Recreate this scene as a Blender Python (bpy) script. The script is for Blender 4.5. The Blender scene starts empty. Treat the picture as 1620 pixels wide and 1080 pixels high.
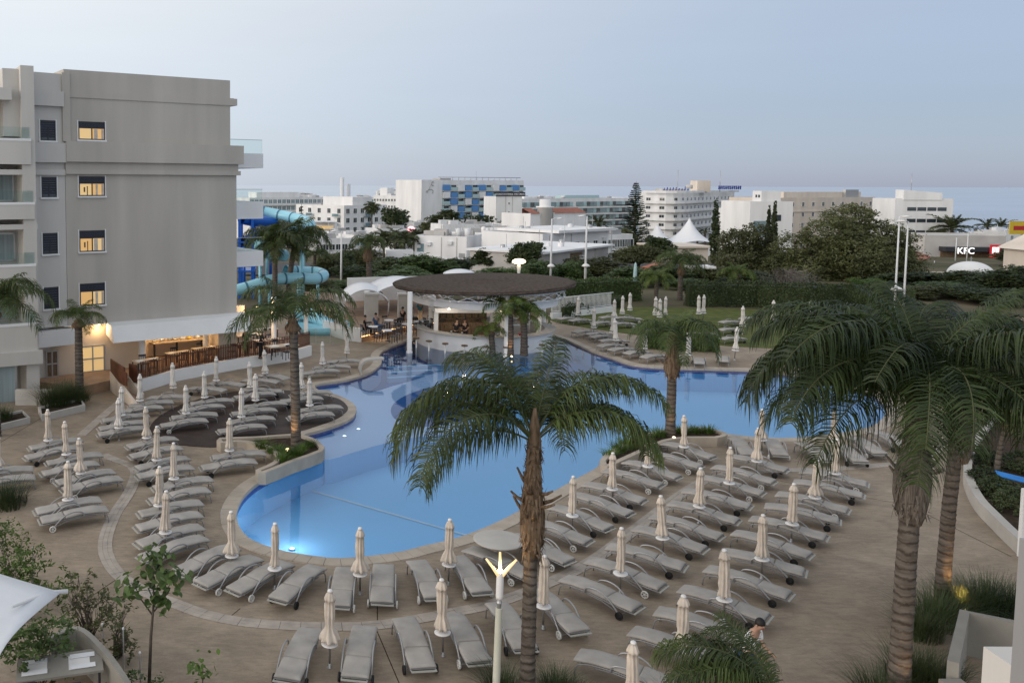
import bpy, bmesh, math, random
from mathutils import Vector, Matrix, Euler

# ------------------------------------------------------------------ camera, sky, sun, exposure
SC = bpy.context.scene
COL = SC.collection
EYE = 10.6                      # camera height above the pool deck (a fourth-floor balcony)
PITCH, ROLL, FOC, CU, CV = math.radians(4.4), 0.003, 1400.0, 480.0, 400.0
cam_data = bpy.data.cameras.new('camera'); cam = bpy.data.objects.new('camera', cam_data); COL.objects.link(cam)
cam_data.sensor_width = 36.0; cam_data.lens = 36.0 * FOC / 1620.0
cam_data.shift_x = (810 - CU) / 1620.0; cam_data.shift_y = -(540 - CV) / 1620.0
cam_data.clip_start = 0.1; cam_data.clip_end = 60000
CM = Matrix.Rotation(math.pi / 2 - PITCH, 4, 'X') @ Matrix.Rotation(ROLL, 4, 'Z')
cam.matrix_world = Matrix.Translation((0, 0, EYE)) @ CM
SC.camera = cam

HZ_FAR, HZ_MID, HZ_SUN = (0.145, 0.19, 0.325), (0.47, 0.53, 0.635), (0.80, 0.70, 0.64)
UP_FAR, UP_MID, UP_SUN = (0.255, 0.305, 0.41), (0.73, 0.74, 0.745), (0.82, 0.80, 0.77)
VEIL = 1.03
SUN_EL, SUN_AZ = math.radians(9.0), math.radians(-112.0)     # low, off to the left and a little behind
w = bpy.data.worlds.new('World'); SC.world = w; w.use_nodes = True
nt = w.node_tree; nt.nodes.clear()
sky = nt.nodes.new('ShaderNodeTexSky'); sky.sky_type = 'NISHITA'; sky.sun_disc = False
sky.sun_elevation = SUN_EL; sky.sun_rotation = SUN_AZ; sky.altitude = 0; sky.air_density = 1.0; sky.dust_density = 0.3; sky.ozone_density = 3.0
bg = nt.nodes.new('ShaderNodeBackground'); bg.inputs[1].default_value = 0.05
# thin milky evening haze over that sky: paler towards the glow, blue-grey away from it and towards the horizon
def wn(t, **k):
    n_ = nt.nodes.new(t)
    for a_, v_ in k.items(): setattr(n_, a_, v_)
    return n_
tc = wn('ShaderNodeTexCoord'); sx = wn('ShaderNodeSeparateXYZ'); nt.links.new(tc.outputs['Generated'], sx.inputs[0])
dt_ = wn('ShaderNodeVectorMath', operation='DOT_PRODUCT'); dt_.inputs[1].default_value = (math.sin(SUN_AZ), math.cos(SUN_AZ), 0.0); nt.links.new(tc.outputs['Generated'], dt_.inputs[0])
def ramp(stops, fac):
    r_ = wn('ShaderNodeValToRGB'); e_ = r_.color_ramp.elements; r_.color_ramp.interpolation = 'B_SPLINE' if len(stops) > 3 else 'EASE'
    while len(e_) < len(stops): e_.new(0.5)
    for q, (p_, c_) in zip(e_, stops): q.position = p_; q.color = (*c_, 1)
    nt.links.new(fac, r_.inputs[0]); return r_.outputs[0]
ma = wn('ShaderNodeMapRange'); ma.inputs['From Min'].default_value = -1; ma.inputs['From Max'].default_value = 1; nt.links.new(dt_.outputs['Value'], ma.inputs['Value'])
me_ = wn('ShaderNodeMapRange'); me_.inputs['From Min'].default_value = 0; me_.inputs['From Max'].default_value = 0.22; nt.links.new(sx.outputs['Z'], me_.inputs['Value'])
low = ramp([(0.0, HZ_FAR), (0.5, HZ_MID), (1.0, HZ_SUN)], ma.outputs[0])
high = ramp([(0.0, UP_FAR), (0.5, UP_MID), (1.0, UP_SUN)], ma.outputs[0])
mixc = wn('ShaderNodeMixRGB'); nt.links.new(me_.outputs[0], mixc.inputs[0]); nt.links.new(low, mixc.inputs[1]); nt.links.new(high, mixc.inputs[2])
bg2 = wn('ShaderNodeBackground'); bg2.inputs[1].default_value = VEIL; 
cn = wn('ShaderNodeTexNoise'); cn.inputs['Scale'].default_value = 2.2; cn.inputs['Detail'].default_value = 4; cm_ = wn('ShaderNodeMapping'); cm_.inputs['Scale'].default_value = (1, 1, 9)
nt.links.new(tc.outputs['Generated'], cm_.inputs[0]); nt.links.new(cm_.outputs[0], cn.inputs[0]); cr_ = wn('ShaderNodeMapRange'); cr_.inputs['To Min'].default_value = 0.93; cr_.inputs['To Max'].default_value = 1.07; nt.links.new(cn.outputs[0], cr_.inputs['Value'])
cx_ = wn('ShaderNodeVectorMath', operation='SCALE'); nt.links.new(mixc.outputs[0], cx_.inputs[0]); nt.links.new(cr_.outputs[0], cx_.inputs['Scale']); nt.links.new(cx_.outputs[0], bg2.inputs[0])   # uneven thin haze
add = wn('ShaderNodeAddShader'); wo = nt.nodes.new('ShaderNodeOutputWorld')
hs_ = wn('ShaderNodeHueSaturation'); hs_.inputs['Saturation'].default_value = 0.62; nt.links.new(sky.outputs[0], hs_.inputs['Color']); nt.links.new(hs_.outputs[0], bg.inputs[0]); nt.links.new(bg.outputs[0], add.inputs[0]); nt.links.new(bg2.outputs[0], add.inputs[1]); nt.links.new(add.outputs[0], wo.inputs[0])
sd = bpy.data.lights.new('sun', 'SUN'); sun = bpy.data.objects.new('sun', sd); COL.objects.link(sun)
sd.energy = 1.35; sd.angle = math.radians(35); sd.color = (1.0, 0.89, 0.80)
_sdir = Vector((math.sin(SUN_AZ) * math.cos(0.25), math.cos(SUN_AZ) * math.cos(0.25), math.sin(0.25)))
sun.rotation_euler = _sdir.to_track_quat('Z', 'Y').to_euler()
SC.view_settings.view_transform = 'Standard'; SC.view_settings.look = 'None'
SC.view_settings.gamma = 1.0; SC.view_settings.use_curve_mapping = False
SC.view_settings.exposure = 0.06
SC.cycles.max_bounces = 6; SC.cycles.diffuse_bounces = 2; SC.cycles.glossy_bounces = 2
SC.cycles.transmission_bounces = 4; SC.cycles.transparent_max_bounces = 8
SC.cycles.use_denoising = True

# ------------------------------------------------------------------ photo measurements -> places in the world
def ray(u, v):
    return (CM.to_3x3() @ Vector(((u - CU) / FOC, -(v - CV) / FOC, -1.0)))
def G(u, v, z=0.0):             # where the line of sight meets the level z
    d = ray(u, v); t = (z - EYE) / d.z
    return Vector((d.x * t, d.y * t, z))
def D(u, v, dist):              # the point on a line of sight at distance dist in front
    d = ray(u, v); t = dist / d.y
    return Vector((d.x * t, dist, EYE + d.z * t))
def terrain(y):
    return 0.0 if y < 88 else max(-25.6, -(y - 88) * 0.0445)
def T(u, dist):                 # a spot on the terrain in a column of the view
    p = D(u, 400, dist); return Vector((p.x, dist, terrain(dist)))
def zz(ox, oy, s, *pts):        # coordinates read off an enlarged view
    return [(ox + x / s, oy + y / s) for x, y in pts]

# ------------------------------------------------------------------ mesh and object helpers
class MB:
    def __init__(s): s.v = []; s.f = []; s.m = []; s.mi = 0; s.sm = []; s.smooth = False
    def face(s, idx): s.f.append(idx); s.m.append(s.mi); s.sm.append(s.smooth)
    def box(s, c, d, rz=0.0, R=None):
        b = len(s.v); hx, hy, hz = d[0] / 2, d[1] / 2, d[2] / 2
        M = R if R is not None else Matrix.Rotation(rz, 3, 'Z')
        for x in (-hx, hx):
            for y in (-hy, hy):
                for z in (-hz, hz):
                    s.v.append(Vector(c) + M @ Vector((x, y, z)))
        o = s.smooth; s.smooth = False
        for q in ((0, 1, 3, 2), (4, 6, 7, 5), (0, 4, 5, 1), (2, 3, 7, 6), (0, 2, 6, 4), (1, 5, 7, 3)):
            s.face([b + i for i in q])
        s.smooth = o; return s
    def bb(s, x0, x1, y0, y1, z0, z1):
        return s.box(((x0 + x1) / 2, (y0 + y1) / 2, (z0 + z1) / 2), (abs(x1 - x0), abs(y1 - y0), abs(z1 - z0)))
    def prism(s, poly, z0, z1, side=True, top=True, bot=False):
        n = len(poly); b = len(s.v)
        zt = z1 if callable(z1) else (lambda x, y: z1)
        for p in poly: s.v.append(Vector((p[0], p[1], z0)))
        for p in poly: s.v.append(Vector((p[0], p[1], zt(p[0], p[1]))))
        a = sum(poly[i][0] * poly[(i + 1) % n][1] - poly[(i + 1) % n][0] * poly[i][1] for i in range(n))
        o = list(range(n)) if a > 0 else list(range(n))[::-1]
        if side:
            for i in range(n):
                p, q = o[i], o[(i + 1) % n]; s.face([b + p, b + q, b + n + q, b + n + p])
        if top: s.face([b + n + i for i in o])
        if bot: s.face([b + i for i in reversed(o)])
        return s
    def tube(s, pts, r, n=6, cap=True):
        pts = [Vector(p) for p in pts]; b = len(s.v); k = len(pts); o = s.smooth; s.smooth = True
        rr = r if isinstance(r, (list, tuple)) else [r] * k
        up = Vector((0, 0, 1)); prev = None
        for i, p in enumerate(pts):
            t = (pts[min(i + 1, k - 1)] - pts[max(i - 1, 0)]).normalized()
            if prev is None:
                a = t.cross(up) if abs(t.z) < 0.95 else t.cross(Vector((1, 0, 0)))
            else: a = prev - t * prev.dot(t)
            a.normalize(); prev = a; c = t.cross(a)
            for j in range(n):
                an = 2 * math.pi * j / n
                s.v.append(p + (a * math.cos(an) + c * math.sin(an)) * rr[i])
        for i in range(k - 1):
            for j in range(n):
                j2 = (j + 1) % n
                s.face([b + i * n + j, b + i * n + j2, b + (i + 1) * n + j2, b + (i + 1) * n + j])
        s.smooth = False
        if cap:
            s.face([b + j for j in reversed(range(n))]); s.face([b + (k - 1) * n + j for j in range(n)])
        s.smooth = o; return s
    def lathe(s, prof, n=16, c=(0, 0, 0), wob=None):
        b = len(s.v); o = s.smooth; s.smooth = True; k = len(prof)
        for i, (r, z) in enumerate(prof):
            for j in range(n):
                an = 2 * math.pi * j / n; q = r * (wob(i, j, an, z) if wob else 1)
                s.v.append(Vector((c[0] + q * math.cos(an), c[1] + q * math.sin(an), c[2] + z)))
        for i in range(k - 1):
            for j in range(n):
                j2 = (j + 1) % n
                s.face([b + i * n + j, b + i * n + j2, b + (i + 1) * n + j2, b + (i + 1) * n + j])
        s.smooth = False
        s.face([b + j for j in reversed(range(n))]); s.face([b + (k - 1) * n + j for j in range(n)])
        s.smooth = o; return s
    def quad(s, a, b_, c, d):
        i = len(s.v); s.v += [Vector(a), Vector(b_), Vector(c), Vector(d)]; s.face([i, i + 1, i + 2, i + 3]); return s
    def tri(s, a, b_, c):
        i = len(s.v); s.v += [Vector(a), Vector(b_), Vector(c)]; s.face([i, i + 1, i + 2]); return s
    def mesh(s, name, *mats):
        me = bpy.data.meshes.new(name); me.from_pydata([tuple(p) for p in s.v], [], s.f)
        for m in mats: me.materials.append(m)
        if len(mats) > 1: me.polygons.foreach_set('material_index', s.m)
        me.polygons.foreach_set('use_smooth', s.sm); me.update(); return me
    def build(s, name, *mats, parent=None, **kw):
        return put(name, s.mesh(name, *mats), parent, **kw)

def put(name, me, parent=None, loc=None, rz=0.0, scale=None, label=None, kind=None):
    o = bpy.data.objects.new(name, me); COL.objects.link(o)
    if parent: o.parent = parent
    if loc is not None: o.location = loc
    if rz: o.rotation_euler = (0, 0, rz)
    if scale is not None: o.scale = scale if isinstance(scale, (tuple, list)) else (scale,) * 3
    if label: o['label'] = label
    if kind: o['kind'] = kind
    return o
def tag(o, label, cat, group=None):
    o['label'] = label; o['category'] = cat
    if group: o['group'] = group
    return o
def thing(name, label, cat, loc=(0, 0, 0), rz=0.0, group=None, scale=None):
    return tag(put(name, None, None, loc, rz, scale), label, cat, group)
def structure(o): o['kind'] = 'structure'; return o
ORD = ['first', 'second', 'third', 'fourth', 'fifth', 'sixth', 'seventh', 'eighth', 'ninth', 'tenth', 'eleventh', 'twelfth', 'thirteenth', 'fourteenth', 'fifteenth', 'sixteenth', 'seventeenth', 'eighteenth', 'nineteenth', 'twentieth']

def smooth_path(pts, per=6, closed=False):      # Catmull-Rom
    P = [Vector((*p, 0)) if len(p) == 2 else Vector(p) for p in pts]; n = len(P); out = []
    for i in range(n if closed else n - 1):
        p0 = P[(i - 1) % n] if closed or i > 0 else P[0]; p1 = P[i]; p2 = P[(i + 1) % n]
        p3 = P[(i + 2) % n] if closed or i + 2 < n else P[n - 1]
        for k in range(per):
            t = k / per
            out.append(0.5 * ((2 * p1) + (p2 - p0) * t + (2 * p0 - 5 * p1 + 4 * p2 - p3) * t * t + (3 * p1 - p0 - 3 * p2 + p3) * t ** 3))
    if not closed: out.append(P[-1])
    return out
def resample(pts, step, closed=False):
    pts = [Vector(p) for p in pts]
    if closed: pts = pts + [pts[0]]
    L = [0]
    for i in range(len(pts) - 1): L.append(L[-1] + (pts[i + 1] - pts[i]).length)
    n = max(2, round(L[-1] / step)); out = []; j = 0
    for k in range(n if closed else n + 1):
        d = L[-1] * k / n
        while j < len(L) - 2 and L[j + 1] < d: j += 1
        t = (d - L[j]) / max(1e-9, L[j + 1] - L[j]); out.append(pts[j].lerp(pts[j + 1], t))
    return out
def offset_path(pts, d, closed=True):
    n = len(pts); out = []
    for i in range(n):
        a = pts[(i - 1) % n] if closed or i > 0 else pts[0]; b = pts[(i + 1) % n] if closed or i < n - 1 else pts[-1]
        t = (b - a); t.z = 0; t.normalize(); out.append(pts[i] + Vector((t.y, -t.x, 0)) * d)
    return out
def sheet(name, outer, holes, z, mat):          # flat sheet with holes
    bm = bmesh.new(); es = []
    for loop in [outer] + holes:
        vs = [bm.verts.new((p[0], p[1], z)) for p in loop]
        es += [bm.edges.new((vs[i], vs[(i + 1) % len(vs)])) for i in range(len(vs))]
    bmesh.ops.triangle_fill(bm, use_beauty=True, use_dissolve=False, edges=es)
    bmesh.ops.recalc_face_normals(bm, faces=bm.faces)
    for f in bm.faces:
        if f.normal.z < 0: f.normal_flip()
    me = bpy.data.meshes.new(name); bm.to_mesh(me); bm.free(); me.materials.append(mat)
    return put(name, me)

# ------------------------------------------------------------------ materials
def mat(name, col, rough=0.7, var=0.12, scale=3.0, bump=0.0, bscale=None, metal=0.0, spec=0.4, emit=None, estr=0.0, col2=None, stretch=None, detail=6.0, trans=0.0, bdist=0.02):
    m = bpy.data.materials.new(name); m.use_nodes = True; t = m.node_tree; b = t.nodes['Principled BSDF']
    b.inputs['Roughness'].default_value = rough; b.inputs['Metallic'].default_value = metal
    b.inputs['Specular IOR Level'].default_value = spec; b.inputs['Base Color'].default_value = (*col, 1)
    if emit: b.inputs['Emission Color'].default_value = (*emit, 1); b.inputs['Emission Strength'].default_value = estr
    if trans: b.inputs['Subsurface Weight'].default_value = 0.0
    if var > 0 or col2 or bump:
        tc = t.nodes.new('ShaderNodeTexCoord'); mp = t.nodes.new('ShaderNodeMapping')
        g = t.nodes.new('ShaderNodeNewGeometry'); t.links.new(g.outputs['Position'], mp.inputs[0])
        if stretch: mp.inputs['Scale'].default_value = stretch
        n = t.nodes.new('ShaderNodeTexNoise'); n.inputs['Scale'].default_value = scale; n.inputs['Detail'].default_value = detail
        t.links.new(mp.outputs[0], n.inputs[0])
        r = t.nodes.new('ShaderNodeValToRGB'); r.color_ramp.elements[0].position = 0.3; r.color_ramp.elements[1].position = 0.7
        c2 = col2 if col2 else tuple(min(1, c * (1 + var)) for c in col); c1 = col if col2 else tuple(c * (1 - var) for c in col)
        r.color_ramp.elements[0].color = (*c1, 1); r.color_ramp.elements[1].color = (*c2, 1)
        t.links.new(n.outputs[0], r.inputs[0]); t.links.new(r.outputs[0], b.inputs['Base Color'])
        if bump:
            n2 = t.nodes.new('ShaderNodeTexNoise'); n2.inputs['Scale'].default_value = bscale or scale * 6; n2.inputs['Detail'].default_value = 5
            t.links.new(mp.outputs[0], n2.inputs[0])
            bp = t.nodes.new('ShaderNodeBump'); bp.inputs['Strength'].default_value = bump; bp.inputs['Distance'].default_value = bdist
            t.links.new(n2.outputs[0], bp.inputs['Height']); t.links.new(bp.outputs[0], b.inputs['Normal'])
    return m
def leafmat(name, c1, c2, rough=0.5, scale=0.7, spec=0.35):
    m = mat(name, c1, rough=rough, col2=c2, scale=scale, spec=spec, detail=3)
    t = m.node_tree; b = t.nodes['Principled BSDF']; r = [x for x in t.nodes if x.type == 'VALTORGB'][0]
    oi = t.nodes.new('ShaderNodeObjectInfo'); hs = t.nodes.new('ShaderNodeHueSaturation')
    mr = t.nodes.new('ShaderNodeMapRange'); mr.inputs['To Min'].default_value = 0.75; mr.inputs['To Max'].default_value = 1.2
    t.links.new(oi.outputs['Random'], mr.inputs['Value']); t.links.new(mr.outputs[0], hs.inputs['Value'])
    t.links.new(r.outputs[0], hs.inputs['Color']); t.links.new(hs.outputs[0], b.inputs['Base Color'])
    tl = t.nodes.new('ShaderNodeBsdfTranslucent'); mx = t.nodes.new('ShaderNodeMixShader'); mx.inputs[0].default_value = 0.22
    t.links.new(hs.outputs[0], tl.inputs[0]); out = [x for x in t.nodes if x.type == 'OUTPUT_MATERIAL'][0]
    t.links.new(b.outputs[0], mx.inputs[1]); t.links.new(tl.outputs[0], mx.inputs[2]); t.links.new(mx.outputs[0], out.inputs[0])
    return m
def glass(name, tint=(0.92, 0.965, 0.96), gloss=0.18):
    m = bpy.data.materials.new(name); m.use_nodes = True; t = m.node_tree; t.nodes.clear()
    o = t.nodes.new('ShaderNodeOutputMaterial'); tr = t.nodes.new('ShaderNodeBsdfTransparent'); tr.inputs[0].default_value = (*tint, 1)
    gl = t.nodes.new('ShaderNodeBsdfGlossy'); gl.inputs['Roughness'].default_value = 0.03
    fr = t.nodes.new('ShaderNodeLayerWeight'); fr.inputs[0].default_value = gloss
    mx = t.nodes.new('ShaderNodeMixShader'); t.links.new(fr.outputs[0], mx.inputs[0])
    t.links.new(tr.outputs[0], mx.inputs[1]); t.links.new(gl.outputs[0], mx.inputs[2]); t.links.new(mx.outputs[0], o.inputs[0]); return m
def water_mat():
    m = bpy.data.materials.new('pool water'); m.use_nodes = True; t = m.node_tree; t.nodes.clear()
    o = t.nodes.new('ShaderNodeOutputMaterial'); tr = t.nodes.new('ShaderNodeBsdfTransparent'); tr.inputs[0].default_value = (0.80, 0.92, 0.99, 1)
    gl = t.nodes.new('ShaderNodeBsdfGlossy'); gl.inputs['Roughness'].default_value = 0.02
    fr = t.nodes.new('ShaderNodeFresnel'); fr.inputs[0].default_value = 1.33
    g = t.nodes.new('ShaderNodeNewGeometry'); n = t.nodes.new('ShaderNodeTexNoise'); n.inputs['Scale'].default_value = 1.6; n.inputs['Detail'].default_value = 3
    bp = t.nodes.new('ShaderNodeBump'); bp.inputs['Strength'].default_value = 0.16; bp.inputs['Distance'].default_value = 0.02
    t.links.new(g.outputs['Position'], n.inputs[0]); t.links.new(n.outputs[0], bp.inputs['Height'])
    t.links.new(bp.outputs[0], gl.inputs['Normal']); t.links.new(bp.outputs[0], fr.inputs['Normal'])
    mx = t.nodes.new('ShaderNodeMixShader'); t.links.new(fr.outputs[0], mx.inputs[0])
    t.links.new(tr.outputs[0], mx.inputs[1]); t.links.new(gl.outputs[0], mx.inputs[2]); t.links.new(mx.outputs[0], o.inputs[0]); return m
def deck_mat():                 # stamped, darkened concrete with broad stains and fine trowel streaks
    m = mat('stamped concrete', (0.385, 0.303, 0.218), rough=0.8, col2=(0.475, 0.385, 0.288), scale=0.32, bump=0.35, bscale=7, bdist=0.015)
    t = m.node_tree; b = t.nodes['Principled BSDF']; r = [x for x in t.nodes if x.type == 'VALTORGB'][0]
    g = [x for x in t.nodes if x.type == 'NEW_GEOMETRY'][0]
    cur = r.outputs[0]
    for sc, st, lo, hi, f in ((5.0, (0.5, 1.6, 1), 0.30, 0.68, 0.30), (0.9, (1, 1, 1), 0.40, 0.72, 0.26), (22.0, (1, 1, 1), 0.3, 0.75, 0.2)):
        mp = t.nodes.new('ShaderNodeMapping'); mp.inputs['Scale'].default_value = st; mp.inputs['Rotation'].default_value = (0, 0, 0.5)
        n = t.nodes.new('ShaderNodeTexNoise'); n.inputs['Scale'].default_value = sc; n.inputs['Detail'].default_value = 8; n.inputs['Roughness'].default_value = 0.62; n.inputs['Distortion'].default_value = 0.6
        t.links.new(g.outputs['Position'], mp.inputs[0]); t.links.new(mp.outputs[0], n.inputs[0])
        rr = t.nodes.new('ShaderNodeValToRGB'); rr.color_ramp.elements[0].position = lo; rr.color_ramp.elements[1].position = hi
        rr.color_ramp.elements[0].color = (1 - f, 1 - f, 1 - f, 1); rr.color_ramp.elements[1].color = (1.0, 1.0, 1.0, 1)
        t.links.new(n.outputs[0], rr.inputs[0])
        mx = t.nodes.new('ShaderNodeMixRGB'); mx.blend_type = 'MULTIPLY'; mx.inputs[0].default_value = 1
        t.links.new(cur, mx.inputs[1]); t.links.new(rr.outputs[0], mx.inputs[2]); cur = mx.outputs[0]
    t.links.new(cur, b.inputs['Base Color']); return m
def tile_mat(name, c1, c2, sc):
    m = mat(name, c1, rough=0.35, var=0)
    t = m.node_tree; b = t.nodes['Principled BSDF']; g = t.nodes.new('ShaderNodeNewGeometry')
    br = t.nodes.new('ShaderNodeTexBrick'); br.offset = 0; br.inputs['Scale'].default_value = sc; br.inputs['Color1'].default_value = (*c1, 1); br.inputs['Color2'].default_value = (*c2, 1)
    br.inputs['Mortar'].default_value = (*[min(1, x * 1.06) for x in c2], 1); br.inputs['Mortar Size'].default_value = 0.02; br.inputs['Brick Width'].default_value = 0.5; br.inputs['Row Height'].default_value = 0.5
    t.links.new(g.outputs['Position'], br.inputs[0]); t.links.new(br.outputs[0], b.inputs['Base Color']); return m
def plank_mat(name, c1, c2, rot, pitch):
    m = mat(name, c1, rough=0.65, col2=c2, scale=2.0, stretch=(1, 1, 1))
    t = m.node_tree; b = t.nodes['Principled BSDF']; g = [x for x in t.nodes if x.type == 'NEW_GEOMETRY'][0]; r = [x for x in t.nodes if x.type == 'VALTORGB'][0]
    mp = t.nodes.new('ShaderNodeMapping'); mp.inputs['Rotation'].default_value = (0, 0, rot); t.links.new(g.outputs['Position'], mp.inputs[0])
    br = t.nodes.new('ShaderNodeTexBrick'); br.offset = 0.37; br.inputs['Scale'].default_value = 1.0 / pitch; br.inputs['Brick Width'].default_value = 16; br.inputs['Row Height'].default_value = 1
    br.inputs['Color1'].default_value = (1, 1, 1, 1); br.inputs['Color2'].default_value = (0.72, 0.72, 0.72, 1); br.inputs['Mortar'].default_value = (0.12, 0.12, 0.12, 1); br.inputs['Mortar Size'].default_value = 0.06
    t.links.new(mp.outputs[0], br.inputs[0]); mx = t.nodes.new('ShaderNodeMixRGB'); mx.blend_type = 'MULTIPLY'; mx.inputs[0].default_value = 1
    t.links.new(r.outputs[0], mx.inputs[1]); t.links.new(br.outputs[0], mx.inputs[2]); t.links.new(mx.outputs[0], b.inputs['Base Color']); return m

M = {}
M['deck'] = deck_mat()
M['coping'] = mat('coping stone', (0.40, 0.345, 0.28), rough=0.7, var=0.14, scale=1.5, bump=0.2, bscale=40)
M['strip'] = mat('grey paver', (0.37, 0.325, 0.28), rough=0.8, var=0.18, scale=2.5, bump=0.2, bscale=40)
M['water'] = water_mat()
M['tile_mid'] = tile_mat('pool tile blue', (0.33, 0.655, 0.965), (0.34, 0.665, 0.97), 14)
M['tile_pale'] = tile_mat('pool tile pale', (0.56, 0.68, 0.92), (0.58, 0.70, 0.93), 14)
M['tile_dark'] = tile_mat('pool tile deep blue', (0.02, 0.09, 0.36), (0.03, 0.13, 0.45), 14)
M['tile_line'] = mat('pool tile white', (0.75, 0.82, 0.9), rough=0.4, var=0.05)
M['wood_deck'] = plank_mat('dark deck boards', (0.042, 0.025, 0.020), (0.066, 0.043, 0.034), 0.35, 0.145)
M['lawn'] = mat('lawn grass', (0.06, 0.082, 0.024), rough=0.9, col2=(0.125, 0.135, 0.045), scale=1.2, bump=0.6, bscale=30, spec=0.1)
M['ground'] = mat('dry earth and scrub', (0.055, 0.06, 0.03), rough=0.95, col2=(0.15, 0.125, 0.085), scale=0.12, bump=0.3, bscale=2, spec=0.1)
M['soil'] = mat('soil', (0.05, 0.035, 0.025), rough=0.95, var=0.35, scale=6, bump=0.6, bscale=25, spec=0.1)
M['sea'] = mat('sea', (0.62, 0.66, 0.72), rough=0.30, var=0.06, scale=0.003, spec=0.6, metal=0.9)
M['asphalt'] = mat('asphalt', (0.055, 0.055, 0.057), rough=0.9, var=0.2, scale=0.6)
M['grey_wall'] = mat('warm grey render', (0.475, 0.445, 0.40), rough=0.85, var=0.11, scale=0.8, bump=0.08, bscale=30, stretch=(1, 1, .12))
M['pale_lit_wall'] = mat('pale grey render', (0.56, 0.54, 0.505), rough=0.85, var=0.07, stretch=(1, 1, .12), scale=0.8, bump=0.08, bscale=30)  # paler copy of the grey render; side section's sky light put into it
M['white'] = mat('white paint', (0.78, 0.78, 0.77), rough=0.6, var=0.04, scale=0.8)
M['white_far'] = mat('white render', (0.78, 0.78, 0.78), rough=0.85, var=0.10, scale=0.35, stretch=(1, 1, .18))
M['cream_far'] = mat('cream render', (0.66, 0.58, 0.50), rough=0.85, var=0.10, scale=0.35, stretch=(1, 1, .18))
M['roof_far'] = mat('flat roof screed', (0.48, 0.46, 0.44), rough=0.9, var=0.18, scale=0.25)
M['tile_roof'] = mat('red roof tile', (0.30, 0.12, 0.085), rough=0.8, var=0.25, scale=2)
M['glass_dark'] = mat('dark window glass', (0.035, 0.05, 0.06), rough=0.06, var=0, spec=0.8)
M['glass_blue'] = mat('blue-grey window glass', (0.19, 0.28, 0.31), rough=0.08, var=0.25, scale=0.3, spec=0.8)
M['frame_dark'] = mat('dark anodised frame', (0.03, 0.032, 0.04), rough=0.4, var=0)
M['alu'] = mat('aluminium frame', (0.45, 0.45, 0.45), rough=0.35, var=0.05, metal=0.6)
M['shutter'] = mat('dark shutter', (0.022, 0.026, 0.04), rough=0.5, var=0.1)
M['curtain'] = mat('grey curtain', (0.30, 0.36, 0.38), rough=0.9, var=0.22, scale=7, stretch=(1, 1, 0.02))
M['lit'] = mat('lit room', (0.6, 0.4, 0.2), rough=0.8, var=0.0, emit=(1.0, 0.56, 0.17), estr=0.42)
M['lit_soft'] = mat('lit glazing', (0.6, 0.45, 0.25), rough=0.8, var=0, emit=(1.0, 0.66, 0.27), estr=0.45)
M['led'] = mat('led strip', (1, .8, .5), var=0, emit=(1.0, 0.60, 0.26), estr=2.6)
M['lamp_warm'] = mat('glowing lamp', (1, .9, .7), var=0, emit=(1.0, 0.78, 0.45), estr=5.0)
M['pool_lamp'] = mat('underwater lamp', (1, 1, 1), var=0, emit=(0.80, 0.93, 1.0), estr=2.5)
M['prong'] = mat('lit amber prong', (.8, .65, .4), rough=.4, var=0, emit=(1.0, 0.68, 0.30), estr=0.8)
M['dark_concrete'] = mat('darkened concrete', (0.27, 0.255, 0.225), rough=0.85, var=0.16, scale=1.0, bump=0.15, bscale=30)  # darker concrete; lens dimming of the lower corners put into its colour
M['cushion'] = mat('grey-beige cushion', (0.35, 0.33, 0.305), rough=0.85, var=0.15, scale=2.2, bump=0.4, bscale=7, bdist=0.015, spec=0.2)
M['lounge_frame'] = mat('grey powder coat', (0.27, 0.275, 0.285), rough=0.4, var=0.05, metal=0.3)
M['arm'] = mat('silver armrest', (0.34, 0.34, 0.345), rough=0.35, var=0.05, metal=0.5)
M['rubber'] = mat('black rubber', (0.012, 0.012, 0.013), rough=0.6, var=0)
M['wheel_white'] = mat('white plastic wheel', (0.62, 0.61, 0.58), rough=0.5, var=0.05)
M['plate'] = mat('pale end bar', (0.36, 0.355, 0.32), rough=0.5, var=0.05)
M['umb'] = mat('ecru canvas', (0.60, 0.53, 0.455), rough=0.9, var=0.13, scale=5, bump=0.2, bscale=18, spec=0.1)
M['umb_white'] = mat('white canvas', (0.68, 0.65, 0.61), rough=0.9, var=0.1, scale=5, spec=0.1)
M['disc'] = mat('white tabletop', (0.74, 0.73, 0.72), rough=0.45, var=0.05, scale=3)
M['pole'] = mat('umbrella pole', (0.22, 0.21, 0.20), rough=0.45, var=0.05, metal=0.4)
M['slat'] = mat('red-brown timber', (0.105, 0.038, 0.018), rough=0.6, var=0.3, scale=3)
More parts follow.
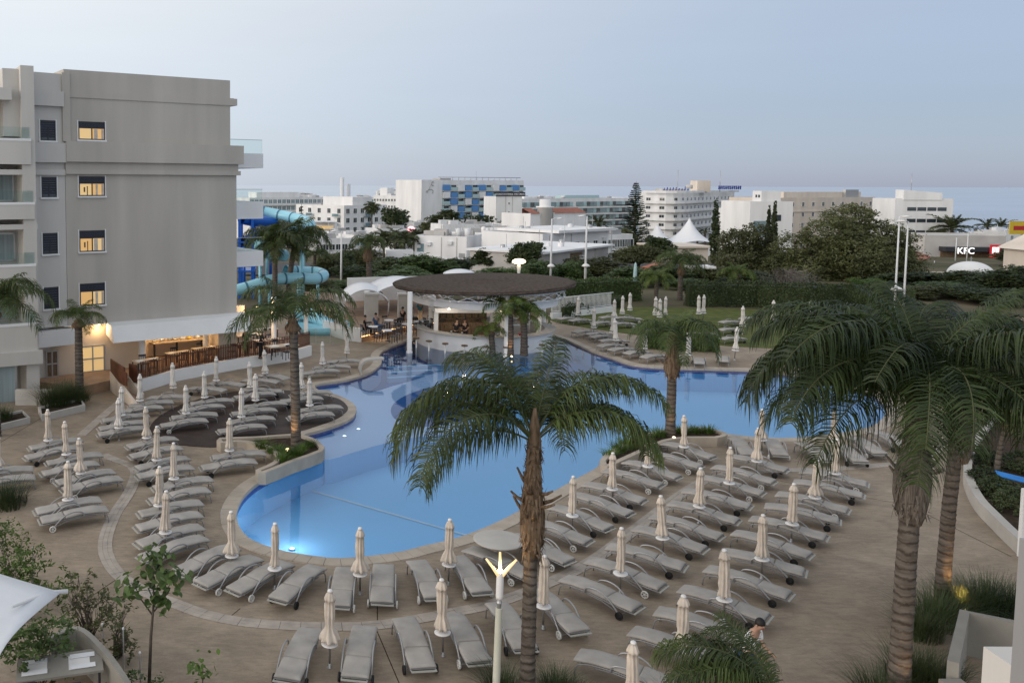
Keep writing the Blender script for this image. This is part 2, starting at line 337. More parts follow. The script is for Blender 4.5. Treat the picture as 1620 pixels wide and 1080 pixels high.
def trunk_mat():
    m = mat('palm trunk', (0.085, 0.07, 0.058), rough=0.95, col2=(0.165, 0.143, 0.122), scale=3, bump=0.6, bscale=14, stretch=(1, 1, 4), spec=0.1)
    t = m.node_tree; b = t.nodes['Principled BSDF']; r = [x for x in t.nodes if x.type == 'VALTORGB'][0]; g = [x for x in t.nodes if x.type == 'NEW_GEOMETRY'][0]
    wv = t.nodes.new('ShaderNodeTexWave'); wv.bands_direction = 'Z'; wv.inputs['Scale'].default_value = 1.7; wv.inputs['Distortion'].default_value = 6.5; wv.inputs['Detail'].default_value = 5; wv.inputs['Detail Scale'].default_value = 0.9; wv.inputs['Detail Roughness'].default_value = .7
    t.links.new(g.outputs['Position'], wv.inputs[0]); rr = t.nodes.new('ShaderNodeValToRGB'); rr.color_ramp.elements[0].position = 0.0; rr.color_ramp.elements[1].position = 0.35
    rr.color_ramp.elements[0].color = (0.50, 0.48, 0.47, 1); rr.color_ramp.elements[1].color = (1, 1, 1, 1); t.links.new(wv.outputs['Fac'], rr.inputs[0])
    mx = t.nodes.new('ShaderNodeMixRGB'); mx.blend_type = 'MULTIPLY'; mx.inputs[0].default_value = 1; t.links.new(r.outputs[0], mx.inputs[1]); t.links.new(rr.outputs[0], mx.inputs[2]); t.links.new(mx.outputs[0], b.inputs['Base Color']); return m
M['trunk'] = trunk_mat()
M['boot'] = mat('palm boots', (0.10, 0.066, 0.04), rough=0.95, col2=(0.24, 0.175, 0.12), scale=6, stretch=(3, 3, 0.5), bump=0.7, bscale=20, spec=0.1)
M['boot_grey'] = mat('grey shaggy palm boots', (0.075, 0.065, 0.055), rough=0.95, col2=(0.23, 0.20, 0.17), scale=7, stretch=(4, 4, 0.4), bump=0.9, bscale=20, spec=0.1)
M['frond_near'] = leafmat('dark palm leaf', (0.014, 0.027, 0.009), (0.052, 0.078, 0.021), scale=1.6, rough=.45)
M['bark'] = mat('bark', (0.10, 0.085, 0.07), rough=0.95, var=0.3, scale=6, bump=0.5, spec=0.1)
M['frond'] = leafmat('palm leaf', (0.022, 0.038, 0.009), (0.078, 0.108, 0.024), scale=1.6, rough=.45)
M['frond_mid'] = leafmat('mid palm leaf', (0.034, 0.058, 0.014), (0.10, 0.135, 0.036), scale=1.6)
M['frond_yel'] = leafmat('palm leaf yellow-green', (0.07, 0.115, 0.018), (0.14, 0.18, 0.04), scale=1.5)
M['frond_far'] = leafmat('far palm leaf', (0.04, 0.055, 0.02), (0.085, 0.10, 0.038), scale=0.5)
M['rachis'] = mat('palm rib', (0.065, 0.075, 0.03), rough=0.7, var=0.2)
M['leaf_dark'] = leafmat('dark leaf', (0.028, 0.046, 0.017), (0.078, 0.104, 0.038), scale=0.5)
M['leaf_olive'] = leafmat('olive leaf', (0.055, 0.064, 0.024), (0.135, 0.148, 0.058), scale=0.4)
M['leaf_green'] = leafmat('green leaf', (0.045, 0.085, 0.022), (0.115, 0.17, 0.05), scale=0.6)
M['leaf_bright'] = leafmat('bright leaf', (0.05, 0.10, 0.016), (0.12, 0.19, 0.035), scale=1.5)
M['leaf_grey'] = leafmat('grey twigs', (0.085, 0.078, 0.072), (0.14, 0.13, 0.118), scale=0.8)
M['flower'] = mat('pink blossom', (0.42, 0.20, 0.22), rough=0.8, var=0.35, scale=4)
M['twig'] = mat('grey twig', (0.14, 0.125, 0.11), rough=0.9, var=0.2)
M['thatch'] = mat('brown thatch roof', (0.060, 0.046, 0.037), rough=0.95, col2=(0.12, 0.094, 0.078), scale=5, bump=0.8, bscale=12, spec=0.1)
M['glass'] = glass('clear glass')
M['slide_l'] = mat('light blue slide', (0.30, 0.62, 0.74), rough=0.3, var=0.06, scale=0.5)
M['slide_rib'] = mat('slide seam', (0.05, 0.16, 0.24), rough=0.5, var=0)
M['slide_d'] = mat('blue slide', (0.012, 0.10, 0.46), rough=0.3, var=0.05)
M['skin'] = mat('skin', (0.40, 0.24, 0.17), rough=0.6, var=0.03)
M['hair'] = mat('dark hair', (0.012, 0.010, 0.009), rough=0.6, var=0)
M['black'] = mat('black cloth', (0.014, 0.014, 0.016), rough=0.85, var=0.1)
M['blue_cloth'] = mat('blue cloth', (0.04, 0.09, 0.20), rough=0.85, var=0.1)
M['teal_cloth'] = mat('teal cloth', (0.04, 0.20, 0.24), rough=0.85, var=0.1)
M['red'] = mat('red', (0.40, 0.025, 0.03), rough=0.6, var=0.1)
M['tan'] = mat('warm interior wall', (0.62, 0.53, 0.43), rough=0.85, var=0.05, scale=0.5)
M['terrace'] = mat('terracotta floor', (0.30, 0.20, 0.135), rough=0.7, var=0.2, scale=1.5)
M['table_wood'] = mat('pale table', (0.52, 0.42, 0.31), rough=0.5, var=0.1)
M['concrete'] = mat('pale concrete', (0.44, 0.42, 0.385), rough=0.8, var=0.12, scale=1.0, bump=0.15, bscale=30)
M['sail'] = mat('white tensile fabric', (0.74, 0.75, 0.77), rough=0.6, var=0.03)
M['post'] = mat('cream lamp post', (0.55, 0.55, 0.46), rough=0.5, var=0.05)
M['galv'] = mat('white pole', (0.66, 0.67, 0.68), rough=0.5, var=0.05)
M['balc_blue'] = mat('blue balcony panel', (0.10, 0.26, 0.56), rough=0.6, var=0.08)
M['balc_teal'] = mat('pale teal balcony panel', (0.40, 0.55, 0.57), rough=0.6, var=0.08)
M['car_white'] = mat('white car paint', (0.72, 0.73, 0.74), rough=0.25, var=0)
M['car_red'] = mat('red car paint', (0.28, 0.02, 0.025), rough=0.25, var=0)
M['car_dark'] = mat('dark car paint', (0.04, 0.045, 0.05), rough=0.25, var=0)
M['stone_far'] = mat('old stone wall', (0.40, 0.36, 0.29), rough=0.95, var=0.25, scale=1.2, bump=0.4, bscale=6)
M['sign_red'] = mat('red sign', (0.45, 0.02, 0.03), var=0, emit=(0.7, 0.03, 0.05), estr=0.25)
M['sign_white'] = mat('glowing white sign', (1, 1, 1), var=0, emit=(1, 0.97, 0.97), estr=1.1)
M['sign_pink'] = mat('glowing pink sign', (1, .5, .5), var=0, emit=(1, 0.35, 0.42), estr=2.0)
M['sign_dark'] = mat('dark sign board', (0.035, 0.04, 0.055), rough=0.5, var=0.0)
M['sign_blue'] = mat('blue sign letters', (0.03, 0.05, 0.30), rough=0.5, var=0)
M['yellow'] = mat('yellow', (0.55, 0.40, 0.03), rough=0.5, var=0.05)
M['blue_towel'] = mat('bright blue towel', (0.03, 0.22, 0.62), rough=0.8, var=0.15)
M['bottle'] = mat('bottle glass', (0.05, 0.07, 0.04), rough=0.15, var=0.5, scale=6)

# ------------------------------------------------------------------ sky-lit ground, sea, pool
rnd = random.Random(7)
tb = MB(); xs = [-900, -300, -120, -60, -20, 20, 60, 110, 180, 300, 600, 1800]; ys = [71.9, 76, 82, 88, 100, 115, 130, 150, 175, 200, 240, 300, 360, 420, 500, 580, 650, 668]
for y in ys:
    for x in xs: tb.v.append(Vector((x, y, terrain(y) - 0.03 + (rnd.uniform(-.25, .25) if y > 90 else 0))))
nx = len(xs)
for j in range(len(ys) - 1):
    for i in range(nx - 1): tb.face([j * nx + i, j * nx + i + 1, (j + 1) * nx + i + 1, (j + 1) * nx + i])
structure(tb.build('ground', M['ground']))
structure(MB().quad((-40000, 640, -25), (40000, 640, -25), (40000, 45000, -25), (-40000, 45000, -25)).build('sea', M['sea']))

POOL_PX = [(418, 757), (392, 776), (377, 797), (373, 818), (380, 838), (400, 856), (447, 872), (517, 883), (567, 882), (633, 874), (672, 864), (719, 853), (769, 835),
           (820, 810), (880, 776), (920, 754), (947, 739), (952, 726), (986, 703), (1027, 686), (1063, 680), (1108, 678), (1141, 684), (1152, 687), (1200, 692), (1250, 693), (1300, 689),
           (1350, 682), (1385, 672), (1402, 655), (1400, 638), (1370, 618), (1302, 599), (1212, 587), (1147, 584), (1071, 582), (1004, 577), (967, 565), (942, 557), (911, 544),
           (895, 537), (860, 529), (760, 526), (690, 530), (652, 537), (629, 544), (607, 554), (599, 563), (603, 574), (586, 589), (563, 597), (543, 602), (513, 606), (497, 610),
           (505, 618), (530, 624), (552, 634), (563, 646), (556, 661), (530, 673), (497, 683), (478, 689), (503, 700), (512, 714), (465, 735)]
pool = smooth_path([G(u, v)[:2] for u, v in POOL_PX], 4, True)
def area(p): return sum(p[i].x * p[(i + 1) % len(p)].y - p[(i + 1) % len(p)].x * p[i].y for i in range(len(p))) / 2
if area(pool) < 0: pool.reverse()
pool = resample(pool, 0.35, True)
edge_out = offset_path(pool, 0.50)
DECK = [(-70, -12), (110, -12), (110, 72), (-70, 72)]
structure(sheet('pool_deck', DECK, [[(p.x, p.y) for p in edge_out]], 0.0, M['deck']))
# coping: one stone after another round the pool
cop = MB(); n = len(pool)
for i in range(n):
    a, b, c, d = pool[i], pool[(i + 1) % n], edge_out[(i + 1) % n], edge_out[i]
    cop.quad((a.x, a.y, -.03), (d.x, d.y, -.03), (c.x, c.y, -.03), (b.x, b.y, -.03))
cop_o = structure(cop.build('pool_coping', M['strip']))
NST = 290; ring = resample(pool, 0.1, True); ring_o = offset_path(ring, 0.49); ring_i = offset_path(ring, -0.03)
k = len(ring) / NST
for s in range(NST):
    i0, i1 = int(s * k), int((s + 1) * k); mid = (i0 + i1) // 2; idx = [i0, mid, i1]
    tp = []
    for t, i in enumerate(idx):
        j = i % len(ring); g = 0.006 if t == 0 else (-0.006 if t == 2 else 0)
        dr = (ring[(j + 1) % len(ring)] - ring[j - 1]).normalized() * g
        tp.append((ring_i[j] + dr, ring_o[j] + dr))
    poly = [(p[0].x, p[0].y) for p in tp] + [(p[1].x, p[1].y) for p in reversed(tp)]
    MB().prism(poly, -0.10, 0.022 + rnd.uniform(-.004, .004)).build('coping_stone', M['coping'], parent=cop_o)
# basin
ba = MB(); ba.mi = 1
for i in range(n):
    a, b = pool[i], pool[(i + 1) % n]
    ba.mi = 0; ba.quad((a.x, a.y, -.06), (b.x, b.y, -.06), (b.x, b.y, -.30), (a.x, a.y, -.30))
    ba.mi = 1; ba.quad((a.x, a.y, -.30), (b.x, b.y, -.30), (b.x, b.y, -1.4), (a.x, a.y, -1.4))
structure(ba.build('pool_wall', M['tile_dark'], M['tile_mid']))
big = offset_path(pool, 0.02)
structure(sheet('pool_floor', [(p.x, p.y) for p in big], [], -1.35, M['tile_mid']))
shelf = smooth_path([G(u, v, -.1)[:2] for u, v in [(480, 684), (478, 700), (514, 717), (560, 706), (598, 695), (650, 684), (710, 676), (770, 652), (798, 615), (788, 584), (749, 578), (700, 581), (660, 593), (620, 604), (585, 613), (549, 603), (500, 606), (470, 615), (500, 640)]], 4, True)
pocket = smooth_path([G(u, v, -.1)[:2] for u, v in [(619, 637), (640, 619), (681, 606), (749, 600), (778, 612), (768, 642), (730, 658), (670, 667), (628, 657)]], 4, True)
structure(sheet('pool_shelf', [(p.x, p.y) for p in shelf], [[(p.x, p.y) for p in pocket]], -0.34, M['tile_pale']))
sw = MB()
for ring_ in (shelf, pocket):
    for i in range(len(ring_)):
        a, b = ring_[i], ring_[(i + 1) % len(ring_)]; sw.quad((a.x, a.y, -.345), (b.x, b.y, -.345), (b.x, b.y, -1.35), (a.x, a.y, -1.35))
structure(sw.build('pool_shelf_wall', M['tile_mid']))
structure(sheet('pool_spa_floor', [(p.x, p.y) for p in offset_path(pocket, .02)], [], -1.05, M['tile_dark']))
barz = smooth_path([G(u, v, -.2)[:2] for u, v in [(545, 600), (585, 613), (620, 604), (660, 593), (700, 581), (749, 578), (800, 582), (880, 574), (935, 560), (905, 530), (760, 516), (640, 530), (585, 556), (575, 588)]], 4, True)
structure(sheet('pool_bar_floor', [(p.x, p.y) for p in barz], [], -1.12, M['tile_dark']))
for k_, dz in enumerate((0, 1, 2)):
    a = [G(u, v, -.3) for u, v in [(612, 575 + 4 * k_), (680, 571 + 4 * k_), (760, 570 + 4 * k_), (840, 566 + 4 * k_)]]
    sp = smooth_path([p[:2] for p in a], 5); so = offset_path(sp, 0.32, False)
    structure(MB().prism([(p.x, p.y) for p in sp] + [(p.x, p.y) for p in reversed(so)], -1.11, -0.5 - 0.16 * k_).build('pool_step', M['tile_mid']))
l0, l1 = G(452, 764, -1.33), G(752, 850, -1.33); dl = (l1 - l0).normalized(); pr = Vector((-dl.y, dl.x, 0)) * .06
structure(MB().quad(l0 - pr, l1 - pr, l1 + pr, l0 + pr).build('lane_line', M['tile_line']))
structure(sheet('pool_water', [(p.x, p.y) for p in big], [], -0.10, M['water']))

def pool_light(u, v, z, label, power, inward=None):
    p = G(u, v, z); t = thing('pool_light', label, 'lamp', p, 0, 'underwater pool lamps')
    MB().lathe([(0.10, 0), (0.115, 0.012), (0.10, 0.02)], 12).build('rim', M['alu'], parent=t)
    MB().lathe([(0.085, 0.021), (0.06, 0.035), (0.01, 0.04)], 12).build('lens', M['pool_lamp'], parent=t)
    if power:
        l = bpy.data.lights.new('pool_light_bulb', 'POINT'); l.energy = power; l.color = (.8, .92, 1); l.shadow_soft_size = .25
        lo = bpy.data.objects.new('bulb', l); COL.objects.link(lo); lo.parent = t; lo.location = (0, 0, .7)
pool_light(505, 741, -1.32, 'glowing underwater lamp beside the left planter wall', 80)
pool_light(462, 868, -1.32, 'glowing underwater lamp at the near rounded end of the pool', 38)
pool_light(605, 571, -1.08, 'glowing underwater lamp left of the swim-up bar', 45)
pool_light(1133, 593, -1.32, 'glowing underwater lamp at the far pool wall behind the palm', 70)
pool_light(1208, 596, -1.32, 'glowing underwater lamp at the far pool wall under the right palm fronds', 60)
pool_light(914, 552, -1.32, 'glowing underwater lamp right of the swim-up bar', 30)
pool_light(567, 679, -.335, 'small floor lamp in the shallow shelf, farther of two', 0)
pool_light(545, 690, -.335, 'small floor lamp in the shallow shelf, nearer of two', 0)
pool_light(1004, 583, -1.32, 'glowing underwater lamp below the far row of loungers', 30)

# timber sun deck
wd = smooth_path([G(u, v)[:2] for u, v in [(240, 688), (255, 697), (285, 704), (346, 707), (352, 693), (420, 688), (468, 684), (495, 677), (525, 666), (546, 654), (550, 644), (537, 632), (513, 626), (480, 620), (430, 617), (370, 620), (300, 636), (258, 655), (238, 674)]], 4, True)
structure(MB().prism([(p.x, p.y) for p in wd], -.02, 0.03).build('timber_deck', M['wood_deck']))

# pale paver bands set in the concrete
def band(pts, name, wdt=0.42, step=0.5):
    path = resample(smooth_path([G(u, v)[:2] for u, v in pts], 5), step)
    base = MB(); L, R = offset_path(path, -wdt / 2, False), offset_path(path, wdt / 2, False)
    for i in range(len(path) - 1): base.quad((L[i].x, L[i].y, .004), (R[i].x, R[i].y, .004), (R[i + 1].x, R[i + 1].y, .004), (L[i + 1].x, L[i + 1].y, .004))
    bo = structure(base.build(name, M['soil']))
    for i in range(len(path) - 1):
        m = MB(); 
        for r in range(3):
            f0, f1 = r / 3 + .006, (r + 1) / 3 - .006; q = []
            for (A, B, g) in ((L[i], R[i], .005), (L[i + 1], R[i + 1], -.005)):
                dd = (path[i + 1] - path[i]).normalized() * g; q.append((A.lerp(B, f0) + dd, A.lerp(B, f1) + dd))
            m.prism([(q[0][0].x, q[0][0].y), (q[0][1].x, q[0][1].y), (q[1][1].x, q[1][1].y), (q[1][0].x, q[1][0].y)], 0.0, 0.014 + rnd.uniform(-.003, .003))
        m.build('paver', M['strip'], parent=bo)
band([(215, 612), (187, 637), (155, 665), (128, 689)], 'paver_band')
band([(163, 719), (182, 727), (208, 737), (215, 750), (204, 779), (183, 811), (169, 844), (166, 868), (173, 889), (190, 911), (230, 936), (281, 956), (326, 972), (387, 984), (469, 990), (530, 991), (594, 989), (672, 977), (734, 965), (781, 955), (867, 922), (940, 885), (1014, 830), (1088, 775), (1130, 755), (1180, 748), (1235, 744), (1308, 742), (1393, 736), (1450, 727), (1520, 690), (1580, 640)], 'paver_band')
def joint(pts):
    path = resample([G(u, v) for u, v in pts], 1.0); L, R = offset_path(path, -.012, False), offset_path(path, .012, False); m = MB()
    for i in range(len(path) - 1): m.quad((L[i].x, L[i].y, .003), (R[i].x, R[i].y, .003), (R[i + 1].x, R[i + 1].y, .003), (L[i + 1].x, L[i + 1].y, .003))
    structure(m.build('deck_joint', M['soil']))
joint([(597, 952), (597, 985)]); joint([(380, 962), (352, 985)]); joint([(1560, 640), (1340, 742)]); joint([(100, 640), (0, 700)]); joint([(594, 992), (640, 1100)]); joint([(190, 912), (60, 1000)]); joint([(1180, 750), (1440, 800), (1600, 880)])

# lawn
lw = smooth_path([G(u, v)[:2] for u, v in [(868, 505), (919, 517), (958, 523), (1000, 529), (1060, 537), (1134, 546), (1200, 550), (1320, 556), (1430, 560), (1440, 497), (1200, 490), (1000, 486), (900, 489)]], 3, True)
structure(MB().prism([(p.x, p.y) for p in lw], -.01, 0.03).build('lawn', M['lawn']))
# low stone kerb walls and planters
def wall_path(m, pts, th, z0, z1, closed=False):
    P = [Vector((p[0], p[1], 0)) for p in pts]; L, R = offset_path(P, -th / 2, closed), offset_path(P, th / 2, closed); k = len(P)
    for i in range(k if closed else k - 1):
        j = (i + 1) % k; a, b, c, d = L[i], R[i], R[j], L[j]; f = len(m.v)
        for z in (z0, z1):
            for p in (a, b, c, d): m.v.append(Vector((p.x, p.y, z)))
        m.face([f + 4, f + 5, f + 6, f + 7]); m.face([f, f + 4, f + 7, f + 3]); m.face([f + 1, f + 2, f + 6, f + 5])
        if not closed and i == 0: m.face([f, f + 1, f + 5, f + 4])
        if not closed and j == k - 1: m.face([f + 3, f + 7, f + 6, f + 2])
    return m
def planter(px, z, label, th=0.22, smooth=0, soil=True, name='planter', m='coping'):
    pts = [G(u, v, z) for u, v in px]
    if smooth: pts = smooth_path([p[:2] for p in pts], smooth, True)
    P = [Vector((p[0], p[1], 0)) for p in pts]
    if area(P) < 0: P.reverse()
    t = thing(name, label, 'planter', (P[0].x, P[0].y, 0)); o = P[0]
    Q = [p - o for p in P]
    wall_path(MB(), offset_path(Q, -th / 2), th, -.06, z, True).build('planter_wall', M[m], parent=t)
    if soil:
        s = sheet('soil', [(p.x, p.y) for p in offset_path(Q, -th * .7)], [], z - .10, M['soil']); s.parent = t
    return t
planter([(347, 692), (405, 690), (465, 686), (495, 692), (510, 703), (510, 713), (465, 729), (420, 747), (404, 743), (425, 734), (437, 724), (430, 711), (405, 701), (375, 698), (349, 700)], .40, 'curved stone-rimmed planter with small shrubs and a palm, left of the pool', .20, 2)
planter([(949, 727), (968, 710), (986, 700), (1027, 684), (1063, 677), (1108, 675), (1141, 681), (1151, 687), (1135, 692), (1090, 692), (1055, 697), (1022, 711), (985, 728), (960, 738)], .38, 'curved stone-rimmed planter with a palm on the right pool edge', .20, 2)

# ------------------------------------------------------------------ hotel wing on the left
class Frame:
    def __init__(s, o, p): s.o = Vector(o); d = Vector(p) - s.o; s.rz = math.atan2(d.y, d.x); s.L = math.hypot(d.x, d.y); s.R = Matrix.Rotation(-s.rz, 3, 'Z')
    def loc(s, p): return s.R @ (Vector(p) - s.o)
    def hit(s, u, v, y=0.0):       # local x and z where a line of sight meets the plane y
        a = s.loc((0, 0, EYE)); d = s.R @ ray(u, v); t = (y - a.y) / d.y; q = a + d * t; return q.x, q.z
A = D(109, 600, 46.0); A.z = 0; B = D(375, 600, 51.0); B.z = 0
FH = Frame(A, B)
H = thing('hotel_building', 'large grey rendered hotel wing with lit windows on the left', 'building', A, FH.rz)
W = FH.L; ZB = 3.15
ztop = FH.hit(364, 127)[1]; xr = FH.hit(364, 127)[0]; ztl = FH.hit(120, 119)[1]
zb1 = FH.hit(300, 229)[1]; zb0 = FH.hit(300, 259)[1]; zl1 = FH.hit(300, 270)[1]; zl0 = FH.hit(300, 277)[1]; zp = FH.hit(300, 152)[1]
w_ = MB(); w_.bb(0, xr, 0, 13, zb0 - .1, ztop - .02); w_.bb(0, W, 0.001, 13, ZB, zb0)
w_.build('wall', M['grey_wall'], parent=H)
MB().bb(-.12, .28, -.14, 1, zb1, ztl + .08).build('pilaster', M['grey_wall'], parent=H)
MB().bb(.28, xr + .22, -.055, 12.5, zp - .42, zp).bb(xr - 1.5, xr + .42, -.06, 3, zp - .40, zp - .02).build('parapet_band', M['grey_wall'], parent=H)
MB().bb(-.02, W + .30, -.36, 13.2, zb0, zb1).build('cornice_band', M['grey_wall'], parent=H)
MB().bb(-.01, W + .18, -.20, 13.1, zl0, zl1).bb(-.01, W + .06, -.12, 13, zl1, zb0).build('lower_ledge', M['grey_wall'], parent=H)
MB().bb(W - .02, W + .14, .3, 12, 3.2, zl0).build('end_wall_trim', M['white'], parent=H)

def hotel_window(fr, par, u0, u1, v0, v1, lit, y=0.0):
    x0, z1 = fr.hit(u0, v0, y); x1, z0 = fr.hit(u1, v1, y); wx, hz = x1 - x0, z1 - z0
    t = put('window', None, par, (x0, y, z0))
    f = .05
    MB().bb(0, f, -.05, .05, 0, hz).bb(wx - f, wx, -.05, .05, 0, hz).bb(f, wx - f, -.049, .05, 0, f).bb(f, wx - f, -.049, .05, hz - f, hz).bb(wx / 2 - .03, wx / 2 + .03, -.045, .05, f, hz * .62).build('frame', M['frame_dark'], parent=t)
    sh = MB(); ns = 7; zt = hz - f; zb = hz * .62 if lit else hz * .15
    for i in range(ns): sh.bb(f, wx - f, -.035 + .004 * (i % 2), .02, zb + (zt - zb) * i / ns, zb + (zt - zb) * (i + .92) / ns)
    sh.build('shutter', M['shutter'], parent=t)
    for s in (0, 1):
        a, b = (f, wx / 2 - .03) if s == 0 else (wx / 2 + .03, wx - f)
        MB().bb(a, b, -.02, 0, f, hz * .62 if lit else hz * .15).build('pane', (M['lit'] if (s + int(v0)) % 3 else M['lit_soft']) if lit else M['glass_dark'], parent=t)
    if lit: MB().bb(wx * (.56 + .002 * (v0 % 60)), wx * .72, -.023, -.0201, f, hz * .60).bb(wx * .86, wx - f - .01, -.023, -.0201, f, hz * .60).build('curtain', M['umb'], parent=t)
    if lit == 2:
        MB().bb(wx * .30, wx * .34, -.024, -.02, f, hz * .5).bb(wx * .18, wx * .24, -.024, -.02, hz * .2, hz * .45).build('plant_silhouette', M['boot'], parent=t)
    MB().bb(-.08, wx + .08, -.10, .0, -.09, -.003).bb(-.06, -.003, -.04, .0, 0, hz + .05).bb(wx + .003, wx + .06, -.04, .0, 0, hz + .05).build('sill', M['white'], parent=t)
for (a, b, lit) in ((192, 222, 1), (279, 310, 2), (365, 397, 2), (449, 481, 1)): hotel_window(FH, H, 123.5 + (a - 192) * .009, 166, a, b, lit)

# return section to the left, its brighter sky light put into paler walls
C = D(60, 600, 45.0); C.z = 0; FS = Frame(C, A)
S = put('side_section', None, H, H.matrix_world.to_3x3() @ Vector((0, 0, 0))); bpy.context.view_layer.update()
S.location = FH.loc(C); S.rotation_euler = (0, 0, FS.rz - FH.rz)
zs_top = FS.hit(70, 115)[1]
MB().bb(0, FS.L - .02, 0, 8, 3.2, zs_top).build('side_wall', M['pale_lit_wall'], parent=S)
MB().bb(-.5, FS.L - .1, -.25, 7, FS.hit(75, 168)[1], FS.hit(75, 144)[1]).build('upper_band', M['pale_lit_wall'], parent=S)
MB().bb(-.5, FS.L - .03, -.30, 7, FS.hit(75, 257)[1], FS.hit(75, 226)[1]).bb(-.5, FS.L - .03, -.14, 7, FS.hit(75, 277)[1], FS.hit(75, 268)[1]).build('cornice_band', M['pale_lit_wall'], parent=S)
for (a, b) in ((190, 223), (280, 312), (369, 401), (455, 487)): hotel_window(FS, S, 63 + (a - 190) * .022, 88 + (a - 190) * .018, a, b, 0)
MB().bb(-.2, FS.L + .2, -.45, .6, FS.hit(85, 548, -.45)[1], FS.hit(85, 524, -.45)[1]).build('fascia', M['white'], parent=S)

# balcony block, nearest to the left edge
E0 = D(-190, 600, 40.0); E0.z = 0; E1 = D(63, 600, 43.2); E1.z = 0; FB = Frame(E0, E1); WB = FB.L
K = put('balcony_block', None, H, FH.loc(E0), FB.rz - FH.rz)
px0 = FB.hit(33, 150)[0]
MB().bb(px0, WB, 0, 3.0, 0, FB.hit(45, 104)[1]).bb(0, WB, 1.9, 9, 0, FB.hit(5, 116)[1]).build('wall', M['pale_lit_wall'], parent=K)
xs0 = FB.hit(12, 150, .4)[0]
MB().bb(xs0 - .2, px0, .5, 2.0, FB.hit(20, 215)[1], FB.hit(25, 107)[1]).build('fin_wall', M['pale_lit_wall'], parent=K)
MB().bb(0, FB.hit(18, 150)[0], -.1, 1.9, FB.hit(5, 158)[1], FB.hit(5, 139)[1]).build('roof_band', M['pale_lit_wall'], parent=K)
for k_, (vl, vt, vb, lit) in enumerate(((219, 223, 260, 0), (320, 324, 347, 0), (418, 422, 452, 0), (512, 516, 560, 0))):
    zl, zt, zb_ = FB.hit(20, vl)[1], FB.hit(20, vt)[1], FB.hit(20, vb)[1]
    bl = put('balcony', None, K, (0, 0, 0)); xe = FB.hit(52 if k_ else 48, 300)[0]
    MB().bb(0, xe + .05, -.12, 2.0, zb_, zt).bb(0, xe + .2, .02, 2.0, zb_ - .5, zb_ - .25).build('parapet', M['pale_lit_wall'], parent=bl)
    MB().bb(0, xe + .06, -.14, .1, zt, zl).build('coping', M['white'], parent=bl)
    MB().bb(0, xe, -.02, -.005, zl, zl + .55).build('glass_rail', M['glass'], parent=bl)
    if k_ > 0:
        x1 = FB.hit(22, 300, 1.88)[0]; d_ = put('balcony_door', None, K, (x1 - 2.0, 1.86, zl))
        MB().bb(0, 2.0, -.05, -.01, 0, .08).bb(0, 2.0, -.05, -.01, 1.35, 1.45).bb(1.92, 2.0, -.05, -.01, 0, 1.4).build('frame', M['alu'], parent=d_)
        MB().bb(0, 1.92, -.03, 0.0, .08, 1.35).build('curtained_pane', M['curtain'], parent=d_)
x1 = FB.hit(26, 560, .02)[0]; gd = put('balcony_door', None, K, (x1 - 2.6, -.02, FB.hit(10, 640)[1]))
hz_ = FB.hit(10, 578)[1] - FB.hit(10, 640)[1]
MB().bb(2.5, 2.6, -.05, .02, 0, hz_).bb(0, 2.5, -.05, .02, 0, .07).build('frame', M['alu'], parent=gd)
MB().bb(0, 2.5, -.03, 0.01, .07, hz_).build('curtained_pane', M['curtain'], parent=gd)
MB().bb(0, WB + .12, -.3, 0, FB.hit(20, 577)[1], FB.hit(20, 556)[1]).build('string_band', M['pale_lit_wall'], parent=K)

# balconies seen past the far end of the wing
for k_, (vg, vt, vb) in enumerate(((222, 243, 266), (300, 319, 346), (376, 397, 421))):
    zt = FH.hit(395, vt, 2.0)[1]; zb_ = FH.hit(395, vb, 2.0)[1]; zg = FH.hit(395, vg, 2.0)[1]; xe = FH.hit(414, vt, 2.0)[0]
    bl = put('end_balcony', None, H, (0, 0, 0))
    MB().bb(W + .15, xe, 1.8, 8.5, zb_, zt).build('parapet', M['white'], parent=bl)
    MB().bb(W + .15, xe - .06, 1.84, 1.855, zt, zg).build('glass_rail', M['glass'], parent=bl)
    MB().bb(W + .15, xe - .05, 1.83, 1.87, zg, zg + .03).build('handrail', M['alu'], parent=bl)
ch = MB(); 
# ground floor under the wing
gf = put('ground_floor', None, H, (0, 0, 0))
xd = FH.hit(232, 600)[0]
MB().bb(-1.9, xd, 0.5, .9, 0, ZB - .02).build('lobby_wall', M['tan'], parent=gf)
xq = FH.hit(347, 560)[0]
MB().bb(xd, W + 2, 3.0, 3.3, 0, ZB - .02).bb(xd - .05, xd + .15, .9, 3, 0, ZB - .03).build('back_wall', M['tan'], parent=gf)
MB().bb(xq, W, .1, 2.4, 0, ZB - .01).build('corner_wall', M['tan'], parent=gf)
MB().bb(xd, W, .1, 5.2, ZB + .0, ZB + .05).bb(-.2, xd, -.05, 1, ZB, ZB + .05).build('soffit', M['white'], parent=gf)
def double_door(u0, u1, v0, v1, m, y=0.48):
    x0, z1 = FH.hit(u0, v0, y); x1, z0 = FH.hit(u1, v1, y); z0 = max(z0, .5); wx, hz = x1 - x0, z1 - z0
    t = put('door', None, gf, (x0, y, z0)); f = .07; fm = MB()
    for a in (0, wx / 2 - f / 2, wx - f): fm.bb(a, a + f, -.05, .02, 0, hz)
    for b_ in (0, hz * .48, hz - f): fm.bb(.001, wx - .001, -.045, .02, b_, b_ + f)
    fm.build('frame', M['alu'], parent=t)
    MB().bb(.02, wx - .02, -.02, .0, .02, hz - .02).build('pane', m, parent=t)
double_door(127, 166, 548, 601, M['lit_soft']); double_door(72, 93, 555, 612, M['boot'], .2)
MB().bb(-2.3, -.9, .25, .55, 0, ZB).build('lobby_wall', M['pale_lit_wall'], parent=gf)
